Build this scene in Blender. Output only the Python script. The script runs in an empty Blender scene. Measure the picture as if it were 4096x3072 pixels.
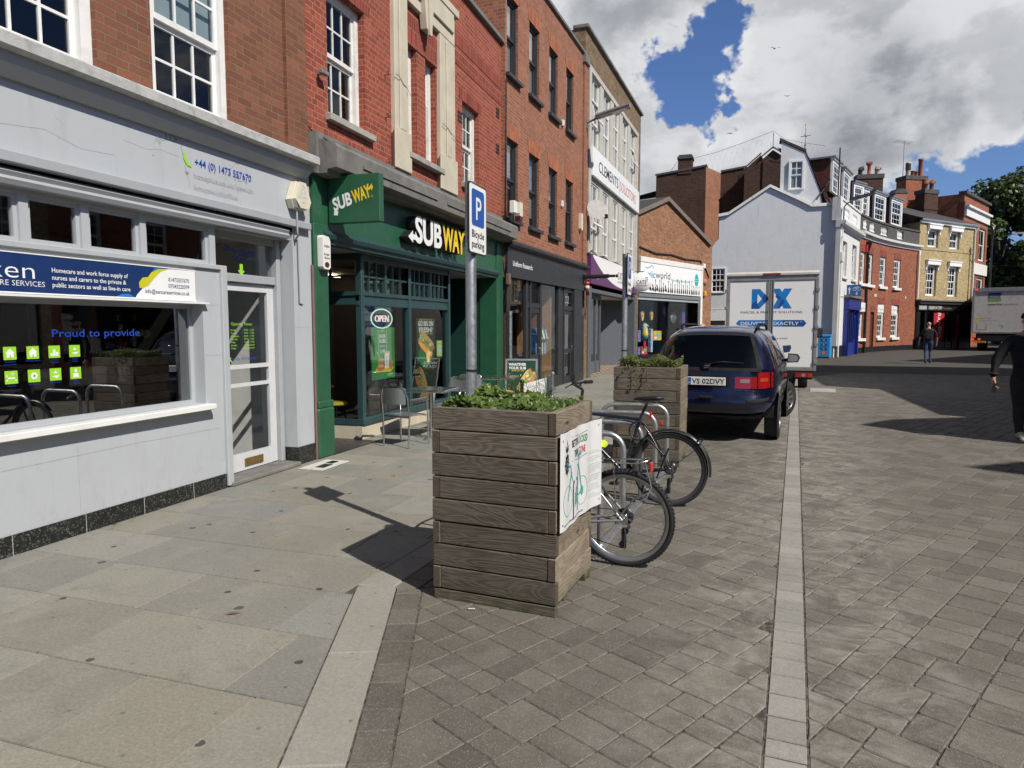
import bpy, bmesh, math, random
from math import sin, cos, pi, radians as R, sqrt, atan2
from mathutils import Vector, Matrix, Quaternion
random.seed(7)
SC = bpy.context.scene
COL = SC.collection
# ---------------- camera ----------------
cam = bpy.data.cameras.new('camera')
cam.sensor_width = 36.0
cam.lens = 682.8 / 1024 * 36
cam.clip_start, cam.clip_end = 0.05, 4000
camo = bpy.data.objects.new('camera', cam)
COL.objects.link(camo)
camo.location = (0, 0, 1.65)
camo.rotation_euler = (R(90 - 4.79), 0, R(18.03))
SC.camera = camo
# ---------------- node helper ----------------
class NB:
    def __init__(s, tree):
        s.t = tree; s.t.nodes.clear()
    def n(s, typ, ins=None, **props):
        nd = s.t.nodes.new(typ)
        for k, v in props.items(): setattr(nd, k, v)
        for k, v in (ins or {}).items(): s.set(nd, k, v)
        return nd
    def set(s, nd, k, v):
        sock = nd.inputs[k]
        if isinstance(v, bpy.types.NodeSocket): s.t.links.new(v, sock)
        elif isinstance(v, bpy.types.Node): s.t.links.new(v.outputs[0], sock)
        else:
            if hasattr(sock.default_value, '__len__') and not hasattr(v, '__len__'): v = (v,) * len(sock.default_value)
            if hasattr(v, '__len__') and len(sock.default_value) == 4 and len(v) == 3: v = (*v, 1)
            sock.default_value = v
    def m(s, op, a, b=None, c=None, clamp=False):
        nd = s.n('ShaderNodeMath', operation=op); nd.use_clamp = clamp
        for i, x in enumerate((a, b, c)):
            if x is not None: s.set(nd, i, x)
        return nd.outputs[0]
    def vm(s, op, a, b=None, sc=None):
        nd = s.n('ShaderNodeVectorMath', operation=op)
        s.set(nd, 0, a)
        if b is not None: s.set(nd, 1, b)
        if sc is not None: s.set(nd, 'Scale', sc)
        return nd.outputs['Value'] if op in ('DOT_PRODUCT', 'LENGTH') else nd.outputs[0]
    def mix(s, f, a, b, blend='MIX'):
        nd = s.n('ShaderNodeMix', data_type='RGBA', blend_type=blend)
        s.set(nd, 0, f); s.set(nd, 6, a); s.set(nd, 7, b)
        return nd.outputs[2]
    def mr(s, v, a, b, c=0, d=1, smooth=False):
        nd = s.n('ShaderNodeMapRange', {0: v, 1: a, 2: b, 3: c, 4: d})
        if smooth: nd.interpolation_type = 'SMOOTHSTEP'
        return nd.outputs[0]
    def noise(s, vec, scale, detail=3, rough=.55, out=0, dist=0):
        nd = s.n('ShaderNodeTexNoise', {'Scale': scale, 'Detail': detail, 'Roughness': rough, 'Distortion': dist})
        if vec is not None: s.set(nd, 'Vector', vec)
        return nd.outputs[out]
    def xyz(s, v): return s.n('ShaderNodeSeparateXYZ', {0: v}).outputs
    def comb(s, x, y, z): return s.n('ShaderNodeCombineXYZ', {0: x, 1: y, 2: z}).outputs[0]
    def scl(s, v, xyz): return s.vm('MULTIPLY', v, xyz)
# ---------------- sun and sky ----------------
SUND = Vector((.879, -.508, 1.0)).normalized()
sl = bpy.data.lights.new('sun', 'SUN'); sl.energy = 5.0; sl.angle = R(.55); sl.color = (1, .945, .86)
so = bpy.data.objects.new('sun', sl); COL.objects.link(so)
so.rotation_euler = (-SUND).to_track_quat('-Z', 'Y').to_euler(); so.location = SUND * 60
W = bpy.data.worlds.new('World'); SC.world = W; W.use_nodes = True
def build_sky():
    b = NB(W.node_tree)
    sky = b.n('ShaderNodeTexSky', sky_type='NISHITA', sun_disc=False, sun_elevation=math.asin(SUND.z),
              sun_rotation=atan2(SUND.x, SUND.y), altitude=30, air_density=1.0, dust_density=.8, ozone_density=1.4)
    d = b.vm('NORMALIZE', b.n('ShaderNodeTexCoord').outputs['Generated'])
    x, y, z = b.xyz(d)
    w1 = b.noise(d, 5.5, 5, .6, out=1); w2 = b.noise(d, 19, 5, .62, out=1)
    warp = b.vm('ADD', b.vm('SCALE', b.vm('SUBTRACT', w1, (.5, .5, .5)), sc=.26), b.vm('SCALE', b.vm('SUBTRACT', w2, (.5, .5, .5)), sc=.085))
    dw = b.vm('ADD', d, warp)
    def banks(v, lst):          # banks of cloud and the gaps between them: azimuth, altitude, radius, weight
        tot = None
        for az, al, wid, wt in lst:
            a, e = R(az), R(al); c = (sin(a) * cos(e), cos(a) * cos(e), sin(e))
            t = b.mr(b.vm('LENGTH', b.vm('SUBTRACT', v, c)), 0, wid, wt, 0, True); tot = t if tot is None else b.m('ADD', tot, t)
        return tot
    def fluff(v):
        X, Y, Z = b.xyz(v); p = b.comb(X, Y, b.m('MULTIPLY', Z, 1.7))
        return b.m('ADD', b.m('MULTIPLY', b.noise(p, 3.6, 8, .56, dist=.25), .85), b.m('MULTIPLY', b.noise(b.vm('ADD', p, (4, 2, 1)), 15, 6, .6), .15))
    n = fluff(d); up = fluff(b.vm('NORMALIZE', b.vm('ADD', d, (.018, -.012, .040))))
    k = b.m('ADD', n, banks(dw, CLOUDS))
    mask = b.mr(k, .485, .615, 0, 1, True)
    deep = b.mr(k, .56, .86, 0, 1, True)
    relief = b.mr(b.m('SUBTRACT', n, up), -.06, .06, 0, 1, True)
    under = banks(dw, SHADED)
    lum = b.m('SUBTRACT', b.m('ADD', .62, b.m('MULTIPLY', relief, .30)), b.m('MULTIPLY', deep, .14)); lum = b.m('SUBTRACT', lum, under, clamp=True)
    cc = b.mix(lum, (2.5, 2.65, 2.95), (9.6, 9.7, 9.8))
    high = b.mr(z, .42, .85, 1, .34, True)
    grey = b.vm('DOT_PRODUCT', sky.outputs[0], (.3, .5, .2)); blue = b.mix(b.mr(z, .4, .8, .0, .55), b.mix(1.0, sky.outputs[0], (.66, .84, 1.22), 'MULTIPLY'), b.comb(grey, grey, grey))
    colr = b.mix(b.m('MULTIPLY', mask, .97), blue, cc)
    colr = b.mix(1.0, colr, b.comb(high, high, high), 'MULTIPLY')
    bg = b.n('ShaderNodeBackground', {'Color': colr, 'Strength': .085})
    o = b.n('ShaderNodeOutputWorld'); b.t.links.new(bg.outputs[0], o.inputs[0])
CLOUDS = [(9, 20, .38, .36), (-9, 27, .18, .26), (-8.0, 11, .16, .30), (3, 31, .25, .2), (-4, 8.5, .12, .12),
          (-2.2, 21.3, .075, -.42), (-4.8, 18.8, .065, -.42), (-.3, 15.4, .050, -.34), (.5, 12.8, .045, -.26), (-1.2, 24.0, .05, -.22), (-6.0, 22.0, .045, -.15),
          (15.0, 8.2, .13, -.46), (19.0, 9.5, .13, -.46), (20.5, 14, .08, -.30), (18.5, 25.5, .07, -.40), (20.0, 21.5, .04, -.12), (19.8, 5.5, .05, .22),
          (120, 40, 1.1, -.25), (190, 45, 1.0, -.22), (-90, 50, .9, -.15), (0, 80, .6, -.2)]
SHADED = [(8, 13.5, .15, .46), (-9, 27, .17, .34), (-7.5, 9, .09, .22), (17, 15.5, .08, .16), (2, 12.5, .10, .2)]
build_sky()
vs = SC.view_settings
vs.view_transform = 'Standard'; vs.look = 'None'; vs.exposure = 0.08; vs.gamma = 1.0
SC.cycles.max_bounces = 7; SC.cycles.diffuse_bounces = 3; SC.cycles.glossy_bounces = 4
SC.cycles.transparent_max_bounces = 16; SC.cycles.transmission_bounces = 4
SC.cycles.use_denoising = True
SC.cycles.caustics_reflective = False; SC.cycles.caustics_refractive = False
# ---------------- mesh builder ----------------
class MB:
    def __init__(s): s.v = []; s.f = []; s.mi = []; s.sm = []; s.tn = []; s.M = None
    def add(s, vs, fs, mi=0, sm=False, tn=0.0):
        k = len(s.v)
        if s.M is None: s.v.extend(tuple(p) for p in vs)
        else: s.v.extend(tuple(s.M @ Vector(p)) for p in vs)
        for f in fs:
            s.f.append([i + k for i in f]); s.mi.append(mi); s.sm.append(sm); s.tn.append(tn)
        return s
    def box(s, x0, x1, y0, y1, z0, z1, mi=0, b=0, tn=0.0):
        if b <= 0:
            return s.add([(x, y, z) for x in (x0, x1) for y in (y0, y1) for z in (z0, z1)],
                         [(0, 1, 3, 2), (4, 6, 7, 5), (0, 4, 5, 1), (2, 3, 7, 6), (0, 2, 6, 4), (1, 5, 7, 3)], mi, False, tn)
        c = [(x0 + x1) / 2, (y0 + y1) / 2, (z0 + z1) / 2]; h = [abs(x1 - x0) / 2, abs(y1 - y0) / 2, abs(z1 - z0) / 2]
        vs = []; idx = {}
        for sx in (-1, 1):
            for sy in (-1, 1):
                for sz in (-1, 1):
                    sg = (sx, sy, sz)
                    for a in range(3):
                        idx[(sg, a)] = len(vs)
                        vs.append(tuple(c[i] + sg[i] * (h[i] if i == a else h[i] - b) for i in range(3)))
        fs = []
        for a in range(3):
            o = [i for i in range(3) if i != a]
            for sg in (-1, 1):
                q = []
                for (u, w) in ((-1, -1), (1, -1), (1, 1), (-1, 1)):
                    t = [0, 0, 0]; t[a] = sg; t[o[0]] = u; t[o[1]] = w; q.append(idx[(tuple(t), a)])
                if (sg == 1) == (a == 1): q.reverse()
                fs.append(q)
        for a in range(3):
            o = [i for i in range(3) if i != a]
            for u in (-1, 1):
                for w in (-1, 1):
                    q = []
                    for e, ax in ((-1, o[0]), (1, o[0]), (1, o[1]), (-1, o[1])):
                        t = [0, 0, 0]; t[a] = e; t[o[0]] = u; t[o[1]] = w; q.append(idx[(tuple(t), ax)])
                    fs.append(q)
        for sg in [(i, j, k) for i in (-1, 1) for j in (-1, 1) for k in (-1, 1)]: fs.append([idx[(sg, a)] for a in range(3)])
        return s.add(vs, fs, mi, False, tn)
    def quad(s, a, b, c, d, mi=0, tn=0.0): return s.add([a, b, c, d], [(0, 1, 2, 3)], mi, False, tn)
    # flat graphics in the XZ plane facing -y
    def rect(s, x0, x1, z0, z1, mi=0, y=0.0): return s.add([(x0, y, z0), (x1, y, z0), (x1, y, z1), (x0, y, z1)], [(0, 1, 2, 3)], mi)
    def pol(s, pts, mi=0, y=0.0): return s.add([(p[0], y, p[1]) for p in pts], [tuple(range(len(pts)))], mi)
    def ell(s, cx, cz, rx, rz, mi=0, y=0.0, n=20, a0=0, rot=0):
        return s.pol([(cx + rx * cos(t) * cos(rot) - rz * sin(t) * sin(rot), cz + rx * cos(t) * sin(rot) + rz * sin(t) * cos(rot)) for t in [a0 + 2 * pi * i / n for i in range(n)]], mi, y)
    def ring(s, cx, cz, r, w, mi=0, y=0.0, n=28, sx=1.0):
        vs = [(cx + sx * q * cos(2 * pi * i / n), y, cz + q * sin(2 * pi * i / n)) for i in range(n) for q in (r - w / 2, r + w / 2)]
        return s.add(vs, [(2 * i, 2 * i + 1, (2 * i + 3) % (2 * n), (2 * i + 2) % (2 * n)) for i in range(n)], mi)
    def line(s, pts, w, mi=0, y=0.0):
        for (a, b) in zip(pts, pts[1:]):
            dx, dz = b[0] - a[0], b[1] - a[1]; L = sqrt(dx * dx + dz * dz) or 1
            ox, oz = -dz / L * w / 2, dx / L * w / 2
            s.pol([(a[0] - ox, a[1] - oz), (b[0] - ox, b[1] - oz), (b[0] + ox, b[1] + oz), (a[0] + ox, a[1] + oz)], mi, y)
        return s
    def prism(s, pts, y0, y1, mi=0, axis='y', sm=False, tn=0.0):
        n = len(pts)
        if axis == 'y': P = lambda p, t: (p[0], t, p[1])
        elif axis == 'x': P = lambda p, t: (t, p[0], p[1])
        else: P = lambda p, t: (p[0], p[1], t)
        vs = [P(p, y0) for p in pts] + [P(p, y1) for p in pts]
        fs = [tuple(range(n)), tuple(range(2 * n - 1, n - 1, -1))]
        s.add(vs, fs, mi, False, tn)
        return s.add(vs, [(i, i + n, (i + 1) % n + n, (i + 1) % n) for i in range(n)], mi, sm, tn)
    def tube(s, pts, r, n=8, mi=0, closed=False, cap=True, sm=True):
        pts = [Vector(p) for p in pts]; m = len(pts)
        rs = r if hasattr(r, '__len__') else [r] * m
        tang = []
        for i in range(m):
            if closed: t = pts[(i + 1) % m] - pts[i - 1]
            else: t = pts[min(i + 1, m - 1)] - pts[max(i - 1, 0)]
            tang.append(t.normalized() if t.length > 1e-9 else Vector((0, 0, 1)))
        u = tang[0].orthogonal().normalized(); vs = []
        for i in range(m):
            u = (u - tang[i] * u.dot(tang[i])); u = u.normalized() if u.length > 1e-6 else tang[i].orthogonal().normalized()
            w = tang[i].cross(u)
            for k in range(n):
                a = 2 * pi * k / n
                vs.append(pts[i] + (u * cos(a) + w * sin(a)) * rs[i])
        fs = []
        for i in range(m if closed else m - 1):
            j = (i + 1) % m
            for k in range(n): fs.append((i * n + k, i * n + (k + 1) % n, j * n + (k + 1) % n, j * n + k))
        s.add(vs, fs, mi, sm)
        if cap and not closed:
            s.add(vs[:n], [tuple(range(n - 1, -1, -1))], mi); s.add(vs[-n:], [tuple(range(n))], mi)
        return s
    def lathe(s, prof, n=16, c=(0, 0, 0), mi=0, axis='z', sm=True, cap=True):
        vs = []
        for r, z in prof:
            for k in range(n):
                a = 2 * pi * k / n
                p = (r * cos(a), r * sin(a), z) if axis == 'z' else ((z, r * cos(a), r * sin(a)) if axis == 'x' else (r * sin(a), z, r * cos(a)))
                vs.append((p[0] + c[0], p[1] + c[1], p[2] + c[2]))
        fs = [(i * n + k, i * n + (k + 1) % n, (i + 1) * n + (k + 1) % n, (i + 1) * n + k) for i in range(len(prof) - 1) for k in range(n)]
        s.add(vs, fs, mi, sm)
        for i, rev in ((0, 1), (len(prof) - 1, 0)):
            if cap and prof[i][0] > 1e-4:
                r_ = range(n - 1, -1, -1) if rev else range(n)
                s.add([vs[i * n + k] for k in r_], [tuple(range(n))], mi)
        return s
    def torus(s, c, Rr, r, axis='y', n=40, k=8, mi=0, fl=1.0):
        vs = []
        for i in range(n):
            a = 2 * pi * i / n
            for j in range(k):
                b = 2 * pi * j / k; q = Rr + r * cos(b); t = r * sin(b) * fl
                p = (q * cos(a), t, q * sin(a)) if axis == 'y' else ((t, q * cos(a), q * sin(a)) if axis == 'x' else (q * cos(a), q * sin(a), t))
                vs.append((c[0] + p[0], c[1] + p[1], c[2] + p[2]))
        return s.add(vs, [(i * k + j, ((i + 1) % n) * k + j, ((i + 1) % n) * k + (j + 1) % k, i * k + (j + 1) % k) for i in range(n) for j in range(k)], mi, True)
    def text(s, t, x, z, h, w=None, y=0.0, mi=0, al='l', ext=0.0, off=0.0, shear=0.0, side=None, rot=0.0, sp=1.0):
        cu = bpy.data.curves.new('t', 'FONT'); cu.body = t; cu.size = h / .72; cu.extrude = ext; cu.offset = off * h; cu.shear = shear
        cu.resolution_u = 4 if h > .08 else 2; cu.space_character = sp
        ob = bpy.data.objects.new('t', cu)
        me = bpy.data.meshes.new_from_object(ob)
        P = [Vector(v.co) for v in me.vertices]
        if P:
            a, b = min(p.x for p in P), max(p.x for p in P)
            k = (w / (b - a)) if w else 1.0
            W_ = (b - a) * k
            x0 = {'l': 0, 'c': -W_ / 2, 'r': -W_}[al]
            vs = []
            for p in P:
                lx, lz = (p.x - a) * k + x0, p.y
                vs.append((x + lx * cos(rot) - lz * sin(rot), y - p.z, z + lx * sin(rot) + lz * cos(rot)))
            fr = [tuple(f.vertices) for f in me.polygons if ext == 0 or f.normal.z > .9]
            sd = [tuple(f.vertices) for f in me.polygons if not (ext == 0 or f.normal.z > .9)]
            s.add(vs, fr, mi)
            if sd: s.add(vs, sd, mi if side is None else side)
        bpy.data.objects.remove(ob); bpy.data.curves.remove(cu); bpy.data.meshes.remove(me)
        return s
    def build(s, name, mats, parent=None, loc=None, rz=0.0, rot=None):
        me = bpy.data.meshes.new(name); me.from_pydata(s.v, [], s.f)
        for m in (mats if isinstance(mats, (list, tuple)) else [mats]): me.materials.append(m)
        me.polygons.foreach_set('material_index', s.mi); me.polygons.foreach_set('use_smooth', s.sm)
        at = me.attributes.new('tone', 'FLOAT', 'FACE'); at.data.foreach_set('value', s.tn)
        me.update()
        return mk(name, me, parent, loc, rz, rot)
def mk(name, me, parent=None, loc=None, rz=0.0, rot=None):
    o = bpy.data.objects.new(name, me); COL.objects.link(o)
    if parent is not None: o.parent = parent
    if loc is not None: o.location = loc
    o.rotation_euler = rot if rot is not None else (0, 0, rz)
    return o
def thing(name, label, cat, loc=(0, 0, 0), rz=0.0, group=None, rot=None):
    o = bpy.data.objects.new(name, None); COL.objects.link(o); o.empty_display_size = .1
    o.location = loc; o.rotation_euler = rot if rot is not None else (0, 0, rz)
    return tag(o, label, cat, group)
def tag(o, label, cat, group=None):
    o['label'] = label; o['category'] = cat
    if group: o['group'] = group
    return o
def struct(o): o['kind'] = 'structure'; return o
def dup(o, parent=None, loc=None, rz=None, label=None):
    c = o.copy(); COL.objects.link(c)
    if parent is not None: c.parent = parent
    if loc is not None: c.location = loc
    if rz is not None: c.rotation_euler = (0, 0, rz)
    if label: c['label'] = label
    for ch in list(o.children): dup(ch, c)
    return c
# ---------------- materials ----------------
MAT = {}
def newmat(name):
    m = bpy.data.materials.new(name); m.use_nodes = True; MAT[name] = m
    return m, NB(m.node_tree)
def fin(b, bsdf):
    o = b.n('ShaderNodeOutputMaterial'); b.t.links.new(bsdf.outputs[0], o.inputs[0])
def pbsdf(b, col, rough, metal=0, spec=.5, normal=None, coat=0, extra=None):
    ins = {'Base Color': col, 'Roughness': rough, 'Metallic': metal, 'Specular IOR Level': spec, 'Coat Weight': coat, 'Coat Roughness': .04}
    ins.update(extra or {})
    p = b.n('ShaderNodeBsdfPrincipled', ins)
    if normal is not None: b.set(p, 'Normal', normal)
    return p
def bump(b, h, st=.3, dist=.01): return b.n('ShaderNodeBump', {'Strength': st, 'Distance': dist, 'Height': h}).outputs[0]
def P(name, col, rough=.6, metal=0, var=.12, vs=5.0, bs=0, bst=.2, spec=.5, coat=0, tone=0, dirt=0, dcol=(.05, .045, .04), emit=None):
    m, b = newmat(name)
    co = b.n('ShaderNodeTexCoord').outputs['Object']
    n1 = b.noise(co, vs, 5, .6)
    lo = tuple(c * (1 - var) for c in col); hi = tuple(min(1, c * (1 + var)) for c in col)
    c = b.mix(b.mr(n1, .3, .7), lo, hi)
    if tone:
        a = b.n('ShaderNodeAttribute', attribute_name='tone').outputs['Fac']
        c = b.mix(1.0, c, b.comb(*[b.m('ADD', 1, b.m('MULTIPLY', a, tone))] * 3), 'MULTIPLY')
    if dirt:
        n2 = b.noise(co, vs * .7, 8, .68, dist=.6)
        c = b.mix(b.m('MULTIPLY', b.mr(n2, .50, .72, 0, 1, True), dirt), c, dcol)
    nm = None
    if bs: nm = bump(b, b.noise(co, bs, 4, .6), bst, .004)
    rr = b.mr(b.noise(co, vs * 2.3, 3), .3, .7, max(0.02, rough - .08), min(1, rough + .08))
    ex = None
    if emit: ex = {'Emission Color': (*emit[:3], 1), 'Emission Strength': emit[3]}
    fin(b, pbsdf(b, c, rr, metal, spec, nm, coat, ex))
    return m
def brick(name, c1, c2, mortar, bw=.225, rh=.075, mo=.011, grime=.25, gcol=(.05, .035, .028), squash=.5, vary=.5):
    m, b = newmat(name)
    tc = b.n('ShaderNodeTexCoord'); co = tc.outputs['Object']
    x, y, z = b.xyz(co); nx, ny, nz = b.xyz(tc.outputs['Normal'])
    side = b.m('GREATER_THAN', b.m('ABSOLUTE', nx), .7)
    u = b.m('ADD', b.m('MULTIPLY', x, b.m('SUBTRACT', 1, side)), b.m('MULTIPLY', y, side))
    jit = b.noise(co, 9, 2)
    v = b.comb(u, b.m('ADD', z, b.m('MULTIPLY', b.m('SUBTRACT', jit, .5), .006)), 0)
    br = b.n('ShaderNodeTexBrick', {'Vector': v, 'Color1': c1, 'Color2': c2, 'Mortar': mortar, 'Scale': 1.0, 'Mortar Size': mo / 2, 'Mortar Smooth': .25,
                                    'Bias': 0.0, 'Brick Width': bw, 'Row Height': rh}, offset=.5, offset_frequency=2, squash=squash, squash_frequency=2)
    # one tone per brick, on the same cells as the bond
    row = b.m('FLOOR', b.m('DIVIDE', z, rh)); par = b.m('FLOORED_MODULO', row, 2.0); wd = b.m('ADD', bw * squash, b.m('MULTIPLY', par, bw * (1 - squash)))
    ofs = b.m('MULTIPLY', b.m('SUBTRACT', 1, par), b.m('MULTIPLY', wd, .5))
    wn = b.n('ShaderNodeTexWhiteNoise', {'Vector': b.comb(b.m('FLOOR', b.m('DIVIDE', b.m('ADD', u, ofs), wd)), row, 0)}).outputs[0]
    c = b.mix(1.0, br.outputs[0], b.comb(*[b.mr(wn, 0, 1, 1 - vary * .5, 1 + vary * .5)] * 3), 'MULTIPLY')
    c = b.mix(br.outputs[1], c, b.mix(b.noise(co, 3, 3), tuple(q * .7 for q in mortar), mortar))
    n2 = b.noise(co, .9, 8, .65, dist=.4)
    c = b.mix(b.m('MULTIPLY', b.mr(n2, .42, .75, 0, 1, True), grime), c, gcol)
    c = b.mix(b.m('MULTIPLY', b.mr(b.noise(co, 34, 4), .35, .7), .22), c, gcol)
    h = b.m('ADD', b.m('MULTIPLY', b.m('SUBTRACT', 1, br.outputs[1]), 1.0), b.m('MULTIPLY', b.noise(co, 45, 4), .4))
    fin(b, pbsdf(b, c, .88, 0, .25, bump(b, h, .55, .006)))
    return m
def glass(name, tint=(.80, .84, .84), refl=1.0, rough=0.0):
    m, b = newmat(name)
    co = b.n('ShaderNodeTexCoord').outputs['Object']
    nm = bump(b, b.noise(co, 2.2, 2), .02, .01)
    ge = b.n('ShaderNodeNewGeometry')
    fc = b.m('ABSOLUTE', b.vm('DOT_PRODUCT', ge.outputs['Incoming'], ge.outputs['Normal']))
    fr = b.m('ADD', .085, b.m('MULTIPLY', b.m('POWER', b.m('SUBTRACT', 1, fc), 4.5), .915))
    t = b.n('ShaderNodeBsdfTransparent', {'Color': tint})
    g = b.n('ShaderNodeBsdfGlossy', {'Color': (.95, .97, 1, 1), 'Roughness': rough, 'Normal': nm})
    mx = b.n('ShaderNodeMixShader', {0: b.m('MULTIPLY', fr, refl, clamp=True)})
    b.t.links.new(t.outputs[0], mx.inputs[1]); b.t.links.new(g.outputs[0], mx.inputs[2])
    fin(b, mx)
    return m
def emat(name, col, st):
    m, b = newmat(name); fin(b, b.n('ShaderNodeEmission', {'Color': col, 'Strength': st})); return m
# plaster and painted render with faint stains and cracks
def render_mat(name, col, rough=.7, stain=.35, scol=None, crack=.5, bst=.25):
    m, b = newmat(name); co = b.n('ShaderNodeTexCoord').outputs['Object']
    scol = scol or tuple(c * .62 for c in col)
    c = b.mix(b.noise(co, 1.3, 6, .6), tuple(q * .93 for q in col), tuple(q * 1.06 for q in col))
    drip = b.noise(b.scl(co, (5, 5, .7)), 1.6, 6, .65, dist=.5)
    c = b.mix(b.m('MULTIPLY', b.mr(drip, .5, .78, 0, 1, True), stain), c, scol)
    blot = b.noise(co, 3.7, 8, .7, dist=.8)
    c = b.mix(b.m('MULTIPLY', b.mr(blot, .60, .80, 0, 1, True), stain * .6), c, scol)
    zz_ = b.xyz(co)[2]; spl = b.noise(b.scl(co, (3.2, 3.2, 2.0)), 2.4, 7, .7, dist=.7)
    c = b.mix(b.m('MULTIPLY', b.m('MULTIPLY', b.mr(zz_, .85, .15), b.mr(spl, .50, .66, 0, 1, True)), stain * .55), c, tuple(q * .8 for q in scol))
    vo = b.n('ShaderNodeTexVoronoi', {'Vector': b.vm('ADD', co, b.vm('SCALE', b.noise(co, 3, 3, out=1), sc=.35)), 'Scale': .9}, feature='DISTANCE_TO_EDGE').outputs[0]
    ck = b.m('MULTIPLY', b.m('MULTIPLY', b.m('LESS_THAN', vo, .0035), b.mr(b.noise(co, 1.1, 2), .58, .66)), crack)
    c = b.mix(ck, c, tuple(q * .35 for q in col))
    pit = b.n('ShaderNodeTexVoronoi', {'Vector': co, 'Scale': 5.0}).outputs[0]
    pk = b.m('MULTIPLY', b.m('LESS_THAN', pit, .045), b.mr(b.noise(co, 1.7, 2), .52, .55))
    c = b.mix(b.m('MULTIPLY', pk, crack), c, tuple(q * .3 for q in col))
    fin(b, pbsdf(b, c, rough, 0, .35, bump(b, b.m('ADD', b.noise(co, 18, 5), b.m('MULTIPLY', b.noise(co, 2.5, 3), 2)), bst, .004)))
    return m
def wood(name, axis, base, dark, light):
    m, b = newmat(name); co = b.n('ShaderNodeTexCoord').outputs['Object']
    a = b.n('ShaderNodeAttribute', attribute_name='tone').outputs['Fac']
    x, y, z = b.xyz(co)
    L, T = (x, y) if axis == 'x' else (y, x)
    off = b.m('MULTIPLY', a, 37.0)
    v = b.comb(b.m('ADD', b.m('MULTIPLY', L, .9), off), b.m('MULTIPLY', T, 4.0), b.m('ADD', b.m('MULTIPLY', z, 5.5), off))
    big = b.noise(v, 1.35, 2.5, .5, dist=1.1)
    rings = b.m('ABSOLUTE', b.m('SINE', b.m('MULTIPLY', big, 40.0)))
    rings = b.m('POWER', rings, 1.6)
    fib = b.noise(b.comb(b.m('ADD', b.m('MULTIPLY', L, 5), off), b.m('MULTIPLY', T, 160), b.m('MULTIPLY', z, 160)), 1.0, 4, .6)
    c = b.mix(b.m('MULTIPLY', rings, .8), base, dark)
    c = b.mix(b.mr(fib, .35, .72), c, b.mix(.5, c, light))
    # knots
    kv = b.comb(b.m('ADD', b.m('MULTIPLY', L, 2.6), off), b.m('MULTIPLY', T, 3), b.m('MULTIPLY', z, 8.5))
    kn = b.n('ShaderNodeTexVoronoi', {'Vector': kv, 'Scale': 1.0, 'Randomness': .8}).outputs[0]
    c = b.mix(b.mr(kn, .05, .13, .9, 0, True), c, tuple(q * .5 for q in dark))
    c = b.mix(b.m('MULTIPLY', b.mr(b.noise(co, 2.6, 6, .65), .4, .75), .55), c, light)
    tone = b.n('ShaderNodeTexWhiteNoise', {'W': b.m('MULTIPLY', a, 91.3)}, noise_dimensions='1D').outputs[0]
    c = b.mix(1.0, c, b.comb(*[b.mr(tone, 0, 1, .72, 1.22)] * 3), 'MULTIPLY')
    # green algae at the foot
    c = b.mix(b.m('MULTIPLY', b.mr(z, .16, .02), b.mr(b.noise(co, 6, 5), .35, .65)), c, (.045, .055, .022))
    h = b.m('ADD', b.m('MULTIPLY', rings, -.6), b.m('MULTIPLY', fib, .7))
    fin(b, pbsdf(b, c, .8, 0, .3, bump(b, h, .6, .003)))
    return m
# ---- shared materials ----
P('white_paint', (.76, .76, .74), .45, var=.05, dirt=.25, dcol=(.42, .40, .36))
P('old_white', (.72, .71, .67), .6, var=.06, vs=9, dirt=.5, dcol=(.36, .34, .30))
P('black_paint', (.012, .013, .015), .38, var=.2)
P('charcoal_paint', (.028, .030, .034), .5, var=.12)
P('slate_frame', (.032, .036, .042), .42, var=.1)
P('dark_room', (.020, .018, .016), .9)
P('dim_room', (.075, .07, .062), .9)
P('pale_room', (.62, .62, .60), .8)
P('galv', (.45, .465, .47), .42, metal=.85, var=.22, vs=14, bs=60, bst=.12, dirt=.35, dcol=(.20, .20, .20))
P('galv_dull', (.30, .31, .32), .55, metal=.6, var=.2, vs=10)
P('steel', (.62, .63, .64), .22, metal=1, var=.06)
P('chrome', (.75, .76, .77), .09, metal=1, var=.03)
P('rubber', (.016, .016, .017), .75, var=.2)
P('black_plastic', (.018, .018, .019), .45)
P('black_metal', (.016, .017, .019), .32, var=.1)
P('sign_white', (.80, .80, .79), .4, var=.03)
P('sign_blue', (.012, .085, .36), .4, var=.05)
P('navy', (.008, .03, .12), .45, var=.04)
P('ink', (.012, .012, .014), .6)
P('lime', (.30, .62, .03), .5, var=.03)
P('decal_blue', (.012, .05, .36), .5, var=.03)
P('grey_stone', (.17, .165, .15), .85, var=.2, vs=4, bs=60, bst=.4, dirt=.6, dcol=(.045, .042, .038))
P('pale_stone', (.52, .47, .36), .8, var=.09, vs=3, bs=50, bst=.25, dirt=.3, dcol=(.30, .26, .20))
P('sill_stone', (.33, .32, .28), .85, var=.15, vs=6, bs=50, bst=.3, dirt=.6, dcol=(.12, .11, .10))
P('concrete', (.46, .44, .39), .85, var=.10, vs=4, bs=50, bst=.25, dirt=.35, dcol=(.24, .22, .19))
P('lead', (.17, .175, .18), .6, var=.2)
P('slate', (.055, .052, .052), .75, var=.3, vs=8, bs=30, bst=.4)
P('clay', (.30, .115, .06), .85, var=.2, vs=8, dirt=.4, dcol=(.10, .05, .03))
P('red_clay', (.33, .07, .04), .75, var=.2, vs=8)
P('cream_clay', (.55, .44, .30), .85, var=.15, vs=9, dirt=.4, dcol=(.2, .15, .1))
P('brass', (.42, .29, .10), .35, metal=.9, var=.15)
P('cream_plastic', (.66, .62, .48), .5, var=.06, vs=9, dirt=.35, dcol=(.3, .27, .2))
P('white_plastic', (.75, .74, .70), .4, var=.03)
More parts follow.
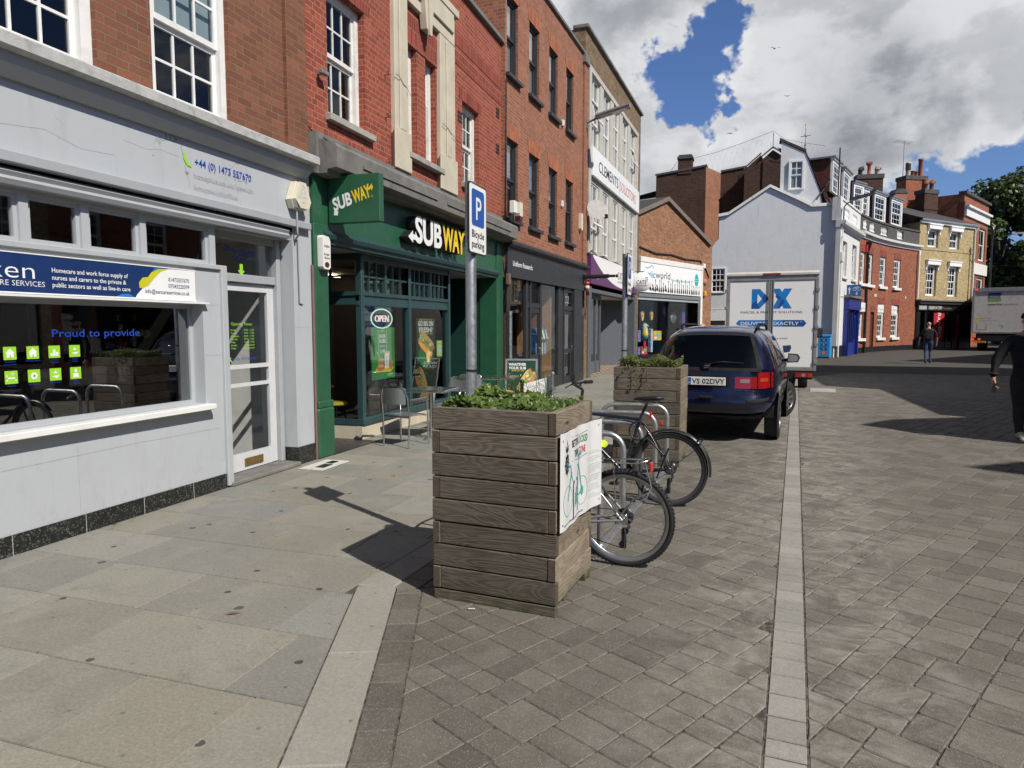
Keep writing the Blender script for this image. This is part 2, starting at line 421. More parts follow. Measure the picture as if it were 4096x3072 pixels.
P('red_plastic', (.45, .02, .015), .35)
P('curtain', (.55, .53, .48), .9, var=.12)
P('blind', (.50, .52, .53), .6, var=.05)
P('blind_pale', (.62, .70, .74), .6, var=.03)
P('skin', (.50, .28, .20), .55, var=.06, vs=20)
glass('glass', (.80, .84, .84), 1.45); glass('glass_film', (.45, .48, .50), 3.6); glass('glass_dark', (.55, .60, .60), .6); glass('glass_clear', (.93, .95, .94), .8)
glass('glass_car', (.20, .23, .24), 1.0)
brick('brick_brown', (.25, .098, .055), (.19, .075, .046), (.24, .19, .13), grime=.18, squash=1, vary=.22)
brick('brick_red', (.37, .082, .046), (.275, .055, .036), (.39, .27, .185), mo=.011, grime=.15, vary=.3)
brick('brick_orange', (.34, .135, .075), (.27, .098, .058), (.42, .31, .21), grime=.2, vary=.35)
brick('brick_olive', (.24, .165, .095), (.17, .11, .065), (.27, .21, .14), grime=.3)
brick('brick_gable', (.36, .17, .085), (.24, .10, .055), (.38, .29, .19), grime=.25)
brick('brick_soot', (.085, .040, .026), (.055, .026, .020), (.14, .10, .07), mo=.016, grime=.4, gcol=(.018, .014, .012))
brick('brick_terrace', (.36, .115, .06), (.26, .075, .045), (.30, .2, .13), mo=.012, grime=.2)
brick('brick_yellow', (.48, .38, .20), (.36, .27, .13), (.40, .33, .22), mo=.012, grime=.3, gcol=(.16, .12, .07))
brick('brick_whitewashed', (.76, .76, .74), (.68, .68, .66), (.60, .60, .58), grime=.10, gcol=(.4, .39, .37), vary=.08)
brick('soldier_red', (.30, .055, .035), (.22, .04, .028), (.36, .25, .17), bw=.075, rh=.225, mo=.009, grime=.1, squash=1)
brick('soldier_orange', (.42, .145, .07), (.34, .10, .05), (.40, .27, .17), bw=.075, rh=.26, mo=.008, grime=.1, squash=1)
brick('tile_hung', (.15, .045, .03), (.10, .035, .026), (.03, .015, .012), bw=.17, rh=.10, mo=.012, grime=.3, squash=1)
brick('roof_tile', (.10, .065, .05), (.07, .05, .042), (.02, .018, .015), bw=.2, rh=.12, mo=.02, grime=.4, squash=1)
render_mat('grey_render', (.425, .448, .468), .62, .34, (.31, .31, .31), .6)
render_mat('gable_render', (.60, .615, .625), .85, .45, (.42, .43, .43), .3, 1.0)
render_mat('old_stucco', (.66, .66, .63), .85, .6, (.30, .29, .27), .3, .4)
P('grey_paint', (.41, .43, .45), .4, var=.04, dirt=.12, dcol=(.3, .3, .3))
P('grey_trim', (.35, .367, .385), .45, var=.05, dirt=.2, dcol=(.26, .26, .26))
P('cornice_top', (.42, .42, .41), .8, var=.15, vs=12, bs=70, bst=.4, dirt=.5, dcol=(.16, .16, .15))
def speckle(name, base, sp, scale=90, rough=.35):
    m, b = newmat(name); co = b.n('ShaderNodeTexCoord').outputs['Object']
    v = b.n('ShaderNodeTexVoronoi', {'Vector': co, 'Scale': scale}); w = b.xyz(v.outputs[1])[0]
    c = b.mix(b.mr(b.noise(co, 30, 4), .4, .7), base, tuple(q * 1.7 for q in base))
    c = b.mix(b.m('MULTIPLY', b.m('GREATER_THAN', w, .86), .75), c, sp)
    c = b.mix(b.mr(b.noise(co, 2, 5), .5, .8, 0, .3), c, tuple(q * .7 for q in base))
    fin(b, pbsdf(b, c, rough, 0, .4)); return m
speckle('black_granite', (.012, .013, .013), (.13, .13, .12), 110, .3)
speckle('pale_granite', (.36, .34, .30), (.14, .13, .12), 150, .75)
P('tile_floor', (.03, .03, .032), .4, var=.15)
# ---- paving ----
def paving_mat(name, base, alt, rough, tone, gum=False, bsc=120, scuff_sheen=False, lich=(.21, .205, .18), sparkle=0):
    m, b = newmat(name); co = b.n('ShaderNodeTexCoord').outputs['Object']
    a = b.n('ShaderNodeAttribute', attribute_name='tone').outputs['Fac']
    w2 = b.n('ShaderNodeTexWhiteNoise', {'W': b.m('MULTIPLY', a, 57.1)}, noise_dimensions='1D').outputs[0]
    c = b.mix(w2, base, alt)
    c = b.mix(1.0, c, b.comb(*[b.m('ADD', 1, b.m('MULTIPLY', a, tone))] * 3), 'MULTIPLY')
    n1 = b.noise(co, 2.2, 8, .65, dist=.4)
    c = b.mix(b.m('MULTIPLY', b.mr(n1, .45, .75, 0, 1, True), .45), c, lich)
    n2 = b.noise(co, 5.5, 6, .6)
    c = b.mix(b.m('MULTIPLY', b.mr(n2, .52, .8, 0, 1, True), .45), c, tuple(q * .55 for q in base))
    n3 = b.noise(co, bsc, 3, .7)
    c = b.mix(1.0, c, b.comb(*[b.mr(n3, .25, .75, .78, 1.22)] * 3), 'MULTIPLY')
    n4 = b.noise(co, 42, 4, .75); c = b.mix(1.0, c, b.comb(*[b.mr(n4, .25, .75, .84, 1.16)] * 3), 'MULTIPLY')
    if sparkle:
        vv = b.n('ShaderNodeTexVoronoi', {'Vector': co, 'Scale': 330}); s_ = b.xyz(vv.outputs[1])[1]
        c = b.mix(b.m('MULTIPLY', b.m('GREATER_THAN', s_, .955), sparkle), c, (.40, .38, .34))
    if scuff_sheen:
        # pale scuffing, plus sun sheen painted into the colour along the channel
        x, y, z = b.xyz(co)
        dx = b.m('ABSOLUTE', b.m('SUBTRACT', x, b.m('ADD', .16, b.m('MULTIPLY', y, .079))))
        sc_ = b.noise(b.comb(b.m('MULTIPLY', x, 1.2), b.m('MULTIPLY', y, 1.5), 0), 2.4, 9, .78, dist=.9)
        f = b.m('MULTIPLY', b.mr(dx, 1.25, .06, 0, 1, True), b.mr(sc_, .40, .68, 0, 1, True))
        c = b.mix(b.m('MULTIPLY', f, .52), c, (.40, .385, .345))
    if gum:
        for sc_, th, k in ((1.7, .036, .8), (3.4, .032, .45), (.8, .022, .7)):
            vo = b.n('ShaderNodeTexVoronoi', {'Vector': b.vm('ADD', co, b.vm('SCALE', b.noise(co, 30, 2, out=1), sc=.012)), 'Scale': sc_}, voronoi_dimensions='2D')
            pick = b.m('GREATER_THAN', b.xyz(vo.outputs[1])[0], .45)
            c = b.mix(b.m('MULTIPLY', b.m('MULTIPLY', b.m('LESS_THAN', vo.outputs[0], th), pick), k), c, (.035, .034, .034))
    rg = b.mr(b.noise(co, 7, 4), .3, .7, rough - .12, min(1, rough + .1))
    fin(b, pbsdf(b, c, rg, 0, .35, bump(b, b.m('ADD', n3, b.m('MULTIPLY', n2, 1.5)), .45, .003)))
    return m
paving_mat('flagstone', (.245, .230, .188), (.212, .216, .202), .72, .11, gum=True, bsc=80, lich=(.31, .30, .255))
paving_mat('paver', (.118, .109, .094), (.138, .125, .104), .72, .18, gum=False, bsc=160, scuff_sheen=True, sparkle=.55)
paving_mat('channel', (.30, .29, .265), (.25, .245, .225), .8, .12, bsc=150, lich=(.40, .38, .34))
paving_mat('kerbstone', (.285, .272, .238), (.262, .252, .226), .8, .06, gum=True, bsc=190, lich=(.34, .325, .28), sparkle=.35)
P('joint_sand', (.088, .080, .066), .95, var=.85, vs=30, bs=150, bst=.6)
P('slab_joint', (.085, .078, .066), .95, var=.8, vs=7, bs=120, bst=.5)
P('far_ground', (.10, .095, .088), .9, var=.15, vs=.4)
brick('far_paving', (.120, .113, .102), (.132, .122, .108), (.08, .075, .066), bw=.24, rh=.16, mo=.012, grime=.3, gcol=(.10, .095, .09))
# ---------------- ground ----------------
def clip(poly, a, b, c):          # keep a*x+b*y+c >= 0
    out = []
    for i in range(len(poly)):
        p, q = poly[i], poly[(i + 1) % len(poly)]
        dp, dq = a * p[0] + b * p[1] + c, a * q[0] + b * q[1] + c
        if dp >= 0: out.append(p)
        if (dp >= 0) != (dq >= 0):
            t = dp / (dp - dq); out.append((p[0] + (q[0] - p[0]) * t, p[1] + (q[1] - p[1]) * t))
    return out
def area(p): return abs(sum(p[i][0] * p[i - 1][1] - p[i - 1][0] * p[i][1] for i in range(len(p)))) / 2
def ccw(p): return p if sum(p[i - 1][0] * p[i][1] - p[i][0] * p[i - 1][1] for i in range(len(p))) > 0 else p[::-1]
def stone(mb, poly, z, gap, ch, drop, tn, tilt=.002, mi=0):
    poly = ccw(poly); cx = sum(p[0] for p in poly) / len(poly); cy = sum(p[1] for p in poly) / len(poly)
    tx, ty = random.uniform(-tilt, tilt), random.uniform(-tilt, tilt); dz = random.uniform(-.0012, .0012)
    def inset(d):
        r = []
        n = len(poly)
        for i in range(n):
            p0, p1, p2 = poly[i - 1], poly[i], poly[(i + 1) % n]
            e1 = Vector((p1[0] - p0[0], p1[1] - p0[1])); e2 = Vector((p2[0] - p1[0], p2[1] - p1[1]))
            if e1.length < 1e-5 or e2.length < 1e-5: r.append(p1); continue
            e1.normalize(); e2.normalize()
            n1 = Vector((-e1.y, e1.x)); n2 = Vector((-e2.y, e2.x)); k = 1 + n1.dot(n2)
            v = (n1 + n2) / max(k, .35)
            r.append((p1[0] + v.x * d, p1[1] + v.y * d))
        return r
    A, B = inset(gap), inset(gap + ch)
    n = len(A)
    zt = lambda p: z + dz + tx * (p[0] - cx) + ty * (p[1] - cy)
    vs = [(p[0], p[1], zt(p) - drop) for p in A] + [(p[0], p[1], zt(p)) for p in B]
    mb.add(vs, [tuple(range(n, 2 * n))] + [(i, (i + 1) % n, (i + 1) % n + n, i + n) for i in range(n)], mi, False, tn)
# lines on the ground: kerb (with its bend) and the pale channel
K1a, K1b = (-1.59, 2.04), (-2.26, 3.74)          # slab side of the kerb, near leg
K2b = (-2.19, 4.72)                              # direction of the far leg
def lineq(p, q):                                  # positive on the right of p->q
    dx, dy = q[0] - p[0], q[1] - p[1]; L = sqrt(dx * dx + dy * dy); return (dy / L, -dx / L, -(dy * p[0] - dx * p[1]) / L)
def off(l, d): return (l[0], l[1], l[2] - d)
def neg(l): return (-l[0], -l[1], -l[2])
L1, L2 = lineq(K1a, K1b), lineq(K1b, K2b)
CH = lineq((.137, 2.604), (.738, 10.239))
CW = .165
YF = 27.0
g = MB()
g.quad((-400, -300, -.05), (400, -300, -.05), (400, 900, -.05), (-400, 900, -.05))
struct(g.build('ground', MAT['far_ground']))
g = MB(); g.quad((-6.5, -6, -.0165), (16, -6, -.0165), (16, YF, -.0165), (-6.5, YF, -.0165))
struct(g.build('bedding_sand', MAT['joint_sand'])); g = MB(); g.quad((-1.9, -5, -.0046), (14, -5, -.0046), (14, YF, -.0046), (-1.9, YF, -.0046)); struct(g.build('joint_sand', MAT['joint_sand']))
g = MB(); g.quad((-11, YF, -.004), (34, YF, -.004), (34, 130, -.004), (-11, 130, -.004))
struct(g.build('road', MAT['far_paving']))
# flagstones in rows across the pavement
sl_ = MB(); rows = []; y = 3.08 - 14 * .583
while y < YF:
    rows.append((y, y + .583 + random.uniform(-.012, .012))); y = rows[-1][1]
for (ya, yb) in rows:
    x = -5.62 + random.uniform(0, .3)
    while x < -1.0:
        w = random.choice([.45, .6, .62, .75, .9, .95, 1.05]) if ya < 12 else random.uniform(.6, 1.0)
        q = [(x, ya), (x + w, ya), (x + w, yb), (x, yb)]; x += w
        lim = [neg(L1)] if (ya + yb) / 2 < 3.74 else [neg(L2)]
        for l in lim: q = clip(q, *l) if len(q) > 2 else q
        if len(q) > 2 and area(q) > .01: stone(sl_, q, 0, .0036, .0025, .007, random.uniform(-1, 1), .0015)
struct(sl_.build('paving_slabs', MAT['flagstone']))
sj = MB(); sj.quad((-5.6, -5, -.012), (-1.2, -5, -.010), (-2.26, 3.74, -.010), (-5.6, 3.74, -.010)); sj.quad((-5.6, 3.7401, -.010), (-2.26, 3.7401, -.010), (-.63, YF, -.010), (-5.6, YF, -.010))
struct(sj.build('slab_bedding', MAT['slab_joint']))
# granite kerb with a bend, then one course of setts along it
kb, bc = MB(), MB()
def along(mb, p, q, d0, d1, step, z, gap, ch, drop, lcut, jit=0):
    dx, dy = q[0] - p[0], q[1] - p[1]; L = sqrt(dx * dx + dy * dy); dx /= L; dy /= L; t = 0
    while t < L - 1e-6:
        e = min(L, t + step * random.uniform(1 - jit, 1 + jit))
        if L - e < step * .35: e = L
        P_ = lambda s, d: (p[0] + dx * s + dy * d, p[1] + dy * s - dx * d)
        q4 = [P_(t, d0), P_(t, d1), P_(e, d1), P_(e, d0)]
        for l in lcut: q4 = clip(q4, *l) if len(q4) > 2 else q4
        if len(q4) > 2 and area(q4) > .002: stone(mb, q4, z, gap, ch, drop, random.uniform(-1, 1), .001)
        t = e
def ext(p, q, a, b):
    dx, dy = q[0] - p[0], q[1] - p[1]; L = sqrt(dx * dx + dy * dy); return ((p[0] - dx / L * a, p[1] - dy / L * a), (q[0] + dx / L * b, q[1] + dy / L * b))
bis = Vector(((L1[0] + L2[0]) / 2, (L1[1] + L2[1]) / 2)); mit = lineq((K1b[0] - bis.x, K1b[1] - bis.y), (K1b[0] + bis.x, K1b[1] + bis.y))
e1 = ext(K1a, K1b, 4.5, .3); e2 = ext(K1b, K2b, .3, 22)
along(kb, *e1, 0, .255, .90, .004, .002, .006, .01, [mit]); along(kb, *e2, 0, .235, .90, .004, .002, .006, .01, [neg(mit)])
along(bc, *e1, .255, .42, .20, .002, .003, .005, .01, [mit], .25); along(bc, *e2, .235, .40, .20, .002, .003, .005, .01, [neg(mit)], .25)
if area([(0, 0)]) == 0: pass
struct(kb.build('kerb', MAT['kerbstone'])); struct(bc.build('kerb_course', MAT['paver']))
# channel of pale setts
chn = MB()
along(chn, *ext((.137, 2.604), (.738, 10.239), 4, 17), 0, CW, .15, .001, .003, .006, .012, [], .3)
struct(chn.build('channel_strip', MAT['channel']))
# random length block paving, rows run obliquely
bp = MB(); A_ = R(62); ux, uy = cos(A_), sin(A_); vx, vy = -uy, ux
def pt(s_, t_): return (ux * s_ + vx * t_, uy * s_ + vy * t_)
def block(s0, s1, ta, tb):
    c0 = pt((s0 + s1) / 2, (ta + tb) / 2)
    if not (-3 < c0[1] < YF + .2 and -2.2 < c0[0] < min(11, .36 * max(c0[1], 0) + 4.2)): return
    j = [random.uniform(-.0022, .0022) for _ in range(8)]; q = [pt(s0 + j[0], ta + j[1]), pt(s1 + j[2], ta + j[3]), pt(s1 + j[4], tb + j[5]), pt(s0 + j[6], tb + j[7])]; sd = CH[0] * c0[0] + CH[1] * c0[1] + CH[2]
    if sd > CW / 2: cuts = [off(CH, CW)]
    elif c0[1] < 3.4: cuts = [neg(CH), off(L1, .42)]
    else: cuts = [neg(CH), off(L2, .40)] + ([off(L1, .42)] if c0[1] < 4 else [])
    for l in cuts: q = clip(q, *l) if len(q) > 2 else q
    if c0[1] > YF - .6: q = clip(q, 0, -1, YF) if len(q) > 2 else q
    if len(q) < 3 or area(q) < .0012: return
    if c0[1] < 9 and len(q) == 4:      # tumbled corners
        k = .010; q2 = []
        for i in range(4):
            p0, p1, p2 = q[i - 1], q[i], q[(i + 1) % 4]
            for o_ in (p0, p2):
                dx, dy = o_[0] - p1[0], o_[1] - p1[1]; L_ = sqrt(dx * dx + dy * dy) or 1; q2.append((p1[0] + dx / L_ * min(k, L_ / 3), p1[1] + dy / L_ * min(k, L_ / 3)))
        q = q2
    stone(bp, q, 0, .0024 + random.uniform(-.0008, .0012), .004, .0055, random.uniform(-1, 1), .014)
def run(s0, L, ta, tb, parts):
    parts = list(parts); random.shuffle(parts); k = L / sum(parts)
    for p_ in parts: block(s0, s0 + p_ * k, ta, tb); s0 += p_ * k
t_ = -26.0
while t_ < 9:                               # bands in which wide and narrow courses change sides
    band = .392; s = -9 - random.uniform(0, .5)
    while s < 34:
        L = random.choice([.392, .47, .47, .31]); flip = random.random() < .5; m_ = t_ + (.156 if flip else .236)
        for (ta, tb) in ((t_, m_), (m_, t_ + band)):
            if tb - ta < .2: run(s, L, ta, tb, {.392: [.156, .236], .47: random.choice([[.235, .235], [.157, .157, .157]]), .31: [.155, .155]}[L])
            else: run(s, L, ta, tb, {.392: random.choice([[.156, .236], [.196, .196]]), .47: random.choice([[.235, .235], [.157, .313]]), .31: random.choice([[.155, .155], [.31]])}[L])
        s += L
    t_ += band
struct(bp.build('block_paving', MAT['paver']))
# ---------------- building helpers (local frame: x along the street, y into the building, z up) ----------------
def wall(mb, s0, s1, z0, z1, ops, mi=0, y=0.0, rev=.10, rmi=None):
    rmi = mi if rmi is None else rmi
    xs = sorted({s0, s1, *[o[0] for o in ops], *[o[1] for o in ops]}); zs = sorted({z0, z1, *[o[2] for o in ops], *[o[3] for o in ops]})
    xs = [q for q in xs if s0 <= q <= s1]; zs = [q for q in zs if z0 <= q <= z1]
    for i in range(len(xs) - 1):
        for j in range(len(zs) - 1):
            cx, cz = (xs[i] + xs[i + 1]) / 2, (zs[j] + zs[j + 1]) / 2
            if any(o[0] < cx < o[1] and o[2] < cz < o[3] for o in ops): continue
            mb.rect(xs[i], xs[i + 1], zs[j], zs[j + 1], mi, y)
    for o in ops:
        a, b_, c, d = o[:4]; r = o[4] if len(o) > 4 else rev
        mb.quad((a, y, c), (a, y, d), (a, y + r, d), (a, y + r, c), rmi); mb.quad((b_, y, d), (b_, y, c), (b_, y + r, c), (b_, y + r, d), rmi)
        mb.quad((a, y, d), (b_, y, d), (b_, y + r, d), (a, y + r, d), rmi); mb.quad((b_, y, c), (a, y, c), (a, y + r, c), (b_, y + r, c), rmi)
def sides(mb, s0, s1, z0, z1, depth, mi=0, y=0.0, top=True, tmi=None):
    mb.quad((s0, y + depth, z0), (s0, y, z0), (s0, y, z1), (s0, y + depth, z1), mi)
    mb.quad((s1, y, z0), (s1, y + depth, z0), (s1, y + depth, z1), (s1, y, z1), mi)
    mb.quad((s1, y + depth, z0), (s0, y + depth, z0), (s0, y + depth, z1), (s1, y + depth, z1), mi)
    if top: mb.quad((s0, y, z1), (s1, y, z1), (s1, y + depth, z1), (s0, y + depth, z1), mi if tmi is None else tmi)
_WC = {}
def sash(par, x, z, w, h, cols=3, rows=4, m='white_paint', y=.10, fr=.055, bar=.02, rail=.05, split=.5, gl='glass_dark', box=.07, blind=None, name='window', depth=.10, rz=0, bb=0):
    key = (round(w, 3), round(h, 3), cols, rows, m, fr, bar, split, box, gl)
    if key not in _WC:
        f = MB(); d = depth
        if box > 0:
            f.box(0, box, -.03, d, 0, h); f.box(w - box, w, -.03, d, 0, h); f.box(box, w - box, -.03, d, h - box * .8, h); f.box(box, w - box, -.045, d, 0, .045)
        x0, x1 = box, w - box; z0, z1 = .045 if box else 0, h - box * .8
        zm = z0 + (z1 - z0) * split
        for k, (a, b_, yo, nr) in enumerate(((z0, zm, .035, rows // 2 if rows > 1 else 1), (zm, z1, 0.0, rows - rows // 2))):
            f.box(x0, x0 + fr * .8, yo, yo + .03, a, b_); f.box(x1 - fr * .8, x1, yo, yo + .03, a, b_)
            lo, hi = (a, a + fr * 1.2) if k == 0 else (a - .005, a + rail)
            f.box(x0 + fr * .8, x1 - fr * .8, yo - .006, yo + .03, lo, hi)
            lo2, hi2 = (b_ - rail, b_) if k == 0 else (b_ - fr * .8, b_)
            f.box(x0 + fr * .8, x1 - fr * .8, yo - .006, yo + .03, lo2, hi2)
            gx0, gx1, gz0, gz1 = x0 + fr * .8, x1 - fr * .8, hi, lo2
            for c in range(1, cols):
                q = gx0 + (gx1 - gx0) * c / cols; f.box(q - bar / 2, q + bar / 2, yo + .003, yo + .026, gz0, gz1)
            for r_ in range(1, nr):
                q = gz0 + (gz1 - gz0) * r_ / nr; f.box(gx0, gx1, yo + .004, yo + .025, q - bar / 2, q + bar / 2)
        gm = MB(); gm.rect(x0 + .01, x1 - .01, zm, z1 - .01, 0, .016); gm.rect(x0 + .01, x1 - .01, z0 + .01, zm, 0, .051)
        _WC[key] = (f, gm, None, None)
        o = f.build(name, MAT[m]); p = gm.build('pane', MAT[gl]); p.parent = o
        _WC[key] = (o.data, p.data)
    else:
        fd, gd = _WC[key]; o = mk(name, fd); p = mk('pane', gd, o)
    o.parent = par; o.location = (x, y, z); o.rotation_euler = (0, 0, rz)
    if blind:
        b_ = MB(); kind, za, zb = blind
        if kind == 'slats':
            q = za
            while q < zb: b_.box(box + .02, w - box - .02, .085, .105, q, q + .028, 0); q += .047
            b_.build('blind', MAT['blind'], o)
        elif kind == 'roller': b_.box(box + .01, w - box - .01, .09, .10, za, zb); b_.build('blind', MAT['blind_pale'], o)
        else:
            n = 24; pts = []
            for (xa, xb) in ((box, box + (w - 2 * box) * .38), (w - box - (w - 2 * box) * .38, w - box)):
                for i in range(n):
                    t0, t1 = i / n, (i + 1) / n
                    ya, yb = .16 + .02 * sin(t0 * 30), .16 + .02 * sin(t1 * 30)
                    b_.quad((xa + (xb - xa) * t0, ya, za), (xa + (xb - xa) * t1, yb, za), (xa + (xb - xa) * t1, yb, zb), (xa + (xb - xa) * t0, ya, zb))
            b_.build('curtain', MAT['curtain'], o)
    return o
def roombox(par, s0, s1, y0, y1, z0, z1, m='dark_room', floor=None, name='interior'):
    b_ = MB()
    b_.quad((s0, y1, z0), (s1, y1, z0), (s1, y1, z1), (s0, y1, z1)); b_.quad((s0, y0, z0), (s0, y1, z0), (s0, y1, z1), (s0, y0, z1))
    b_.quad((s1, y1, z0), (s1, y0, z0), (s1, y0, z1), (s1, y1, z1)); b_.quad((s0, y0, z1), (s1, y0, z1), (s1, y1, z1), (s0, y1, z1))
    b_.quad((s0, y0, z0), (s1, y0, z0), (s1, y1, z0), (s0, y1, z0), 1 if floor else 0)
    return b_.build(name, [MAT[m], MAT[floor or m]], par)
def sillbox(par, x0, x1, z0, z1, m='sill_stone', out=.06, inn=.09, name='sill'):
    b_ = MB(); b_.box(x0, x1, -out, inn, z0, z1, 0, .006); return b_.build(name, MAT[m], par)
def frameof(P0, P1): return ((P0[0], P0[1], 0), atan2(P1[1] - P0[1], P1[0] - P0[0]))
HP = pi / 2
# ================= grey painted shop with brick above =================
def build_grey_shop():
    t = thing('shop_building', 'grey painted care agency shop with brown brick above and a black granite plinth', 'building', (-4.93, 0, 0), HP)
    S0, S1 = -4.0, 7.25
    ops_b = [(1.15, 2.15, 3.70, 5.25), (3.42, 4.42, 3.70, 5.25), (4.98, 5.97, 3.70, 5.25)]
    w = MB(); wall(w, S0, S1, 3.62, 7.6, ops_b, 0, .05, .11); sides(w, S0, S1, 0, 7.6, 8, 0, .05)
    w.box(6.86, 7.24, -.0, .052, 3.64, 7.6); w.build('brick_wall', MAT['brick_brown'], t)
    # rendered shopfront: window, door bay and pier
    r = MB(); wall(r, S0, 5.68, .15, 2.23, [(.3, 5.42, .90, 1.865, .17)], 0, 0)
    wall(r, 6.88, S1, .15, 2.9, [], 0, 0); wall(r, S0, S1, 2.88, 3.56, [], 0, .012)
    r.quad((6.88, 0, .15), (6.88, .32, .15), (6.88, .32, 2.75), (6.88, 0, 2.75)); r.quad((5.68, .30, 0), (5.68, 0, 0), (5.68, 0, 2.23), (5.68, .30, 2.23))
    r.build('rendered_wall', MAT['grey_render'], t)
    k = MB(); k.line([(5.44, 1.372), (5.66, 1.366)], .002, 0, -.0012); k.line([(5.44, 1.862), (5.66, 1.868)], .002, 0, -.0012); k.line([(4.02, .15), (4.02, .52), (4.025, .70)], .002, 0, -.0012); k.line([(3.2, .62), (4.6, .64), (5.6, .63)], .0025, 0, -.0012); k.line([(6.89, 1.64), (7.24, 1.65)], .002, 0, -.0012)
    k.line([(4.6, 3.22), (4.85, 3.2), (5.0, 3.235), (5.2, 3.22)], .0016, 0, .0105); k.line([(3.4, 3.05), (3.9, 3.12), (4.2, 3.05), (4.5, 3.07)], .0016, 0, .0105); k.build('crack', P('crack_grey', (.27, .275, .28), .9), t)
    p = MB(); p.box(S0, 5.66, -.014, .1, 0, .15, 0, .003); p.box(6.875, S1 + .005, -.014, .3, 0, .215, 0, .003)
    for q in (.6, 2.05, 3.46, 4.05, 4.62, 5.2): p.box(q, q + .004, -.0155, 0, 0, .15, 1)
    p.build('plinth', [MAT['black_granite'], MAT['concrete']], t)
    # cornice and string mouldings
    c = MB(); prof = [(.05, 3.44), (-.03, 3.44), (-.05, 3.47), (-.10, 3.50), (-.115, 3.55), (-.19, 3.565), (-.19, 3.645), (-.17, 3.66), (.06, 3.70)]
    c.prism([(a, b_) for a, b_ in prof], S0, S1 - .06, 0, 'x'); c.build('cornice', MAT['cornice_top'], t)
    c = MB(); c.prism([(.02, 3.40), (-.025, 3.40), (-.055, 3.43), (-.10, 3.475), (-.115, 3.545), (.02, 3.545)], S0 + .01, S1 - .10, 0, 'x')
    c.box(S0, 7.16, -.075, .03, 2.80, 2.885, 0, .008); c.prism([(.06, 2.655), (-.035, 2.655), (-.055, 2.69), (-.03, 2.715), (-.05, 2.745), (.06, 2.80)], S0, 6.77, 0, 'x')
    c.build('fascia_moulding', MAT['grey_trim'], t)
    # transom lights
    tr = [(1.35, 2.15), (2.2, 2.62), (2.68, 3.15), (3.2, 3.70), (3.77, 4.20), (4.27, 4.77), (4.83, 5.60)]
    f = MB(); wall(f, S0, 5.68, 2.23, 2.70, [(a, b_, 2.275, 2.62) for a, b_ in tr], 0, .05, .06)
    f.box(S0, 5.68, -.03, .06, 2.215, 2.262, 0, .006); f.box(5.66, 5.74, -.035, .06, .02, 2.262, 0, .006)
    for a, b_ in tr:
        for (q0, q1, q2, q3) in ((a, a + .03, 2.275, 2.62), (b_ - .03, b_, 2.275, 2.62), (a + .03, b_ - .03, 2.275, 2.305), (a + .03, b_ - .03, 2.59, 2.62)): f.box(q0, q1, .075, .115, q2, q3)
    f.build('transom_frame', MAT['grey_paint'], t)
    gp = MB()
    for a, b_ in tr: gp.rect(a, b_, 2.275, 2.62, 0, .10)
    gp.build('transom_pane', MAT['glass'], t)
    # shop window
    f = MB()
    for q in ((.3, .345, .9, 1.865), (5.375, 5.42, .9, 1.865), (.345, 5.375, .9, .935), (.345, 5.375, 1.825, 1.865), (2.2, 2.24, .935, 1.825)): f.box(q[0], q[1], .13, .18, q[2], q[3])
    win = f.build('shop_window', MAT['grey_paint'], t)
    q = MB(); q.rect(.34, 5.38, .93, 1.83, 0, .15); q.build('pane', MAT['glass_film'], win)
    sb = MB(); sb.box(.1, 5.45, -.105, .16, .845, .897, 0, .006); sb.box(.1, 5.45, -.06, .0, 1.868, 1.885); sb.build('sill', MAT['white_paint'], win)
    d = MB(); d.text('Proud to provide', 3.975, 1.57, .062, .83, .146, 0, 'l', 0, .012)
    ic = [(3.46 + .245 * i, 1.30) for i in range(4)]; caps = [('Residential', 'Care Homes'), ('Nursing Homes', ''), ('Private', 'Hospitals'), ('Private', 'Homes'), ('Hospices', ''), ('EMI Settings', ''), ('GP Practices', ''), ('Health', 'Centres')]
    for rw in range(2):
        for i in range(4):
            x, z = 3.64 + .1735 * i, 1.455 - .178 * rw; s = .048
            d.rect(x - s, x + s, z - s, z + s, 1, .146)
            yy = .1445; k = rw * 4 + i
            if k in (0, 1): d.pol([(x - .036, z), (x, z + .036), (x + .036, z)], 2, yy); d.rect(x - .026, x + .026, z - .032, z, 2, yy); d.rect(x - .005, x + .005, z - .032, z - .012, 1, yy - .0015)
            elif k == 2:
                for (a, h_) in ((-.034, .02), (-.012, .05), (.012, .03)): d.rect(x + a, x + a + .02, z - .032, z - .032 + h_, 2, yy)
            elif k in (3, 6): d.pol([(x - .03, z - .015), (x + .01, z - .03), (x + .036, z - .005), (x - .005, z - .01)], 2, yy); d.pol([(x - .018, z + .008), (x, z + .03), (x + .018, z + .008)], 2, yy)
            elif k == 4: d.rect(x - .036, x + .036, z - .012, z, 2, yy); d.rect(x - .036, x - .03, z - .03, z + .02, 2, yy); d.rect(x + .03, x + .036, z - .03, z, 2, yy); d.rect(x + .006, x + .014, z + .012, z + .036, 2, yy); d.rect(x - .004, x + .024, z + .02, z + .028, 2, yy)
            elif k == 5: d.ell(x, z, .026, .026, 2, yy); d.rect(x - .004, x + .004, z - .014, z + .014, 1, yy - .0015); d.rect(x - .014, x + .014, z - .004, z + .004, 1, yy - .0015)
            else: d.ell(x, z + .02, .012, .014, 2, yy); d.pol([(x - .026, z - .034), (x - .02, z), (x + .02, z), (x + .026, z - .034)], 2, yy)
            for j, cp in enumerate(caps[k]):
                if cp: d.text(cp, x, z - .068 - .020 * j, .013, None, .146, 0, 'c')
    d.build('lettering', [MAT['decal_blue'], MAT['lime'], MAT['sign_white']], win)
    roombox(t, S0 + .05, 5.62, .19, 3.4, .05, 2.68, 'dark_room')
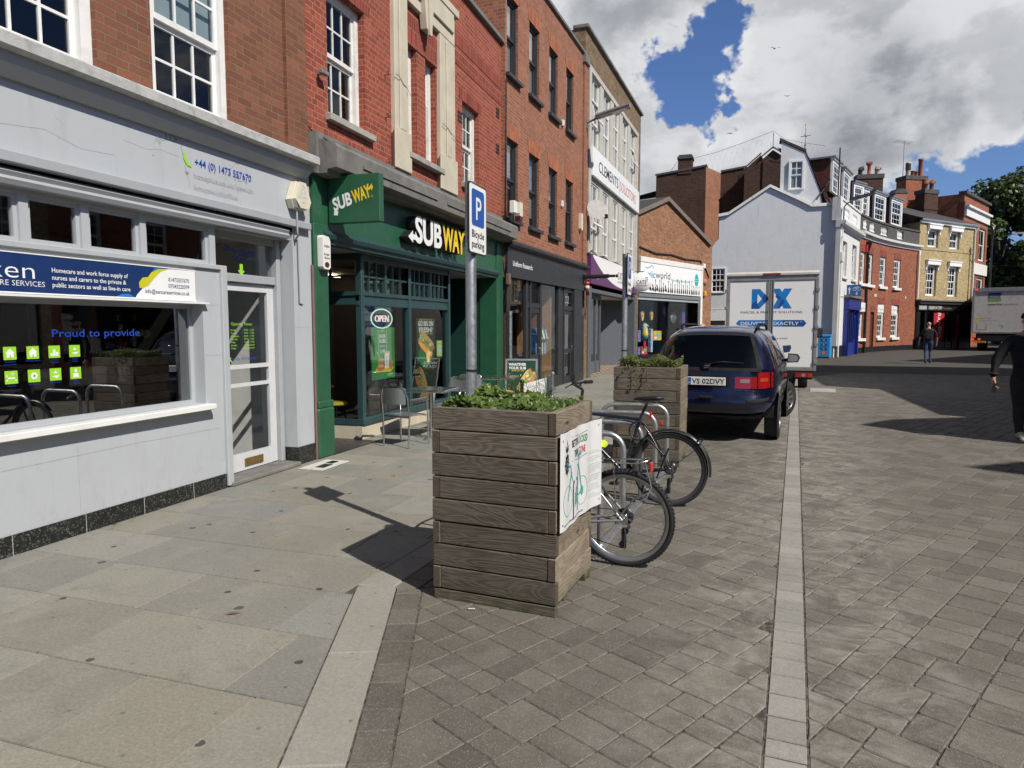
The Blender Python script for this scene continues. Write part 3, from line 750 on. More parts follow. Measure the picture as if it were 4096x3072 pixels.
    bw = MB(); bw.box(4.6, 5.6, 1.2, 1.24, .1, 2.5); bw.build('partition', MAT['dim_room'], t)
    # door bay
    D0, D1 = 5.76, 6.79; dy = .22
    df = MB(); df.box(5.69, 5.76, dy - .04, dy + .08, .05, 2.62); df.box(6.79, 6.86, dy - .06, dy + .08, .05, 2.66, 0, .008); df.box(5.76, 6.79, dy - .04, dy + .08, 2.13, 2.22, 0, .006); df.box(5.76, 6.79, dy - .03, dy + .08, 2.58, 2.66)
    df.box(6.86, 6.885, dy - .02, .33, .05, 2.66); df.box(5.70, 6.875, .03, dy + .1, 2.655, 2.72)
    df.build('door_frame', MAT['grey_trim'], t)
    tp = MB(); tp.rect(5.76, 6.79, 2.22, 2.58, 0, dy + .02); tl = tp.build('transom_light', MAT['glass'], t)
    d = MB(); d.text('Recruiting', 6.275, 2.455, .06, .46, dy + .014, 0, 'c', 0, .01); d.text('Now!', 6.275, 2.37, .06, .24, dy + .014, 0, 'c', 0, .01)
    d.pol([(6.25, 2.335), (6.30, 2.335), (6.30, 2.265), (6.33, 2.265), (6.275, 2.205), (6.22, 2.265), (6.25, 2.265)], 1, dy + .014); d.build('lettering', [MAT['decal_blue'], MAT['lime']], tl)
    dr = MB()
    dr.box(D0, D0 + .07, dy, dy + .045, .06, 2.12, 0, .004); dr.box(D1 - .11, D1, dy, dy + .045, .06, 2.12, 0, .004)
    for a, b_ in ((.06, .25), (.99, 1.03), (1.19, 1.235), (2.04, 2.12)): dr.box(D0 + .07, D1 - .11, dy + .002, dy + .043, a, b_)
    door = dr.build('door', P('door_white', (.58, .59, .60), .4, var=.04, dirt=.2, dcol=(.4, .4, .4)), t)
    q = MB(); q.rect(D0 + .07, D1 - .11, .25, 2.04, 0, dy + .025); q.build('pane', MAT['glass_clear'], door)
    lb = MB(); lb.box(6.21, 6.52, dy - .012, dy, .10, .19, 0, .004); lb.box(6.245, 6.485, dy - .016, dy - .012, .125, .165, 0, .002); lb.build('letterbox', MAT['brass'], door)
    d = MB(); yy = dy + .019
    d.text('Opening Times:', 6.26, 1.665, .036, .34, yy, 0, 'c')
    for i, (dn, hr) in enumerate((('Monday', '09.00 - 17.00'), ('Tuesday', '09.00 - 17.00'), ('Wednesday', '09.00 - 17.00'), ('Thursday', '09.00 - 17.00'), ('Friday', '09.00 - 17.00'), ('Saturday', 'Closed'), ('Sunday', 'Closed'))):
        d.text(dn, 6.08, 1.605 - .033 * i, .02, None, yy, 0); d.text('-', 6.26, 1.605 - .033 * i, .02, None, yy, 0); d.text(hr, 6.29, 1.605 - .033 * i, .02, .165, yy, 0)
    d.text('+44 (0) 1473 557670', 6.06, 1.285, .028, .42, yy, 1, 'l', 0, .008); d.pol([(6.05, 1.32), (6.07, 1.32), (6.072, 1.29), (6.095, 1.275), (6.085, 1.26), (6.055, 1.285)], 0, yy)
    d.build('lettering', [MAT['lime'], MAT['decal_blue']], door)
    # white lobby inside the door, lit through the glass
    lo = MB(); lo.quad((6.93, 1.9, .03), (6.93, .30, .03), (6.93, .30, 2.66), (6.93, 1.9, 2.66)); lo.quad((5.68, .26, .03), (6.93, .26, .03), (6.93, 1.9, .03), (5.68, 1.9, .03), 1)
    lo.quad((5.68, 1.9, .03), (6.93, 1.9, .03), (6.93, 1.9, 2.66), (5.68, 1.9, 2.66)); lo.quad((5.68, .26, 2.66), (6.93, .26, 2.66), (6.93, 1.9, 2.66), (5.68, 1.9, 2.66)); lo.quad((5.68, .3, .03), (5.68, 1.9, .03), (5.68, 1.9, 2.66), (5.68, .3, 2.66))
    lo.build('lobby', [MAT['pale_room'], MAT['dim_room']], t)
    st = MB(); st.box(5.70, 6.872, -.055, .30, 0, .05, 0, .012); st.build('doorstep', MAT['grey_stone'], t)
    # painted phone number and the ghost of an old one
    d = MB(); fy = .006
    d.text('+44 (0) 1473 557670', 5.40, 3.185, .072, .80, fy, 0, 'l', 0, .012)
    d.pol([(5.255, 3.27), (5.285, 3.275), (5.285, 3.235), (5.325, 3.185), (5.36, 3.175), (5.35, 3.155), (5.30, 3.165), (5.255, 3.22)], 1, fy)
    d.text('hoseplus.co.uk/ipswich', 5.38, 3.065, .055, .84, fy, 2, 'l', 0, -.006); d.text('kmipswichoffice', 5.38, 2.955, .055, .60, fy, 2, 'l', 0, -.012); d.text('w', 5.275, 3.08, .045, None, fy, 3)
    d.build('lettering', [MAT['decal_blue'], MAT['lime'], P('ghost_ink', (.40, .36, .38), .7), P('ghost_red', (.38, .14, .15), .7)], t)
    cd = MB(); cd.tube([(6.86, -.085, 3.04), (6.86, -.085, 2.76), (6.87, -.085, 2.70), (6.93, -.015, 2.68), (6.96, -.012, 2.66), (6.97, -.012, 1.93), (7.03, -.012, 1.92)], .011, 6); cd.build('cable_conduit', MAT['grey_trim'], t)
    for i, (a, b_, z0, z1) in enumerate(ops_b):
        sash(t, a, 3.70, 1.0 if i else 1.0, 1.55, 3, 4, 'white_paint', .13, bar=.024, box=.10 if i < 2 else .085, split=.48, blind=('roller', .76, 1.5) if i == 2 else None)
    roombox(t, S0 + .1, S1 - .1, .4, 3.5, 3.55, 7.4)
build_grey_shop()
# signs on it
t = thing('signboard', 'long navy and white care services board above the grey shop window', 'sign', (-4.93, 0, 0), HP)
b = MB(); b.box(1.95, 5.31, -.022, -.002, 1.90, 2.178, 0); b.box(1.94, 5.32, -.026, -.002, 1.89, 1.90, 1); b.box(1.94, 5.32, -.026, -.002, 2.178, 2.186, 1); b.build('board', [MAT['navy'], MAT['sign_white']], t)
d = MB(); y = -.0235
d.pol([(4.62, 1.90), (4.64, 1.93), (4.70, 1.985), (4.76, 2.01), (4.83, 2.08), (4.90, 2.14), (4.99, 2.172), (5.31, 2.178), (5.31, 1.90)], 0, y)
d.pol([(4.665, 1.985), (4.66, 2.03), (4.70, 2.075), (4.76, 2.085), (4.80, 2.13), (4.88, 2.165), (4.99, 2.172), (4.90, 2.14), (4.83, 2.08), (4.76, 2.01), (4.70, 1.985)], 2, y - .0012)
d.pol([(4.80, 2.13), (4.84, 2.172), (4.99, 2.172), (4.88, 2.165)], 3, y - .002); d.pol([(4.42, 1.90), (4.48, 1.925), (4.55, 1.93), (4.62, 1.90)], 3, y - .002)
d.text('xen', 3.385, 2.0, .125, .35, y, 0, 'l', 0, -.012); d.ring(3.425, 2.118, .014, .008, 0, y)
d.text('CARE SERVICES', 3.395, 1.945, .040, .415, y, 0, 'l', 0, -.01, 0)
for i, s_ in enumerate(('Homecare and work force supply of', 'nurses and carers to the private &', 'public sectors as well as live-in care')): d.text(s_, 3.87, 2.06 - .055 * i, .036, (.68, .66, .70)[i], y, 0, 'l', 0, .012)
for i, s_ in enumerate(('01473557670', '07543220599', 'info@xencareservices.co.uk')): d.text(s_, 5.235, 2.06 - .058 * i, .037, (.25, .25, .51)[i], y - .0012, 1, 'r', 0, .015)
d.build('lettering', [MAT['sign_white'], MAT['navy'], P('sign_yellow_green', (.55, .52, .02), .5), P('sign_mid_blue', (.02, .16, .45), .5)], t)
t = thing('alarm_box', 'weathered cream five sided security alarm box on the grey fascia', 'alarm box', (-4.93 + .075, 6.93, 3.16), HP)
b = MB(); pts = [(-.055, .155), (.055, .155), (.15, -.05), (.105, -.14), (-.105, -.14), (-.15, -.05)]; b.prism([(x * 1.05, z * 1.05) for x, z in pts], .0, .075); b.prism(pts, -.055, .0)
b.build('case', MAT['cream_plastic'], t); b = MB(); b.pol([(-.15, -.055), (-.06, -.14), (-.105, -.14)], 0, -.057); b.text('J-S', 0, .02, .045, .12, -.057, 1, 'c', 0, .01); b.text('SECURITY', 0, -.03, .026, .17, -.057, 1, 'c'); b.text('01473', 0, -.085, .02, None, -.057, 2, 'c'); b.ring(0, .095, .022, .004, 2, -.057)
b.build('lettering', [MAT['navy'], P('faded_blue', (.40, .50, .52), .6), P('faded_grey', (.28, .26, .22), .6)], t)
# ================= red brick building with the sandwich shop =================
P('shop_green', (.020, .095, .047), .42, var=.10, dirt=.25, dcol=(.06, .10, .06))
P('shop_teal', (.025, .062, .066), .42, var=.12, dirt=.3, dcol=(.06, .09, .09))
P('shop_deep_green', (.010, .045, .035), .4, var=.12)
P('letter_yellow', (.80, .56, .02), .45, var=.03)
P('beige_room', (.40, .33, .23), .8)
def build_red_brick():
    t = thing('shop_building', 'bright red brick building with a pale stone window surround over a green shopfront', 'building', (-4.93, 0, 0), HP)
    S0, S1 = 7.25, 14.46; ZT = 7.72
    ops = [(7.72, 8.64, 4.33, 5.93), (9.86, 10.27, 4.36, 6.04), (10.60, 11.01, 4.36, 6.04), (12.20, 13.06, 4.36, 5.86)]
    w = MB(); wall(w, S0, S1, 3.2, ZT, ops, 0, .02, .13)
    for a, b_, c, d_ in (ops[0], ops[3]):
        w.box(a - .14, b_ + .14, .014, .03, d_, d_ + .23, 1)
    w.box(9.80, 11.08, .008, .03, 6.04, 6.50, 1); w.box(11.85, 14.44, .012, .03, 6.42, 6.65, 1); w.box(11.85, 14.44, .010, .03, 6.75, 7.0, 1)
    for (x, z) in ((11.98, 5.42), (14.1, 5.35), (14.1, 6.1)):
        for i in range(3):
            for j in range(3): w.box(x + i * .075, x + i * .075 + .05, .012, .03, z + j * .075, z + j * .075 + .05, 2)
    sides(w, S0, S1, 0, ZT, 8, 0, .02); w.build('brick_wall', [MAT['brick_red'], MAT['soldier_red'], MAT['ink']], t)
    st = MB(); st.box(S0, S1 + .02, -.06, .3, ZT, ZT + .10, 0, .012); st.build('coping', MAT['grey_stone'], t)
    # carved stone surround
    s = MB(); bv = .01
    for (a, b_) in ((9.40, 9.84), (11.06, 11.70)):
        s.box(a, b_, -.05, .03, 4.02, 6.62, 0, bv); s.box(a - .06, b_ + .04, -.08, -.048, 4.02, 4.62, 0, bv)
        s.box((a + b_) / 2 - .10, (a + b_) / 2 + .10, -.075, -.048, 4.62, 6.55, 0, bv)
    s.box(9.40, 11.70, -.05, .03, 6.62, 7.12, 0, bv); s.box(9.55, 10.30, -.085, -.049, 6.80, 7.12, 0, bv); s.box(10.62, 11.60, -.085, -.049, 6.80, 7.12, 0, bv)
    s.prism([(10.36, 6.40), (10.56, 6.40), (10.70, 7.20), (10.22, 7.20)], -.13, -.02, 0); s.prism([(10.42, 6.32), (10.50, 6.32), (10.56, 7.20), (10.36, 7.20)], -.16, -.12, 0)
    s.box(9.30, 11.80, -.10, .03, 7.12, 7.26, 0, bv)
    s.build('stone_surround', MAT['pale_stone'], t)
    s = MB()
    for pts in ([(9.37, 5.37), (9.5, 5.36), (9.6, 5.30), (9.72, 5.28), (9.845, 5.2)], [(11.06, 5.12), (11.3, 5.1), (11.42, 5.05), (11.71, 5.0)]): s.line(pts, .012, 0, -.082)
    s.build('crack', MAT['ink'], t)
    for i, (a, b_, c, d_) in enumerate(ops):
        if i in (1, 2): sash(t, a, c, b_ - a, d_ - c, 1, 4, 'old_white', .15, bar=.02, box=.10, split=.62)
        else: sash(t, a, c, b_ - a, d_ - c, 3, 4, 'old_white', .15, bar=.022, box=.085, blind=('curtain', .1, d_ - c - .1) if i == 3 else None)
    sillbox(t, 7.66, 8.80, 4.24, 4.328); sillbox(t, 9.80, 11.12, 4.27, 4.358, out=.10); sillbox(t, 12.14, 13.12, 4.27, 4.358)
    # stone canopy above the fascia
    c = MB(); c.prism([(.03, 3.50), (-.20, 3.50), (-.22, 3.55), (-.35, 3.56), (-.36, 3.80), (-.33, 3.84), (-.05, 3.93), (-.05, 4.02), (.03, 4.02)], 7.30, 14.48, 0, 'x')
    c.box(7.26, 7.31, -.10, .03, 3.50, 3.99); c.box(7.9, 10.2, -.372, -.36, 3.66, 3.70); c.box(10.6, 14.0, -.372, -.36, 3.66, 3.70); c.build('canopy', MAT['grey_stone'], t)
    roombox(t, S0 + .1, S1 - .1, .45, 3.4, 3.4, 7.5)
    # shopfront
    f = MB(); f.box(7.45, 14.02, -.0, .10, 2.80, 3.50); f.box(7.27, 7.57, -.03, .9, 0, 2.92, 0, .012); f.box(7.245, 7.60, -.06, .5, 0, .63, 0, .02); f.box(7.27, 7.60, -.05, .5, .63, .72, 0, .012)
    f.box(14.02, 14.42, -.03, .38, 0, 3.50, 0, .012); f.box(14.03, 14.42, .38, 1.45, 0, 3.50, 1); f.box(14.0, 14.44, -.06, .5, 0, .5, 0, .02); f.box(7.27, 7.46, -.02, .1, 2.92, 3.5)
    f.build('shopfront', [MAT['shop_green'], MAT['shop_deep_green']], t)
    m = MB(); m.prism([(.10, 2.69), (-.03, 2.69), (-.03, 2.73), (-.07, 2.75), (-.09, 2.80), (-.05, 2.82), (-.02, 2.86), (.10, 2.86)], 7.47, 14.03, 0, 'x'); m.quad((7.5, .0, 2.70), (14.02, 0, 2.70), (14.02, 1.6, 2.70), (7.5, 1.6, 2.70), 1); m.build('fascia_moulding', [MAT['shop_teal'], MAT['grey_trim']], t)
    gy = .22; G0, G1 = 8.70, 11.95
    fr = MB(); b = .06
    fr.box(G0, G0 + .09, gy - .05, gy + .05, .25, 2.69, 0, .008); fr.box(G1 - .07, G1, gy - .04, gy + .05, .25, 2.69, 0, .006); fr.box(10.24, 10.33, gy - .035, gy + .05, .28, 2.69, 0, .006)
    for z0, z1, o in ((.22, .31, .06), (1.955, 2.02, .02), (2.10, 2.16, .03), (2.60, 2.69, .03)): fr.box(G0 - .01, G1 + .005, gy - o, gy + .05, z0, z1, 0, .005)
    fr.box(G0, G1, gy - .01, gy + .04, 2.02, 2.10)
    for (a, b_) in ((G0 + .09, 9.46), (9.52, 10.24), (10.33, 11.10), (11.16, G1 - .07)):
        for k in range(1, 3 + (a > 10.2)): q = a + (b_ - a) * k / (3 + (a > 10.2)); fr.box(q - .012, q + .012, gy, gy + .03, 2.16, 2.60)
        fr.box(a, b_, gy, gy + .03, 2.37, 2.395)
        fr.box(b_, b_ + .06, gy - .02, gy + .04, 2.16, 2.60)
    # return of the bay running back into the entrance
    fr.box(G0, G0 + .08, gy + .9, gy + .98, .2, 2.69)
    for z0, z1 in ((.22, .30), (1.97, 2.03), (2.10, 2.16), (2.62, 2.69)): fr.box(G0 - .01, G0 + .06, gy + .05, gy + .9, z0, z1)
    fr.box(G0 + .01, G0 + .05, gy + .05, gy + .9, 2.03, 2.10)
    fr.box(G0 + .015, G0 + .045, gy + .46, gy + .49, 2.16, 2.62); fr.box(G0 + .015, G0 + .045, gy + .05, gy + .9, 2.37, 2.395)
    fr.box(G1, G1 + .05, gy, gy + .05, .25, 2.69); fr.box(12.0, 14.02, gy + 1.15, gy + 1.2, .0, 2.69, 1)
    fr.quad((G1, gy, .0), (G1, gy + 1.2, .0), (G1, gy + 1.2, 2.69), (G1, gy, 2.69), 1)
    fr.build('window_frame', [MAT['shop_teal'], MAT['shop_deep_green']], t)
    gp = MB(); gp.rect(G0 + .05, G1, .28, 2.65, 0, gy + .03); gp.quad((G0 + .03, gy + .9, .28), (G0 + .03, gy + .05, .28), (G0 + .03, gy + .05, 2.65), (G0 + .03, gy + .9, 2.65)); gp.build('pane', MAT['glass'], t)
    sr = MB(); sr.box(G0, G1 + .03, gy - .03, gy + .08, .0, .22, 0, .006); sr.box(G0, G0 + .1, gy + .08, gy + .95, 0, .22); sr.build('stall_riser', MAT['pale_stone'], t)
    fl = MB(); fl.box(7.57, 8.70, -.06, 2.2, -.01, .012); fl.build('entrance_floor', MAT['tile_floor'], t); fl = MB(); fl.box(G1, 14.02, -.06, 1.4, -.01, .012); fl.build('recess_floor', MAT['tile_floor'], t)
    for k_, (a, b_) in enumerate(((9.3, 1.6), (11.2, 2.4), (8.9, 3.2), (12.6, 3.0))): l = MB(); l.box(a - .45, a + .45, b_ - .05, b_ + .05, 2.60, 2.64); l.build('ceiling_light', MAT['tube_light'] if k_ else emat('tube_light', (1, .86, .62), 5.0), t)
    roombox(t, 7.5, 13.9, gy + 1.22, 4.2, .02, 2.66, 'beige_room', 'tile_floor')
    rb = MB(); rb.quad((G0, gy + .06, .02), (G1, gy + .06, .02), (G1, gy + 1.3, .02), (G0, gy + 1.3, .02)); rb.quad((G0, gy + .06, 2.66), (G1, gy + .06, 2.66), (G1, gy + 1.3, 2.66), (G0, gy + 1.3, 2.66), 1)
    rb.box(9.2, 10.1, 3.0, 3.05, .02, 2.1, 2); rb.box(11.95, 12.0, gy, 3.4, .02, 2.66, 3); rb.box(8.2, 13.6, 3.9, 4.1, .9, 1.0, 2); rb.build('shop_room', [MAT['tile_floor'], MAT['dim_room'], P('dark_wood', (.06, .03, .015), .5), MAT['dim_room']], t)
    cb = MB()
    for pts in ([(14.47, .0, 3.3), (14.46, -.04, 2.9), (14.49, -.05, 2.5), (14.45, -.04, 2.2), (14.48, -.03, 1.9)], [(7.25, .0, 4.05), (7.3, -.02, 4.0), (7.6, -.06, 3.95), (8.0, -.06, 3.97), (8.3, -.06, 3.93)]): cb.tube(pts, .009, 5)
    for z in (4.7, 4.05, 5.3): cb.tube([(9.2, .02, z), (9.2, -.05, z), (9.2, -.05, z + .05), (9.2, -.02, z + .05)], .006, 5)
    cb.tube([(7.235, -.02, 0), (7.235, -.02, 2.4)], .018, 6, 1); cb.build('cable', [MAT['black_plastic'], P('rust_pipe', (.17, .10, .09), .7)], t)
build_red_brick()
LT = [MAT['sign_white'], MAT['letter_yellow'], MAT['ink']]
t = thing('fascia_sign', 'raised white and yellow block letters on the green fascia', 'sign', (-4.93, 10.82, 2.99), HP)
d = MB()
def logo(d, x0, x1, z0, h, y, ext, off):
    w = x1 - x0; m = x0 + w * .50
    d.text('SUB', m - .008 * w, z0, h, w * .455, y, 0, 'r', ext, off, 0, 2); d.text('WAY', m + .008 * w, z0, h, w * .44, y, 1, 'l', ext, off, 0, 2)
    e = .07 * h; ye = y - ext - .001
    for sgn, mi, bx, bz in ((-1, 0, x0 + .052 * w, z0 + .13 * h), (1, 1, x1 - .062 * w, z0 + .97 * h)):
        pts = [(bx, bz - sgn * .09 * h), (bx + sgn * .055 * w, bz - sgn * .13 * h) , (bx + sgn * .05 * w, bz - sgn * .28 * h + sgn * .02 * h), (bx + sgn * .125 * w, bz + sgn * .02 * h), (bx + sgn * .05 * w, bz + sgn * .22 * h), (bx + sgn * .052 * w, bz + sgn * .09 * h), (bx, bz + sgn * .09 * h)]
        if ext > .02: d.prism(pts, y - ext, y + ext, 2)
        d.pol(pts, mi, ye)
logo(d, -1.12, 1.12, -.01, .40, -.09, .075, .05); d.build('lettering', LT, t)
t = thing('projecting_sign', 'green box sign standing out from the wall over the pavement', 'sign', (-4.9, 7.6, 2.945), 0)
b = MB(); b.box(0, .72, 0, .11, 0, .585, 0, .006); b.build('case', MAT['shop_green'], t)
d = MB()
for s_, mi, x0, x1, z0 in (('SUB', 0, .085, .36, .15), ('WAY', 1, .37, .63, .235)):
    d.text(s_, x0, z0, .155, x1 - x0, -.003, mi, 'l', 0, .05, .12, None, .30)
d.pol([(.10, .17), (.145, .14), (.135, .125), (.135, .095), (.075, .10), (.085, .155)], 0, -.0035); d.pol([(.56, .40), (.60, .435), (.61, .46), (.635, .415), (.615, .37), (.605, .40), (.575, .375)], 1, -.0035); d.ring(.62, .305, .011, .003, 1, -.0035)
d.build('lettering', LT, t)
t = thing('alarm_box', 'white rounded burglar alarm box with dark red lens on the green pilaster', 'alarm box', (-4.93 + .032, 7.42, 2.36), HP)
b = MB(); b.prism([(-.085, .03), (-.055, .0), (.05, 0), (.08, .03), (.085, .35), (.05, .40), (-.07, .41), (-.09, .38)], -.075, 0); b.build('case', MAT['white_plastic'], t)
b = MB(); b.ell(0, .055, .05, .035, 0, -.077); b.build('lens', P('dark_red_lens', (.10, .012, .012), .3), t)
d = MB(); d.text('Anglian', 0, .27, .030, .12, -.077, 0, 'c', 0, .01); d.text('Burglar', 0, .17, .030, .12, -.077, 0, 'c', 0, .01); d.text('Alarms', 0, .125, .030, .12, -.077, 0, 'c', 0, .01); d.build('lettering', MAT['ink'], t)
t = thing('floodlight', 'small rusty floodlight on the bright red brick by the drainpipe', 'lamp', (-4.93, 7.50, 4.72), HP)
b = MB(); b.box(-.07, .07, -.10, -.04, 0, .05, 0, .006); b.box(-.02, .02, -.05, .02, .01, .04); b.build('case', MAT['lead'], t)
# posters and neon in the window (inside the glass)
GREENS = [P('poster_green', (.03, .24, .05), .5, var=.25, vs=3), P('poster_dark', (.008, .05, .022), .5), emat('poster_neon', (.25, 1, .2), .55), MAT['sign_white'], MAT['letter_yellow'], P('bun', (.50, .24, .06), .6, var=.25, vs=20), P('lettuce', (.22, .42, .05), .6, var=.3, vs=20), P('ham', (.50, .16, .10), .6, var=.25, vs=20), P('bread_light', (.62, .42, .18), .6, var=.2, vs=20)]
def sandwich(d, cx, cz, s, ang, y):
    def rp(x, z): return (cx + s * (x * cos(ang) - z * sin(ang)), cz + s * (x * sin(ang) + z * cos(ang)))
    def el(x, z, rx, rz, mi, k): d.pol([rp(x + rx * cos(a), z + rz * sin(a)) for a in [2 * pi * i / 22 for i in range(22)]], mi, y - .0008 * k)
    el(.02, .10, .54, .15, 5, 1); el(0, .17, .48, .08, 8, 2); el(0, -.10, .52, .17, 8, 3); el(0, .0, .50, .085, 6, 4)
    rnd = random.Random(3)
    for i in range(26): el(rnd.uniform(-.44, .44), rnd.uniform(-.09, .10), rnd.uniform(.03, .08), rnd.uniform(.02, .05), rnd.choice([6, 7, 7, 4, 3]), 5 + i * .2)
    el(0, -.17, .50, .09, 5, 11)
def poster_a():
    t = thing('poster', 'green meal deal poster with a down arrow below the neon sign', 'poster', (-5.155, 9.12, .84), HP); W_, H_ = .74, .80
    b = MB(); b.box(0, W_, 0.036, .040, 0, H_, 0); b.build('sheet', GREENS, t); d = MB(); y = .0345
    d.line([(.21, .76), (.21, .40), (.15, .43), (.32, .28)], .016, 2, y); d.line([(.47, .76), (.47, .40), (.55, .43), (.34, .27)], .016, 2, y)
    d.text('SUBWAY', .34, .73, .03, .14, y, 4, 'c', 0, .03); d.text('SAVER', .34, .64, .055, .21, y, 3, 'c', 0, .04); d.text('SUBS', .34, .565, .055, .21, y, 3, 'c', 0, .04); d.text('MEAL DEAL', .34, .50, .026, .19, y, 3, 'c', 0, .02); d.text('3.99', .34, .40, .06, .17, y, 3, 'c', 0, .03)
    d.pol([(.08, .12), (.60, .10), (.70, .17), (.18, .21)], 4, y); 
    for (cx, cz) in ((.27, .17), (.29, .26)): d.ell(cx, cz, .12, .045, 5, y - .001); d.ell(cx, cz + .012, .11, .02, 7, y - .002); d.ell(cx, cz + .035, .10, .025, 8, y - .003)
    d.pol([(.40, .16), (.52, .16), (.55, .40), (.39, .40)], 3, y - .004); d.rect(.38, .56, .40, .425, 4, y - .0045); d.text('SUBWAY', .475, .20, .03, .16, y - .005, 0, 'l', 0, .03, 0, None, pi / 2); d.ell(.60, .22, .06, .075, 5, y - .004)
    d.text('SUBWAY', .60, .06, .022, .16, y, 3, 'c', 0, .02); d.build('print', GREENS, t)
def poster_b():
    t = thing('poster', 'dark green poster of a sandwich held up in one hand', 'poster', (-5.155, 10.65, 1.02), HP); W_, H_ = .76, .78
    b = MB(); b.box(0, W_, 0.036, .040, 0, H_, 1); b.build('sheet', GREENS, t); d = MB(); y = .0345
    d.text('BECAUSE YOU CAN', .38, .745, .022, .5, y, 4, 'c', 0, .02); d.text('GO BIG ON', .38, .645, .085, .62, y, 3, 'c', 0, .05); d.text('FRESH?', .38, .535, .085, .56, y, 3, 'c', 0, .05); d.text("YOU'VE GOT GREAT TASTE", .38, .495, .025, .55, y, 4, 'c', 0, .02)
    d.ell(.36, .12, .28, .20, 0, y); sandwich(d, .38, .33, .62, R(-25), y - .001); d.pol([(.38, 0), (.50, 0), (.52, .12), (.60, .18), (.42, .20), (.36, .14)], 8, y - .012); d.text('SUBWAY', .05, .05, .024, .17, y, 3, 'l', 0, .03)
    for i in range(14): r = random.Random(i); d.ell(r.uniform(.03, .73), r.uniform(.2, .76), .02, .008, r.choice([4, 6, 7]), y - .0005, 8, 0, r.uniform(0, 3))
    d.build('print', GREENS, t)
poster_a(); poster_b()
t = thing('notice', 'small bright green nutrition list at the right edge of the shop window', 'notice', (-5.155, 11.49, 1.10), HP)
b = MB(); b.box(0, .24, .036, .040, 0, .30, 0); 
for i in range(8): b.rect(.03, .21, .03 + i * .025, .045 + i * .025, 1, .0345)
b.rect(.05, .19, .25, .275, 1, .0345); b.build('sheet', [MAT['lime'], MAT['sign_white']], t)
t = thing('neon_sign', 'oval neon open sign glowing pale behind the window', 'sign', (-5.165, 9.46, 1.775), HP)
b = MB(); b.tube([(.33 * cos(a), .03, .145 * sin(a)) for a in [2 * pi * i / 40 for i in range(40)]], .010, 6, 0, True); b.text('OPEN', 0, -.05, .105, .43, .03, 1, 'c', .006, .0); b.build('tubes', [emat('neon_mint', (.55, 1, .85), 1.1), emat('neon_pink', (1, .78, .72), 1.1)], t)
b = MB(); b.tube([(.34 * cos(a), .05, .155 * sin(a)) for a in [2 * pi * i / 40 for i in range(40)]], .012, 6, 0, True); b.tube([(-.1, .05, .14), (-.1, .05, .9)], .002, 4); b.tube([(.1, .05, .14), (.1, .05, .9)], .002, 4); b.build('backing', MAT['black_plastic'], t)
# stools and tables seen inside
def stool(x, y, col, lab, rz=0):
    t = thing('stool', lab, 'stool', (x, y, .025), rz, 'padded stools inside the sandwich shop')
    b = MB(); b.lathe([(0, .44), (.18, .44), (.20, .455), (.20, .475), (.17, .495), (0, .50)], 18); b.build('seat', MAT[col], t)
    for a in range(4):
        q = a * HP + .78; b = MB(); b.tube([(.15 * cos(q), .15 * sin(q), .44), (.19 * cos(q), .19 * sin(q), 0)], .012, 6); b.build('leg', MAT['black_metal'], t)
    b = MB(); b.torus((0, 0, .2), .17, .008, 'z', 20, 6); b.build('foot_ring', MAT['black_metal'], t)
P('vinyl_yellow', (.55, .38, .03), .4); P('vinyl_red', (.36, .05, .04), .4)
stool(-5.75, 8.95, 'vinyl_yellow', 'yellow padded stool just inside the shop window'); stool(-5.72, 10.0, 'vinyl_red', 'red padded stool behind the meal deal poster'); stool(-6.5, 8.5, 'vinyl_red', 'red padded stool by the entrance, under the brown table')
t = thing('cafe_table', 'round brown table inside the shop by the entrance', 'table', (-6.15, 8.55, .02)); b = MB(); b.lathe([(0, .70), (.36, .70), (.37, .715), (.36, .73), (0, .73)], 24); b.build('tabletop', P('table_brown', (.28, .12, .04), .35), t); b = MB(); b.tube([(0, 0, .02), (0, 0, .70)], .03, 8); b.build('leg', MAT['black_metal'], t); b = MB(); b.lathe([(.2, 0), (.2, .015), (.03, .04), (0, .04)], 20); b.build('base', MAT['black_metal'], t)
for i, (x, y, l) in enumerate(((-5.75, 11.0, 'dark slatted chair inside behind the sandwich poster'), (-5.8, 11.45, 'dark slatted chair inside near the right window post'))):
    t = thing('chair', l, 'chair', (x, y, .025), HP if i else HP + .2, 'dark chairs inside the sandwich shop'); b = MB(); b.box(-.2, .2, -.2, .2, .42, .46, 0, .01); b.build('seat', MAT['black_plastic'], t)
    b = MB()
    for z in (.6, .7, .8, .9): b.box(-.18, .18, .18, .2, z, z + .06)
    b.box(-.2, -.17, .17, .21, .44, .98); b.box(.17, .2, .17, .21, .44, .98); b.build('backrest', MAT['black_plastic'], t)
    for sx in (-1, 1):
        for sy in (-1, 1): b = MB(); b.box(sx * .18 - .015, sx * .18 + .015, sy * .18 - .015, sy * .18 + .015, 0, .43); b.build('leg', MAT['black_plastic'], t)
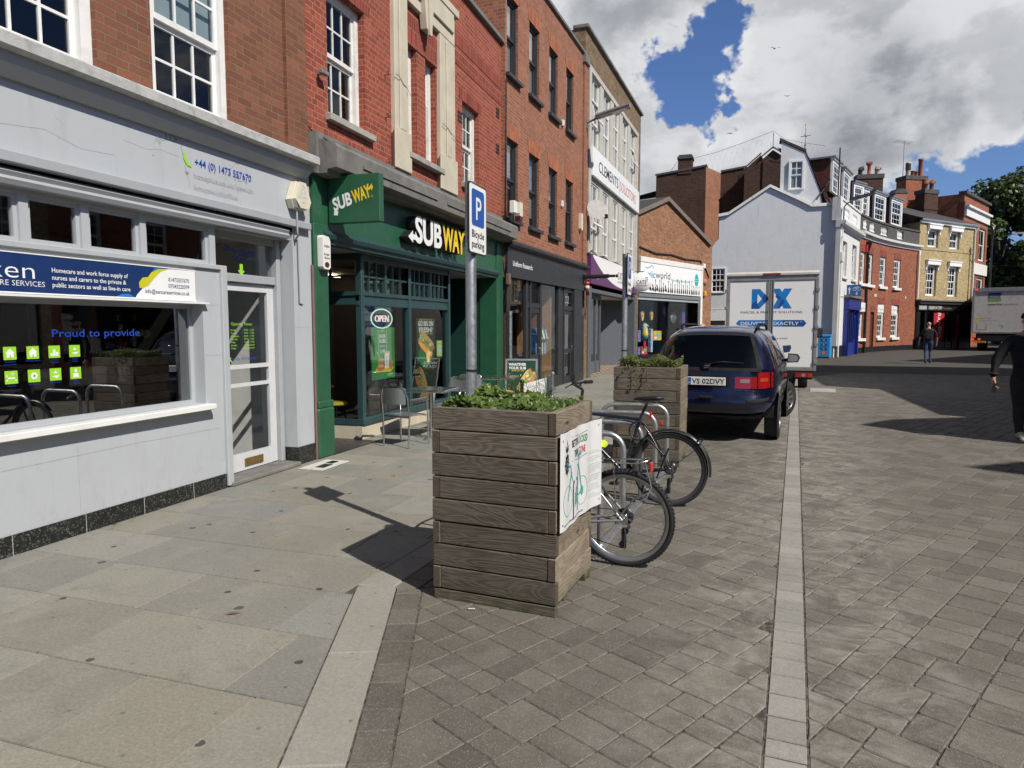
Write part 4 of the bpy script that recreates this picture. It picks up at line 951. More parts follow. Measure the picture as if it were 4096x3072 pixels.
# ================= orange brick building with black sashes =================
P('tan_wood', (.33, .19, .09), .6, var=.2, vs=12); P('cap_dark', (.03, .03, .035), .8)
def build_black_sash():
    loc, rz = frameof((-4.86, 14.46), (-4.52, 21.25)); L = 6.80
    t = thing('shop_building', 'tall orange brick building with eight black sash windows over a charcoal shopfront', 'building', loc, rz)
    ZT = 9.80; cx = [(.02, .76), (1.52, 2.22), (3.06, 3.72), (4.60, 5.22)]; cx = [(a + .03, a + .78) for a, _ in cx]
    ops = [(a, b_, 7.15, 8.83) for a, b_ in cx] + [(a, b_, 4.05, 5.80) for a, b_ in cx]
    ops = [(max(.10, a), b_, c, d) for a, b_, c, d in ops]
    w = MB(); wall(w, 0, L, 3.4, ZT, ops, 0, 0, .085); sides(w, 0, L, 0, ZT, 8, 0, 0)
    w.box(L - .42, L - .02, -.06, .01, 3.6, ZT - .1)
    for a, b_, c, d in ops: w.prism([(a - .03, d), (b_ + .03, d), (b_ + .14, d + .32), (a - .14 if a > .2 else a - .08, d + .32)], -.008, .02, 1)
    w.build('brick_wall', [MAT['brick_orange'], MAT['soldier_orange']], t)
    c = MB(); c.box(-.03, L + .03, -.07, .35, ZT, ZT + .10, 0, .015); c.box(L - .46, L + .02, -.12, .05, ZT - .26, ZT - .0, 0, .02); c.build('coping', MAT['grey_stone'], t)
    for i, (a, b_, c_, d) in enumerate(ops):
        sash(t, a, c_, b_ - a, d - c_, 1, 2, 'slate_frame', .085, bar=.02, box=.055, fr=.05, depth=.07, gl='glass', blind=('slats', .08 if i < 4 else .75 if i == 4 else .3, d - c_ - .1) if i in (0, 1, 2, 4, 5, 6) else ('curtain', .1, d - c_ - .1))
        sillbox(t, a - .08, b_ + .10, c_ - .085, c_ - .002, 'slate_frame', .10)
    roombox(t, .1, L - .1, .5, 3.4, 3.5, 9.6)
    f = MB(); z1 = 3.42
    f.box(0, L - .05, -.06, .02, 2.76, z1); f.prism([(.02, z1), (-.10, z1), (-.16, z1 + .05), (-.16, z1 + .10), (.02, z1 + .20)], -.02, L, 0, 'x')
    f.box(0, .16, -.05, .1, 0, 2.76, 0, .006); f.box(5.50, L - .45, -.05, .1, 0, 2.76, 0, .01); f.box(5.46, L - .40, -.09, .2, 0, .26, 0, .008); f.box(L - .45, L - .28, -.05, .1, 0, 2.0, 1)
    for a, b_ in ((1.38, 1.52), (1.68, 1.76), (2.46, 2.58), (4.04, 4.18), (4.58, 4.66)): f.box(a, b_, .0, .09, .02, 2.76, 0, .008)
    f.box(.17, 1.38, .0, .09, 0, .36, 0, .008); f.box(2.58, 4.04, .0, .09, 0, .30, 0, .008); f.box(4.18, 4.58, .03, .09, 0, 2.76)
    f.box(1.52, 2.46, .02, .09, 2.12, 2.24); f.box(4.62, 5.50, .01, .09, 2.12, 2.24); f.box(4.62, 5.5, .01, .09, 2.64, 2.76)
    f.build('shopfront', [MAT['charcoal_paint'], MAT['black_paint']], t)
    for (a, b_, zb, nm) in ((1.76, 2.48, .95, 'shop_door'), (4.66, 5.46, 1.02, 'side_door')):
        d = MB(); d.box(a, a + .09, .035, .075, .02, 2.12); d.box(b_ - .09, b_, .035, .075, .02, 2.12); d.box(a + .09, b_ - .09, .035, .075, 2.0, 2.12); d.box(a + .09, b_ - .09, .035, .075, zb - .13, zb); d.box(a + .09, b_ - .09, .04, .07, .02, zb - .13) if nm == 'shop_door' else d.box(a + .09, b_ - .09, .035, .075, .02, .22)
        do = d.build(nm, MAT['charcoal_paint'], t); g_ = MB(); g_.rect(a + .08, b_ - .08, .2 if nm == 'side_door' else zb, 2.0, 0, .055); g_.build('pane', MAT['glass'], do)
        h = MB(); h.tube([(b_ - .05, .035, .95), (b_ - .05, .005, .97), (b_ - .05, .005, 1.1), (b_ - .05, .035, 1.12)], .009, 6); h.build('handle', MAT['steel'], do)
    g_ = MB(); g_.rect(.16, 1.38, .36, 2.76, 0, .06); g_.rect(2.58, 4.04, .30, 2.76, 0, .06); g_.rect(1.52, 2.46, 2.24, 2.76, 0, .06); g_.rect(4.62, 5.5, 2.24, 2.64, 0, .06); g_.build('pane', MAT['glass_clear'], t)
    d = MB(); d.text('Uniform Research.', .30, 3.02, .115, 1.36, -.065, 0, 'l', 0, .02); d.build('lettering', MAT['sign_white'], t)
    d = MB(); d.text('22', 4.84, 2.33, .22, .40, .055, 0, 'l', 0, .0); d.build('house_number', P('frost', (.30, .31, .31), .7), t)
    roombox(t, .05, 5.5, .16, 4.2, .03, 2.9, 'dim_room', 'tan_wood')
    # shelving seen inside
    s = MB()
    for z in (.95, 1.4, 1.85): s.box(.35, 1.3, .45, .8, z, z + .04)
    s.box(.30, .35, .45, .5, 0, 2.2, 1); s.box(1.3, 1.34, .45, .5, 0, 2.2, 1); s.box(2.8, 4.0, .5, 1.0, .35, .80); s.box(2.8, 3.9, .7, .74, 1.95, 1.99); s.box(3.95, 4.0, .2, 1.2, 0, 2.7)
    s.build('shelf', [MAT['tan_wood'], MAT['black_metal']], t)
    s = MB(); r = random.Random(4)
    for z in (.99, 1.44, 1.89):
        for k in range(4): s.lathe([(.10, 0), (.11, .03), (.085, .08), (0, .11)], 12, (.48 + .22 * k, .62, z), r.randrange(3))
    for k in range(5): s.box(2.85 + .2 * k, 3.0 + .2 * k, .55, .8, .80, .86 + .05 * (k % 3), k % 3)
    s.build('folded_clothes', [MAT['cap_dark'], P('denim', (.10, .14, .22), .9), P('cloth_cream', (.50, .46, .38), .9)], t)
    p = MB(); p.tube([(.03, -.10, 0), (.03, -.10, 2.0)], .045, 10, 0); p.build('downpipe', MAT['galv'], t)
    cb = MB(); cb.tube([(-.02, -.03, 2.0), (-.04, -.05, 2.4), (.0, -.05, 2.6), (-.03, -.05, 2.9), (.02, -.03, 3.3), (-.01, -.02, 4.2), (.01, -.02, 7)], .012, 6)
    cb.tube([(L - .02, -.04, 2.0), (L + .03, -.05, 2.4), (L - .02, -.06, 2.9), (L + .02, -.05, 3.5)], .012, 6); cb.build('cable', MAT['black_plastic'], t)
    j = MB(); j.box(-.06, .06, -.11, -.03, 2.58, 2.82, 0, .008); j.build('junction_box', P('rust_box', (.16, .10, .08), .7), t)
build_black_sash()
B3L, B3R = frameof((-4.86, 14.46), (-4.52, 21.25))
def on3(x, y, z): return (B3L[0] + x * cos(B3R) - y * sin(B3R), B3L[1] + x * sin(B3R) + y * cos(B3R), z)
# shirts on a rail in the window
for i, (c, l) in enumerate(((.35, 'blue'), (.6, 'cream'), (.5, 'pale green'), (.4, 'grey blue'))):
    col = [(.12, .20, .36), (.56, .52, .42), (.42, .47, .36), (.22, .28, .38)][i]
    t = thing('shirt', f'{l} tee shirt on a wooden hanger in the clothes shop window', 'shirt', on3(3.02 + .24 * i, .42, 1.62), B3R, 'shirts hanging in the clothes shop window')
    b = MB(); prof = [(-.05, 0), (-.20, -.06), (-.30, -.30), (-.22, -.35), (-.19, -.22), (-.20, -.72), (.20, -.72), (.19, -.22), (.22, -.35), (.30, -.30), (.20, -.06), (.05, 0), (0, -.03)]
    b.M = Matrix.Rotation(R(55), 4, 'Z'); b.prism(prof, -.03, .03); b.build('cloth', P(f'cloth_{i}', col, .9, var=.15, vs=9), t)
    b = MB(); b.M = Matrix.Rotation(R(55), 4, 'Z'); b.tube([(-.2, 0, -.05), (0, 0, .03), (.2, 0, -.05)], .008, 5); b.tube([(0, 0, .03), (0, 0, .08), (.02, 0, .10), (.0, 0, .13), (-.02, 0, .11)], .003, 5); b.build('hanger', MAT['tan_wood'], t)
t = thing('alarm_box', 'cream and red alarm sounder beside a white junction box above the stone canopy', 'alarm box', on3(-.02, -.30, 4.0), B3R)
b = MB(); b.box(-.20, -.02, 0, .12, .10, .36, 0, .01); b.build('junction_box', MAT['white_plastic'], t); b = MB(); b.prism([(.05, -.02), (.18, -.02), (.22, .12), (.20, .36), (.03, .36), (.0, .12)], -.04, .10); b.build('case', MAT['cream_plastic'], t); b = MB(); b.prism([(.05, -.05), (.18, -.05), (.205, .06), (.02, .06)], -.045, .08); b.build('lens', MAT['dark_red_lens'], t)
t = thing('alarm_box', 'narrow white alarm box on orange brick between the fourth lower sash and the corner pier', 'alarm box', on3(6.10, -.005, 4.55), B3R)
b = MB(); b.prism([(-.09, .05), (-.05, 0), (.06, 0), (.10, .05), (.09, .50), (-.09, .50)], -.09, 0, 0); b.build('case', MAT['cream_plastic'], t)
for i, (x, z) in enumerate(((4.25, 7.12), (4.22, 4.95))):
    t = thing('junction_box', ('small white box on the brick beside the third upper black sash', 'small white box on the brick beside the third lower black sash')[i], 'junction box', on3(x, -.005, z), B3R); b = MB(); b.box(-.07, .0, -.06, 0, 0, .16, 0, .006); b.box(.015, .06, -.05, 0, 0, .17, 0, .006); b.build('case', MAT['white_plastic'], t)
# wall lamp and sign arm on the corner pier
t = thing('street_lamp', 'flat grey street lamp on a bracket high on the brick corner pier', 'street lamp', on3(6.62, -.06, 7.85), B3R)
b = MB(); b.tube([(0, 0, 0), (0, -.12, .03), (.03, -.45, .16)], .032, 8); b.box(-.05, .05, -.02, .03, -.16, .12); b.build('bracket', MAT['lead'], t)
b = MB(); b.M = Matrix.Translation((.03, -.40, .14)) @ Matrix.Rotation(R(-12), 4, 'X'); b.prism([(-.14, -.02), (.14, -.02), (.17, .03), (.12, .09), (-.12, .09), (-.17, .03)], -.95, .10); b.build('head', MAT['galv_dull'], t)
b = MB(); b.M = Matrix.Translation((.03, -.40, .14)) @ Matrix.Rotation(R(-12), 4, 'X'); b.box(-.12, .12, -.85, -.40, -.035, -.018); b.build('lens', MAT['white_plastic'], t)
t = thing('awning_arm', 'black rolled sign arm sticking out from the end of the charcoal fascia', 'sign bracket', on3(6.38, -.10, 3.17), B3R)
b = MB(); b.tube([(0, 0, 0), (.06, -.75, .02)], .065, 10); b.tube([(.06, -.75, .02), (.07, -.95, .02)], .04, 8); b.lathe([(.001, -.06), (.04, -.03), (.045, 0), (.03, .04), (.001, .06)], 10, (.075, -1.0, .02)); b.tube([(0, .02, .08), (0, .02, -.2)], .02, 6); b.build('arm', MAT['black_metal'], t)
t = thing('alarm_bell', 'red and cream fire alarm sounder on the brown pier by the charcoal shopfront', 'alarm bell', on3(6.70, -.08, 2.75), B3R)
for z, m in ((.42, 'cream_plastic'), (.24, 'red_plastic'), (.12, 'cream_plastic'), (-.06, 'red_plastic')): b = MB(); b.lathe([(.001, -.10), (.06, -.09), (.075, -.04), (.08, 0)], 14, (0, 0, z), 0, 'y'); b.build('sounder', MAT[m], t)
# ================= olive brick and concrete building =================
P('cat_purple', (.10, .022, .11), .45, var=.05); P('shop_grey', (.10, .11, .125), .5, var=.06); P('lead_glass', (.05, .055, .06), .15)
def build_concrete():
    loc, rz = frameof((-4.55, 21.25), (-4.1, 30.6)); L = 9.36
    t = thing('office_building', 'olive brick building faced with a concrete window grid and white window frames', 'building', loc, rz)
    ZT = 10.72
    w = MB(); wall(w, 0, L, -.1, ZT, [(.42, 8.66, -.05, 9.80, .25)], 0, 0, .25); sides(w, 0, L, 0, ZT, 9, 0, 0)
    w.build('brick_wall', MAT['brick_olive'], t)
    c = MB(); c.box(-.05, L + .08, -.10, .4, ZT, ZT + .12, 0, .02); c.build('coping', MAT['grey_stone'], t)
    f = MB(); n = 5; pit = 1.65; x0 = .62
    f.box(.42, .64, -.05, .3, 4.0, 9.8, 0, .01); f.box(8.46, 8.66, -.05, .3, 4.0, 9.8, 0, .01); f.box(.64, 8.46, -.05, .3, 9.62, 9.8, 0, .01); f.box(.64, 8.46, -.04, .3, 7.32, 7.46, 0, .01); f.box(.64, 8.46, .02, .3, 6.3, 7.32)
    f.box(.64, 8.46, -.03, .3, 4.0, 4.12)
    for k in range(1, n): q = .64 + 7.82 * k / n; f.box(q - .34, q + .12, -.03, .3, 4.12, 6.3, 0, .01); f.box(q - .34, q + .12, -.03, .3, 7.46, 9.62, 0, .01)
    f.box(8.2, 8.46, .0, .3, 4.12, 9.62); f.build('concrete_frame', MAT['concrete'], t)
    for (z0, z1) in ((4.12, 6.3), (7.46, 9.62)):
        for k in range(n):
            a = .64 + 7.82 * k / n + (.12 if k else 0); b_ = .64 + 7.82 * (k + 1) / n - (.34 if k < n - 1 else .26); h = z1 - z0
            m = MB(); w_ = .05
            for (p, q, r_, s_) in ((a, a + w_, z0, z1), (b_ - w_ * 1.8, b_, z0, z1), (a + w_, b_ - w_, z0, z0 + .05), (a + w_, b_ - w_, z1 - .05, z1), (a + w_, b_ - w_, z0 + h * .34, z0 + h * .34 + .07), (a + w_, b_ - w_, z0 + h * .66, z0 + h * .66 + .07), ((a + b_) / 2 - .02, (a + b_) / 2 + .02, z0, z1)): m.box(p, q, .05, .11, r_, s_)
            if (k, z0) in ((0, 7.46), (4, 7.46), (0, 4.12)):      # a vent pushed open
                zb = z0 + h * .34; m.M = Matrix.Translation((0, .05, zb + h * .33)) @ Matrix.Rotation(R(-17), 4, 'X')
                for (p, q, r_, s_) in ((a + .03, a + .08, -h * .31, 0), (b_ - .1, b_ - .05, -h * .31, 0), (a + .08, b_ - .1, -h * .31, -h * .31 + .06), (a + .08, b_ - .1, -.05, 0)): m.box(p, q, -.02, .02, r_, s_)
                m.M = None
            o = m.build('window', MAT['white_plastic'], t); g_ = MB(); g_.rect(a, b_, z0, z1, 0, .08); g_.build('pane', MAT['glass'], o)
            cu = MB(); nn = 14
            for i in range(nn):
                if 5 < i < 8: continue
                u0, u1 = a + (b_ - a) * i / nn, a + (b_ - a) * (i + 1) / nn; cu.quad((u0, .17 + .03 * (i % 2), z0), (u1, .17 + .03 * ((i + 1) % 2), z0), (u1, .17 + .03 * ((i + 1) % 2), z1), (u0, .17 + .03 * (i % 2), z1))
            cu.build('curtain', MAT['curtain'], o)
    roombox(t, .45, 8.6, .5, 3.5, 4.0, 9.7)
    # charity shopfront at street level
    s = MB(); s.box(.42, .80, -.06, .35, 0, 2.95, 0, .01); s.box(8.25, 8.66, -.06, .35, 0, 2.95, 0, .01); s.box(.8, 8.25, -.02, .3, 2.78, 2.9)
    for q in (1.5, 2.15, 2.85, 3.5): s.box(q - .06, q + .06, .25 + .05, .42, 0, 2.75)
    s.box(.8, 3.5, .3, .40, .0, .42, 0, .01); s.box(.8, 3.5, .3, .4, 2.62, 2.78); s.box(3.5, 3.6, .3, 2.6, 0, 2.75); s.build('shopfront', MAT['shop_grey'], t)
    g_ = MB(); g_.rect(.8, 3.5, .42, 2.62, 0, .34); g_.build('pane', MAT['glass_clear'], t)
    d = MB(); d.quad((4.2, 2.2, 0), (6.9, 2.2, 0), (6.9, 2.2, 2.7), (4.2, 2.2, 2.7)); d.quad((3.6, .3, 2.78), (8.25, .3, 2.78), (8.25, 2.3, 2.78), (3.6, 2.3, 2.78)); d.box(5.3, 6.4, 2.1, 2.2, 0, 2.15, 1, .01); d.quad((6.9, 2.2, 0), (8.25, .35, 0), (8.25, .35, 2.78), (6.9, 2.2, 2.78), 4)
    d.text('Gymnasium', 4.9, 2.15, .0001, None, 2.19, 2) if False else None
    d.text('Coroner', 4.5, 2.2, .14, .8, 2.19, 2); d.text('Opticare', 4.5, 1.98, .14, .8, 2.19, 2); d.text('C & S', 4.5, 1.40, .15, .5, 2.19, 2); d.text('SOLICITORS', 4.4, 1.22, .10, .9, 2.19, 2); d.text('No Win No Fee', 4.4, .98, .10, .9, 2.19, 3)
    d.build('lobby_wall', [P('lobby_white', (.6, .6, .59), .7), MAT['white_paint'], P('grey_ink', (.18, .18, .18), .6), P('red_ink', (.4, .06, .05), .6), MAT['shop_grey']], t)
    roombox(t, .82, 3.48, .42, 2.6, .02, 2.75, 'dim_room')
    f = MB()
    for i in range(26):
        for j in range(8): f.quad(*[(.8 + .29 * i + a, -.12 + .29 * j + b_, .008) for a, b_ in ((0, 0), (.29, 0), (.29, .29), (0, .29))], (i + j) % 2)
    f.build('chequered_floor', [P('tile_cream', (.50, .36, .25), .6), P('tile_black', (.05, .04, .04), .6)], t)
    cb = MB(); cb.tube([(.3, -.03, 3.95), (.8, -.06, 4.12), (1.6, -.06, 3.98), (2.5, -.06, 4.08), (3.4, -.06, 3.96), (4.6, -.06, 4.04), (5.8, -.06, 3.92)], .016, 6); cb.tube([(.4, -.04, 4.0), (.7, -.08, 3.7), (1.2, -.07, 4.0)], .012, 5); cb.build('cable', MAT['black_plastic'], t)
build_concrete()
B4L, B4R = frameof((-4.55, 21.25), (-4.1, 30.6))
def on4(x, y, z): return (B4L[0] + x * cos(B4R) - y * sin(B4R), B4L[1] + x * sin(B4R) + y * cos(B4R), z)
t = thing('signboard', 'white solicitors signboard with thin black and red capitals across the concrete windows', 'sign', on4(.64, -.06, 0), B4R)
b = MB(); b.box(0, 8.0, -.05, .05, 6.46, 7.36, 0, .01); b.build('board', MAT['sign_white'], t)
d = MB(); d.text('CLEMENTS', .75, 6.72, .36, 3.0, -.054, 0, 'l', 0, .004); d.rect(3.92, 3.95, 6.58, 7.15, 2, -.054); d.text('SOLICITORS', 4.08, 6.72, .36, 3.1, -.054, 1, 'l', 0, -.004); d.build('lettering', [MAT['ink'], P('pale_red', (.52, .16, .13), .6), MAT['lead']], t)
t = thing('fascia_sign', 'white and purple charity fascia sign with a drawn cat logo', 'sign', on4(.44, -.08, 0), B4R)
b = MB(); b.box(0, 8.1, -.04, .08, 3.03, 3.98, 0, .008); b.build('board', [MAT['cat_purple']], t)
d = MB(); cur = [(.25 + 7.6 * i / 24, 3.11 + .8 * abs((i / 24 - .62) / .62) ** 2.2 if i / 24 < .62 else 3.11 + .35 * ((i / 24 - .62) / .38) ** 2) for i in range(25)]
for (a, b_) in zip(cur, cur[1:]): d.pol([a, b_, (b_[0], 3.965), (a[0], 3.965)], 0, -.043)
d.text('CATS', 4.05, 3.42, .28, .95, -.046, 1, 'l', 0, -.002); d.text('PROTECTION', 4.07, 3.29, .07, .95, -.046, 1)
d.line([(4.95, 3.46), (5.08, 3.60), (5.05, 3.76), (5.02, 3.90), (5.10, 3.80), (5.13, 3.85), (5.14, 3.72), (5.09, 3.64)], .014, 1, -.0465); d.text('Ipswich & the Coast', .15, 3.22, .07, .9, -.046, 0)
d.build('lettering', [MAT['sign_white'], MAT['ink']], t)
def cat_disc():
    t = thing('projecting_sign', 'round white hanging sign with a drawn cat over the charity shop', 'sign', on4(7.45, -.08, 3.50), 0)
    b = MB(); b.lathe([(.0, -.03), (.38, -.03), (.40, 0), (.38, .03), (0, .03)], 32, (.42, 0, 0), 0, 'y'); b.build('disc', MAT['sign_white'], t); b = MB(); b.tube([(-.02, 0, .40), (.5, 0, .42)], .015, 6); b.tube([(.42, 0, .42), (.42, 0, .39)], .012, 5); b.build('bracket', MAT['black_metal'], t)
    d = MB(); d.text('CATS', .19, -.10, .17, .40, -.034, 0, 'l', 0, .01, .1); d.text('PROTECTION', .2, -.18, .05, .42, -.034, 0, 'l', 0, .01); d.line([(.56, -.04), (.64, .02), (.62, .10), (.55, .14), (.58, .20), (.61, .17), (.65, .19), (.66, .12), (.64, .05)], .014, 0, -.0345); d.build('lettering', MAT['ink'], t)
cat_disc()
t = thing('satellite_dish', 'pale grey satellite dish above the purple charity sign', 'satellite dish', on4(.05, -.05, 5.22), B4R); t.scale = (.72, .72, .72)
b = MB(); b.M = Matrix.Translation((.12, -.42, .05)) @ Matrix.Rotation(R(-55), 4, 'Z') @ Matrix.Rotation(R(-20), 4, 'X'); b.lathe([(.46, -.10), (.36, -.055), (.24, -.02), (.1, 0), (.001, .004)], 28, (0, 0, 0), 0, 'y'); b.build('dish', P('dish_grey', (.30, .29, .29), .6), t)
b = MB(); b.tube([(0, .09, 0), (0, -.2, -.02), (.1, -.40, .03)], .022, 8); b.tube([(.12, -.44, -.30), (.2, -.75, -.26)], .015, 6); b.box(.14, .28, -.90, -.76, -.30, -.12, 0, .02); b.build('arm', MAT['black_metal'], t)
# shop dummies and goods in the charity window
for i, (x, c, l) in enumerate(((1.15, (.25, .23, .21), 'shop dummy in a patterned black and white top, behind the charity shop window'), )):
    t = thing('mannequin', l, 'mannequin', on4(x, .75, .4), B4R)
    b = MB(); b.lathe([(.09, 0), (.13, .3), (.16, .62), (.17, .75)], 14); b.build('skirt', P('khaki', (.35, .26, .16), .8), t); b = MB(); b.lathe([(.17, .72), (.14, .92), (.18, 1.15), (.19, 1.25), (.06, 1.32), (.05, 1.36)], 14)
    for s in (-1, 1): b.tube([(s * .18, 0, 1.25), (s * .24, 0, 1.0), (s * .22, -.05, .8)], [.055, .05, .04], 8)
    bm, nb_ = newmat('zigzag'); co = nb_.n('ShaderNodeTexCoord').outputs['Object']; nz = nb_.noise(co, 22, 1); fin(nb_, pbsdf(nb_, nb_.mix(nb_.m('GREATER_THAN', nz, .5), (.02, .02, .02), (.6, .58, .55)), .9)); b.build('top', bm, t)
    b = MB(); b.lathe([(.001, 1.36), (.07, 1.40), (.09, 1.48), (.07, 1.57), (.001, 1.60)], 14); b.build('head', P('dummy_cream', (.6, .52, .38), .6), t)
# ================= music shop with a gable =================
def build_music():
    loc, rz = frameof((-4.1, 30.6), (-1.24, 37.75)); L = 7.70
    t = thing('shop_building', 'brown brick gabled music shop with a white framed sign and shop window', 'building', loc, rz)
    w = MB(); wall(w, 0, L, 4.75, 5.95, [], 0, 0); w.pol([(0, 5.95), (L, 5.95), (6.95, 6.05), (2.5, 7.5), (0, 6.62)], 0, 0)
    wall(w, 6.45, L, 0, 4.75, [], 0, 0); sides(w, 0, L, 0, 5.95, 8, 0, 0, False); w.build('brick_wall', MAT['brick_gable'], t)
    r = MB()
    for (a, b_) in (((2.5, 7.66), (7.35, 6.02)), ((2.5, 7.66), (-.3, 6.68))):
        r.quad((a[0], -.12, a[1]), (b_[0], -.12, b_[1]), (b_[0], 8, b_[1]), (a[0], 8, a[1])); dx = b_[0] - a[0]; r.prism([a, b_, (b_[0], b_[1] - .2), (a[0], a[1] - .2)] if dx > 0 else [b_, a, (a[0], a[1] - .2), (b_[0], b_[1] - .2)], -.14, -.02, 1)
    r.build('roof', [MAT['slate'], P('barge_board', (.17, .14, .11), .8, dirt=.4)], t)
    f = MB(); f.box(0, 6.45, -.12, .05, 4.50, 4.74, 0, .015); f.box(6.22, 6.45, -.10, .05, 0, 4.50, 0, .01); f.build('white_surround', MAT['old_white'], t)
    f = MB(); f.box(0, 6.2, -.05, .2, 2.98, 3.18, 0, .01); f.box(0, 6.2, .0, .4, 2.86, 2.98, 1); f.box(.36, .48, .25, .4, 0, 2.9, 2); f.box(3.35, 3.47, .25, .4, 0, 2.9, 2); f.box(0, 6.2, .25, .4, 0, .35, 2); f.build('shopfront', [MAT['galv_dull'], MAT['grey_trim'], MAT['black_paint']], t)
    g_ = MB(); g_.rect(0, 6.22, .35, 2.9, 0, .33); g_.build('pane', MAT['glass_clear'], t)
    roombox(t, .05, 6.4, .4, 4, .03, 3.0)
    cb = MB(); cb.tube([(0, -.04, 5.15), (1.5, -.05, 4.98), (3, -.05, 5.05), (4.5, -.05, 4.95), (6.2, -.04, 5.0), (6.9, -.04, 4.6), (7.3, -.03, 4.2)], .03, 6); cb.build('cable', MAT['black_plastic'], t)
    l = MB(); l.box(6.35, 6.6, -.16, -.02, 4.62, 4.86, 0, .02); l.build('floodlight', MAT['white_plastic'], t)
build_music()
ML, MR = frameof((-4.1, 30.6), (-1.24, 37.75))
def onm(x, y, z): return (ML[0] + x * cos(MR) - y * sin(MR), ML[1] + x * sin(MR) + y * cos(MR), z)
t = thing('signboard', 'white music shop sign with a teal and slate name over black instrument silhouettes', 'sign', onm(0, -.06, 0), MR)
b = MB(); b.box(0, 6.2, -.04, .05, 3.19, 4.49, 0); b.build('board', MAT['sign_white'], t)
d = MB(); y = -.044; d.text('music', .02, 3.86, .31, 1.32, y, 0, 'l', 0, .02); d.text('world', 1.38, 3.86, .33, 1.42, y, 1, 'l', 0, .0); d.line([(.45, 4.30), (.62, 4.26), (.8, 4.30), (1.0, 4.40), (1.15, 4.36), (1.16, 4.25)], .035, 0, y); d.text('The complete music service.', 2.9, 3.80, .11, 2.0, y, 0)
rr = random.Random(11); x = .9
while x < 6.05:
    k = rr.randrange(4)
    if k < 3: d.ell(x, 3.32, .07, .09, 2, y); d.ell(x, 3.42, .05, .06, 2, y - .001); d.rect(x - .014, x + .014, 3.4, 3.62 + .12 * k, 2, y - .002); d.rect(x - .03, x + .03, 3.60 + .12 * k, 3.68 + .12 * k, 2, y)
    else: d.pol([(x - .1, 3.55), (x - .03, 3.60), (x + .12, 3.28), (x + .02, 3.26)], 2, y); d.rect(x - .1, x + .1, 3.30, 3.40, 2, y - .001)
    x += rr.uniform(.17, .27)
pts = []
for i in range(28): q = 2 * pi * i / 28; r_ = .24 if i % 2 else rr.uniform(.27, .36); pts.append((5.68 + r_ * cos(q) * .8, 3.98 + r_ * sin(q) * 1.1))
d.pol(pts, 3, y); d.text('visit us', 5.68, 4.0, .06, .3, y - .001, 4, 'c'); d.text('online', 5.68, 3.9, .06, .3, y - .001, 4, 'c')
d.build('lettering', [P('music_teal', (.02, .30, .36), .5), P('music_slate', (.05, .07, .10), .5), MAT['ink'], P('splash_teal', (.02, .36, .34), .5), MAT['sign_white']], t)
t = thing('alarm_bell', 'round faded red alarm bell on the brick right of the music shop sign', 'alarm bell', onm(6.85, 0, 3.95), MR); b = MB(); b.lathe([(.001, -.10), (.12, -.09), (.16, -.05), (.17, 0)], 18, (0, 0, 0), 0, 'y'); b.build('bell', P('faded_red', (.45, .16, .12), .5), t)
t = thing('alarm_box', 'small orange box below the round bell by the music shop sign', 'alarm box', onm(6.72, 0, 3.35), MR); b = MB(); b.box(-.1, .14, -.14, 0, -.13, .13, 0, .03); b.build('case', P('orange_plastic', (.65, .30, .02), .5), t)
def guitar(x, y, z, s, rot, col, lab, grp='guitars in the music shop window'):
    t = thing('guitar', lab, 'guitar', onm(x, y, z), MR, grp); t.scale = (s, s, s)
    b = MB(); n = 26; pr = []
    for i in range(n):
        q = 2 * pi * i / n; r_ = .17 + .035 * cos(2 * q) - (.02 * cos(q * 1) if True else 0); pr.append((r_ * .95 * sin(q), -.03 - r_ * 1.3 * cos(q)))
    b.prism(pr, -.05, .05); b.ell(0, 0, .045, .045, 1, -.052); b.build('body', [P('guitar_' + lab[:6], col, .35, var=.15), MAT['ink']], t)
    b = MB(); b.box(-.025, .025, -.065, -.03, .14, .58); b.build('neck', MAT['dark_wood'], t); b = MB(); b.box(-.04, .04, -.06, -.035, .58, .72); b.build('headstock', MAT['dark_wood'], t)
    t.rotation_euler = (0, rot, MR)
guitar(1.35, .55, 2.16, .9, 0, (.62, .42, .20), 'pale wooden guitar hanging on the left in the music shop window'); guitar(2.22, .55, 2.2, .9, 0, (.58, .36, .16), 'honey wooden guitar hanging on the right in the music shop window')
guitar(1.40, .42, .85, .55, .3, (.60, .05, .16), 'small pink ukulele standing low in the music shop window'); guitar(1.95, .42, .85, .55, -.3, (.05, .38, .52), 'small turquoise ukulele standing low in the music shop window')
def drum(x, z, lab):
    t = thing('drum', lab, 'drum', onm(x, .7, z), MR, 'round drums hanging in the music shop window'); b = MB(); b.lathe([(0, -.06), (.26, -.06), (.28, -.03), (.28, .05), (0, .05)], 24, (0, 0, 0), 0, 'y'); b.build('shell', MAT['galv_dull'], t); b = MB(); b.ring(0, 0, .15, .05, 0, -.064); b.ell(0, 0, .06, .06, 0, -.064); b.build('mark', MAT['ink'], t)
drum(4.0, 2.42, 'dark ringed drum hanging higher in the music shop window'); drum(4.75, 2.10, 'pale ringed drum hanging lower in the music shop window')
t = thing('toy_parrot', 'rainbow coloured plush parrot sitting in the music shop window', 'toy', onm(1.45, .45, 1.05), MR)
b = MB(); b.lathe([(.001, 0), (.13, .05), (.17, .25), (.13, .48), (.12, .58), (.12, .68), (.06, .77), (.001, .78)], 16); bm, nb_ = newmat('rainbow'); zc = nb_.xyz(nb_.n('ShaderNodeTexCoord').outputs['Object'])[2]
rp = nb_.n('ShaderNodeValToRGB', {0: nb_.m('ADD', nb_.mr(zc, 0, .78), nb_.m('MULTIPLY', nb_.m('SUBTRACT', nb_.noise(nb_.n('ShaderNodeTexCoord').outputs['Object'], 4, 2), .5), .3))}); el = rp.color_ramp.elements
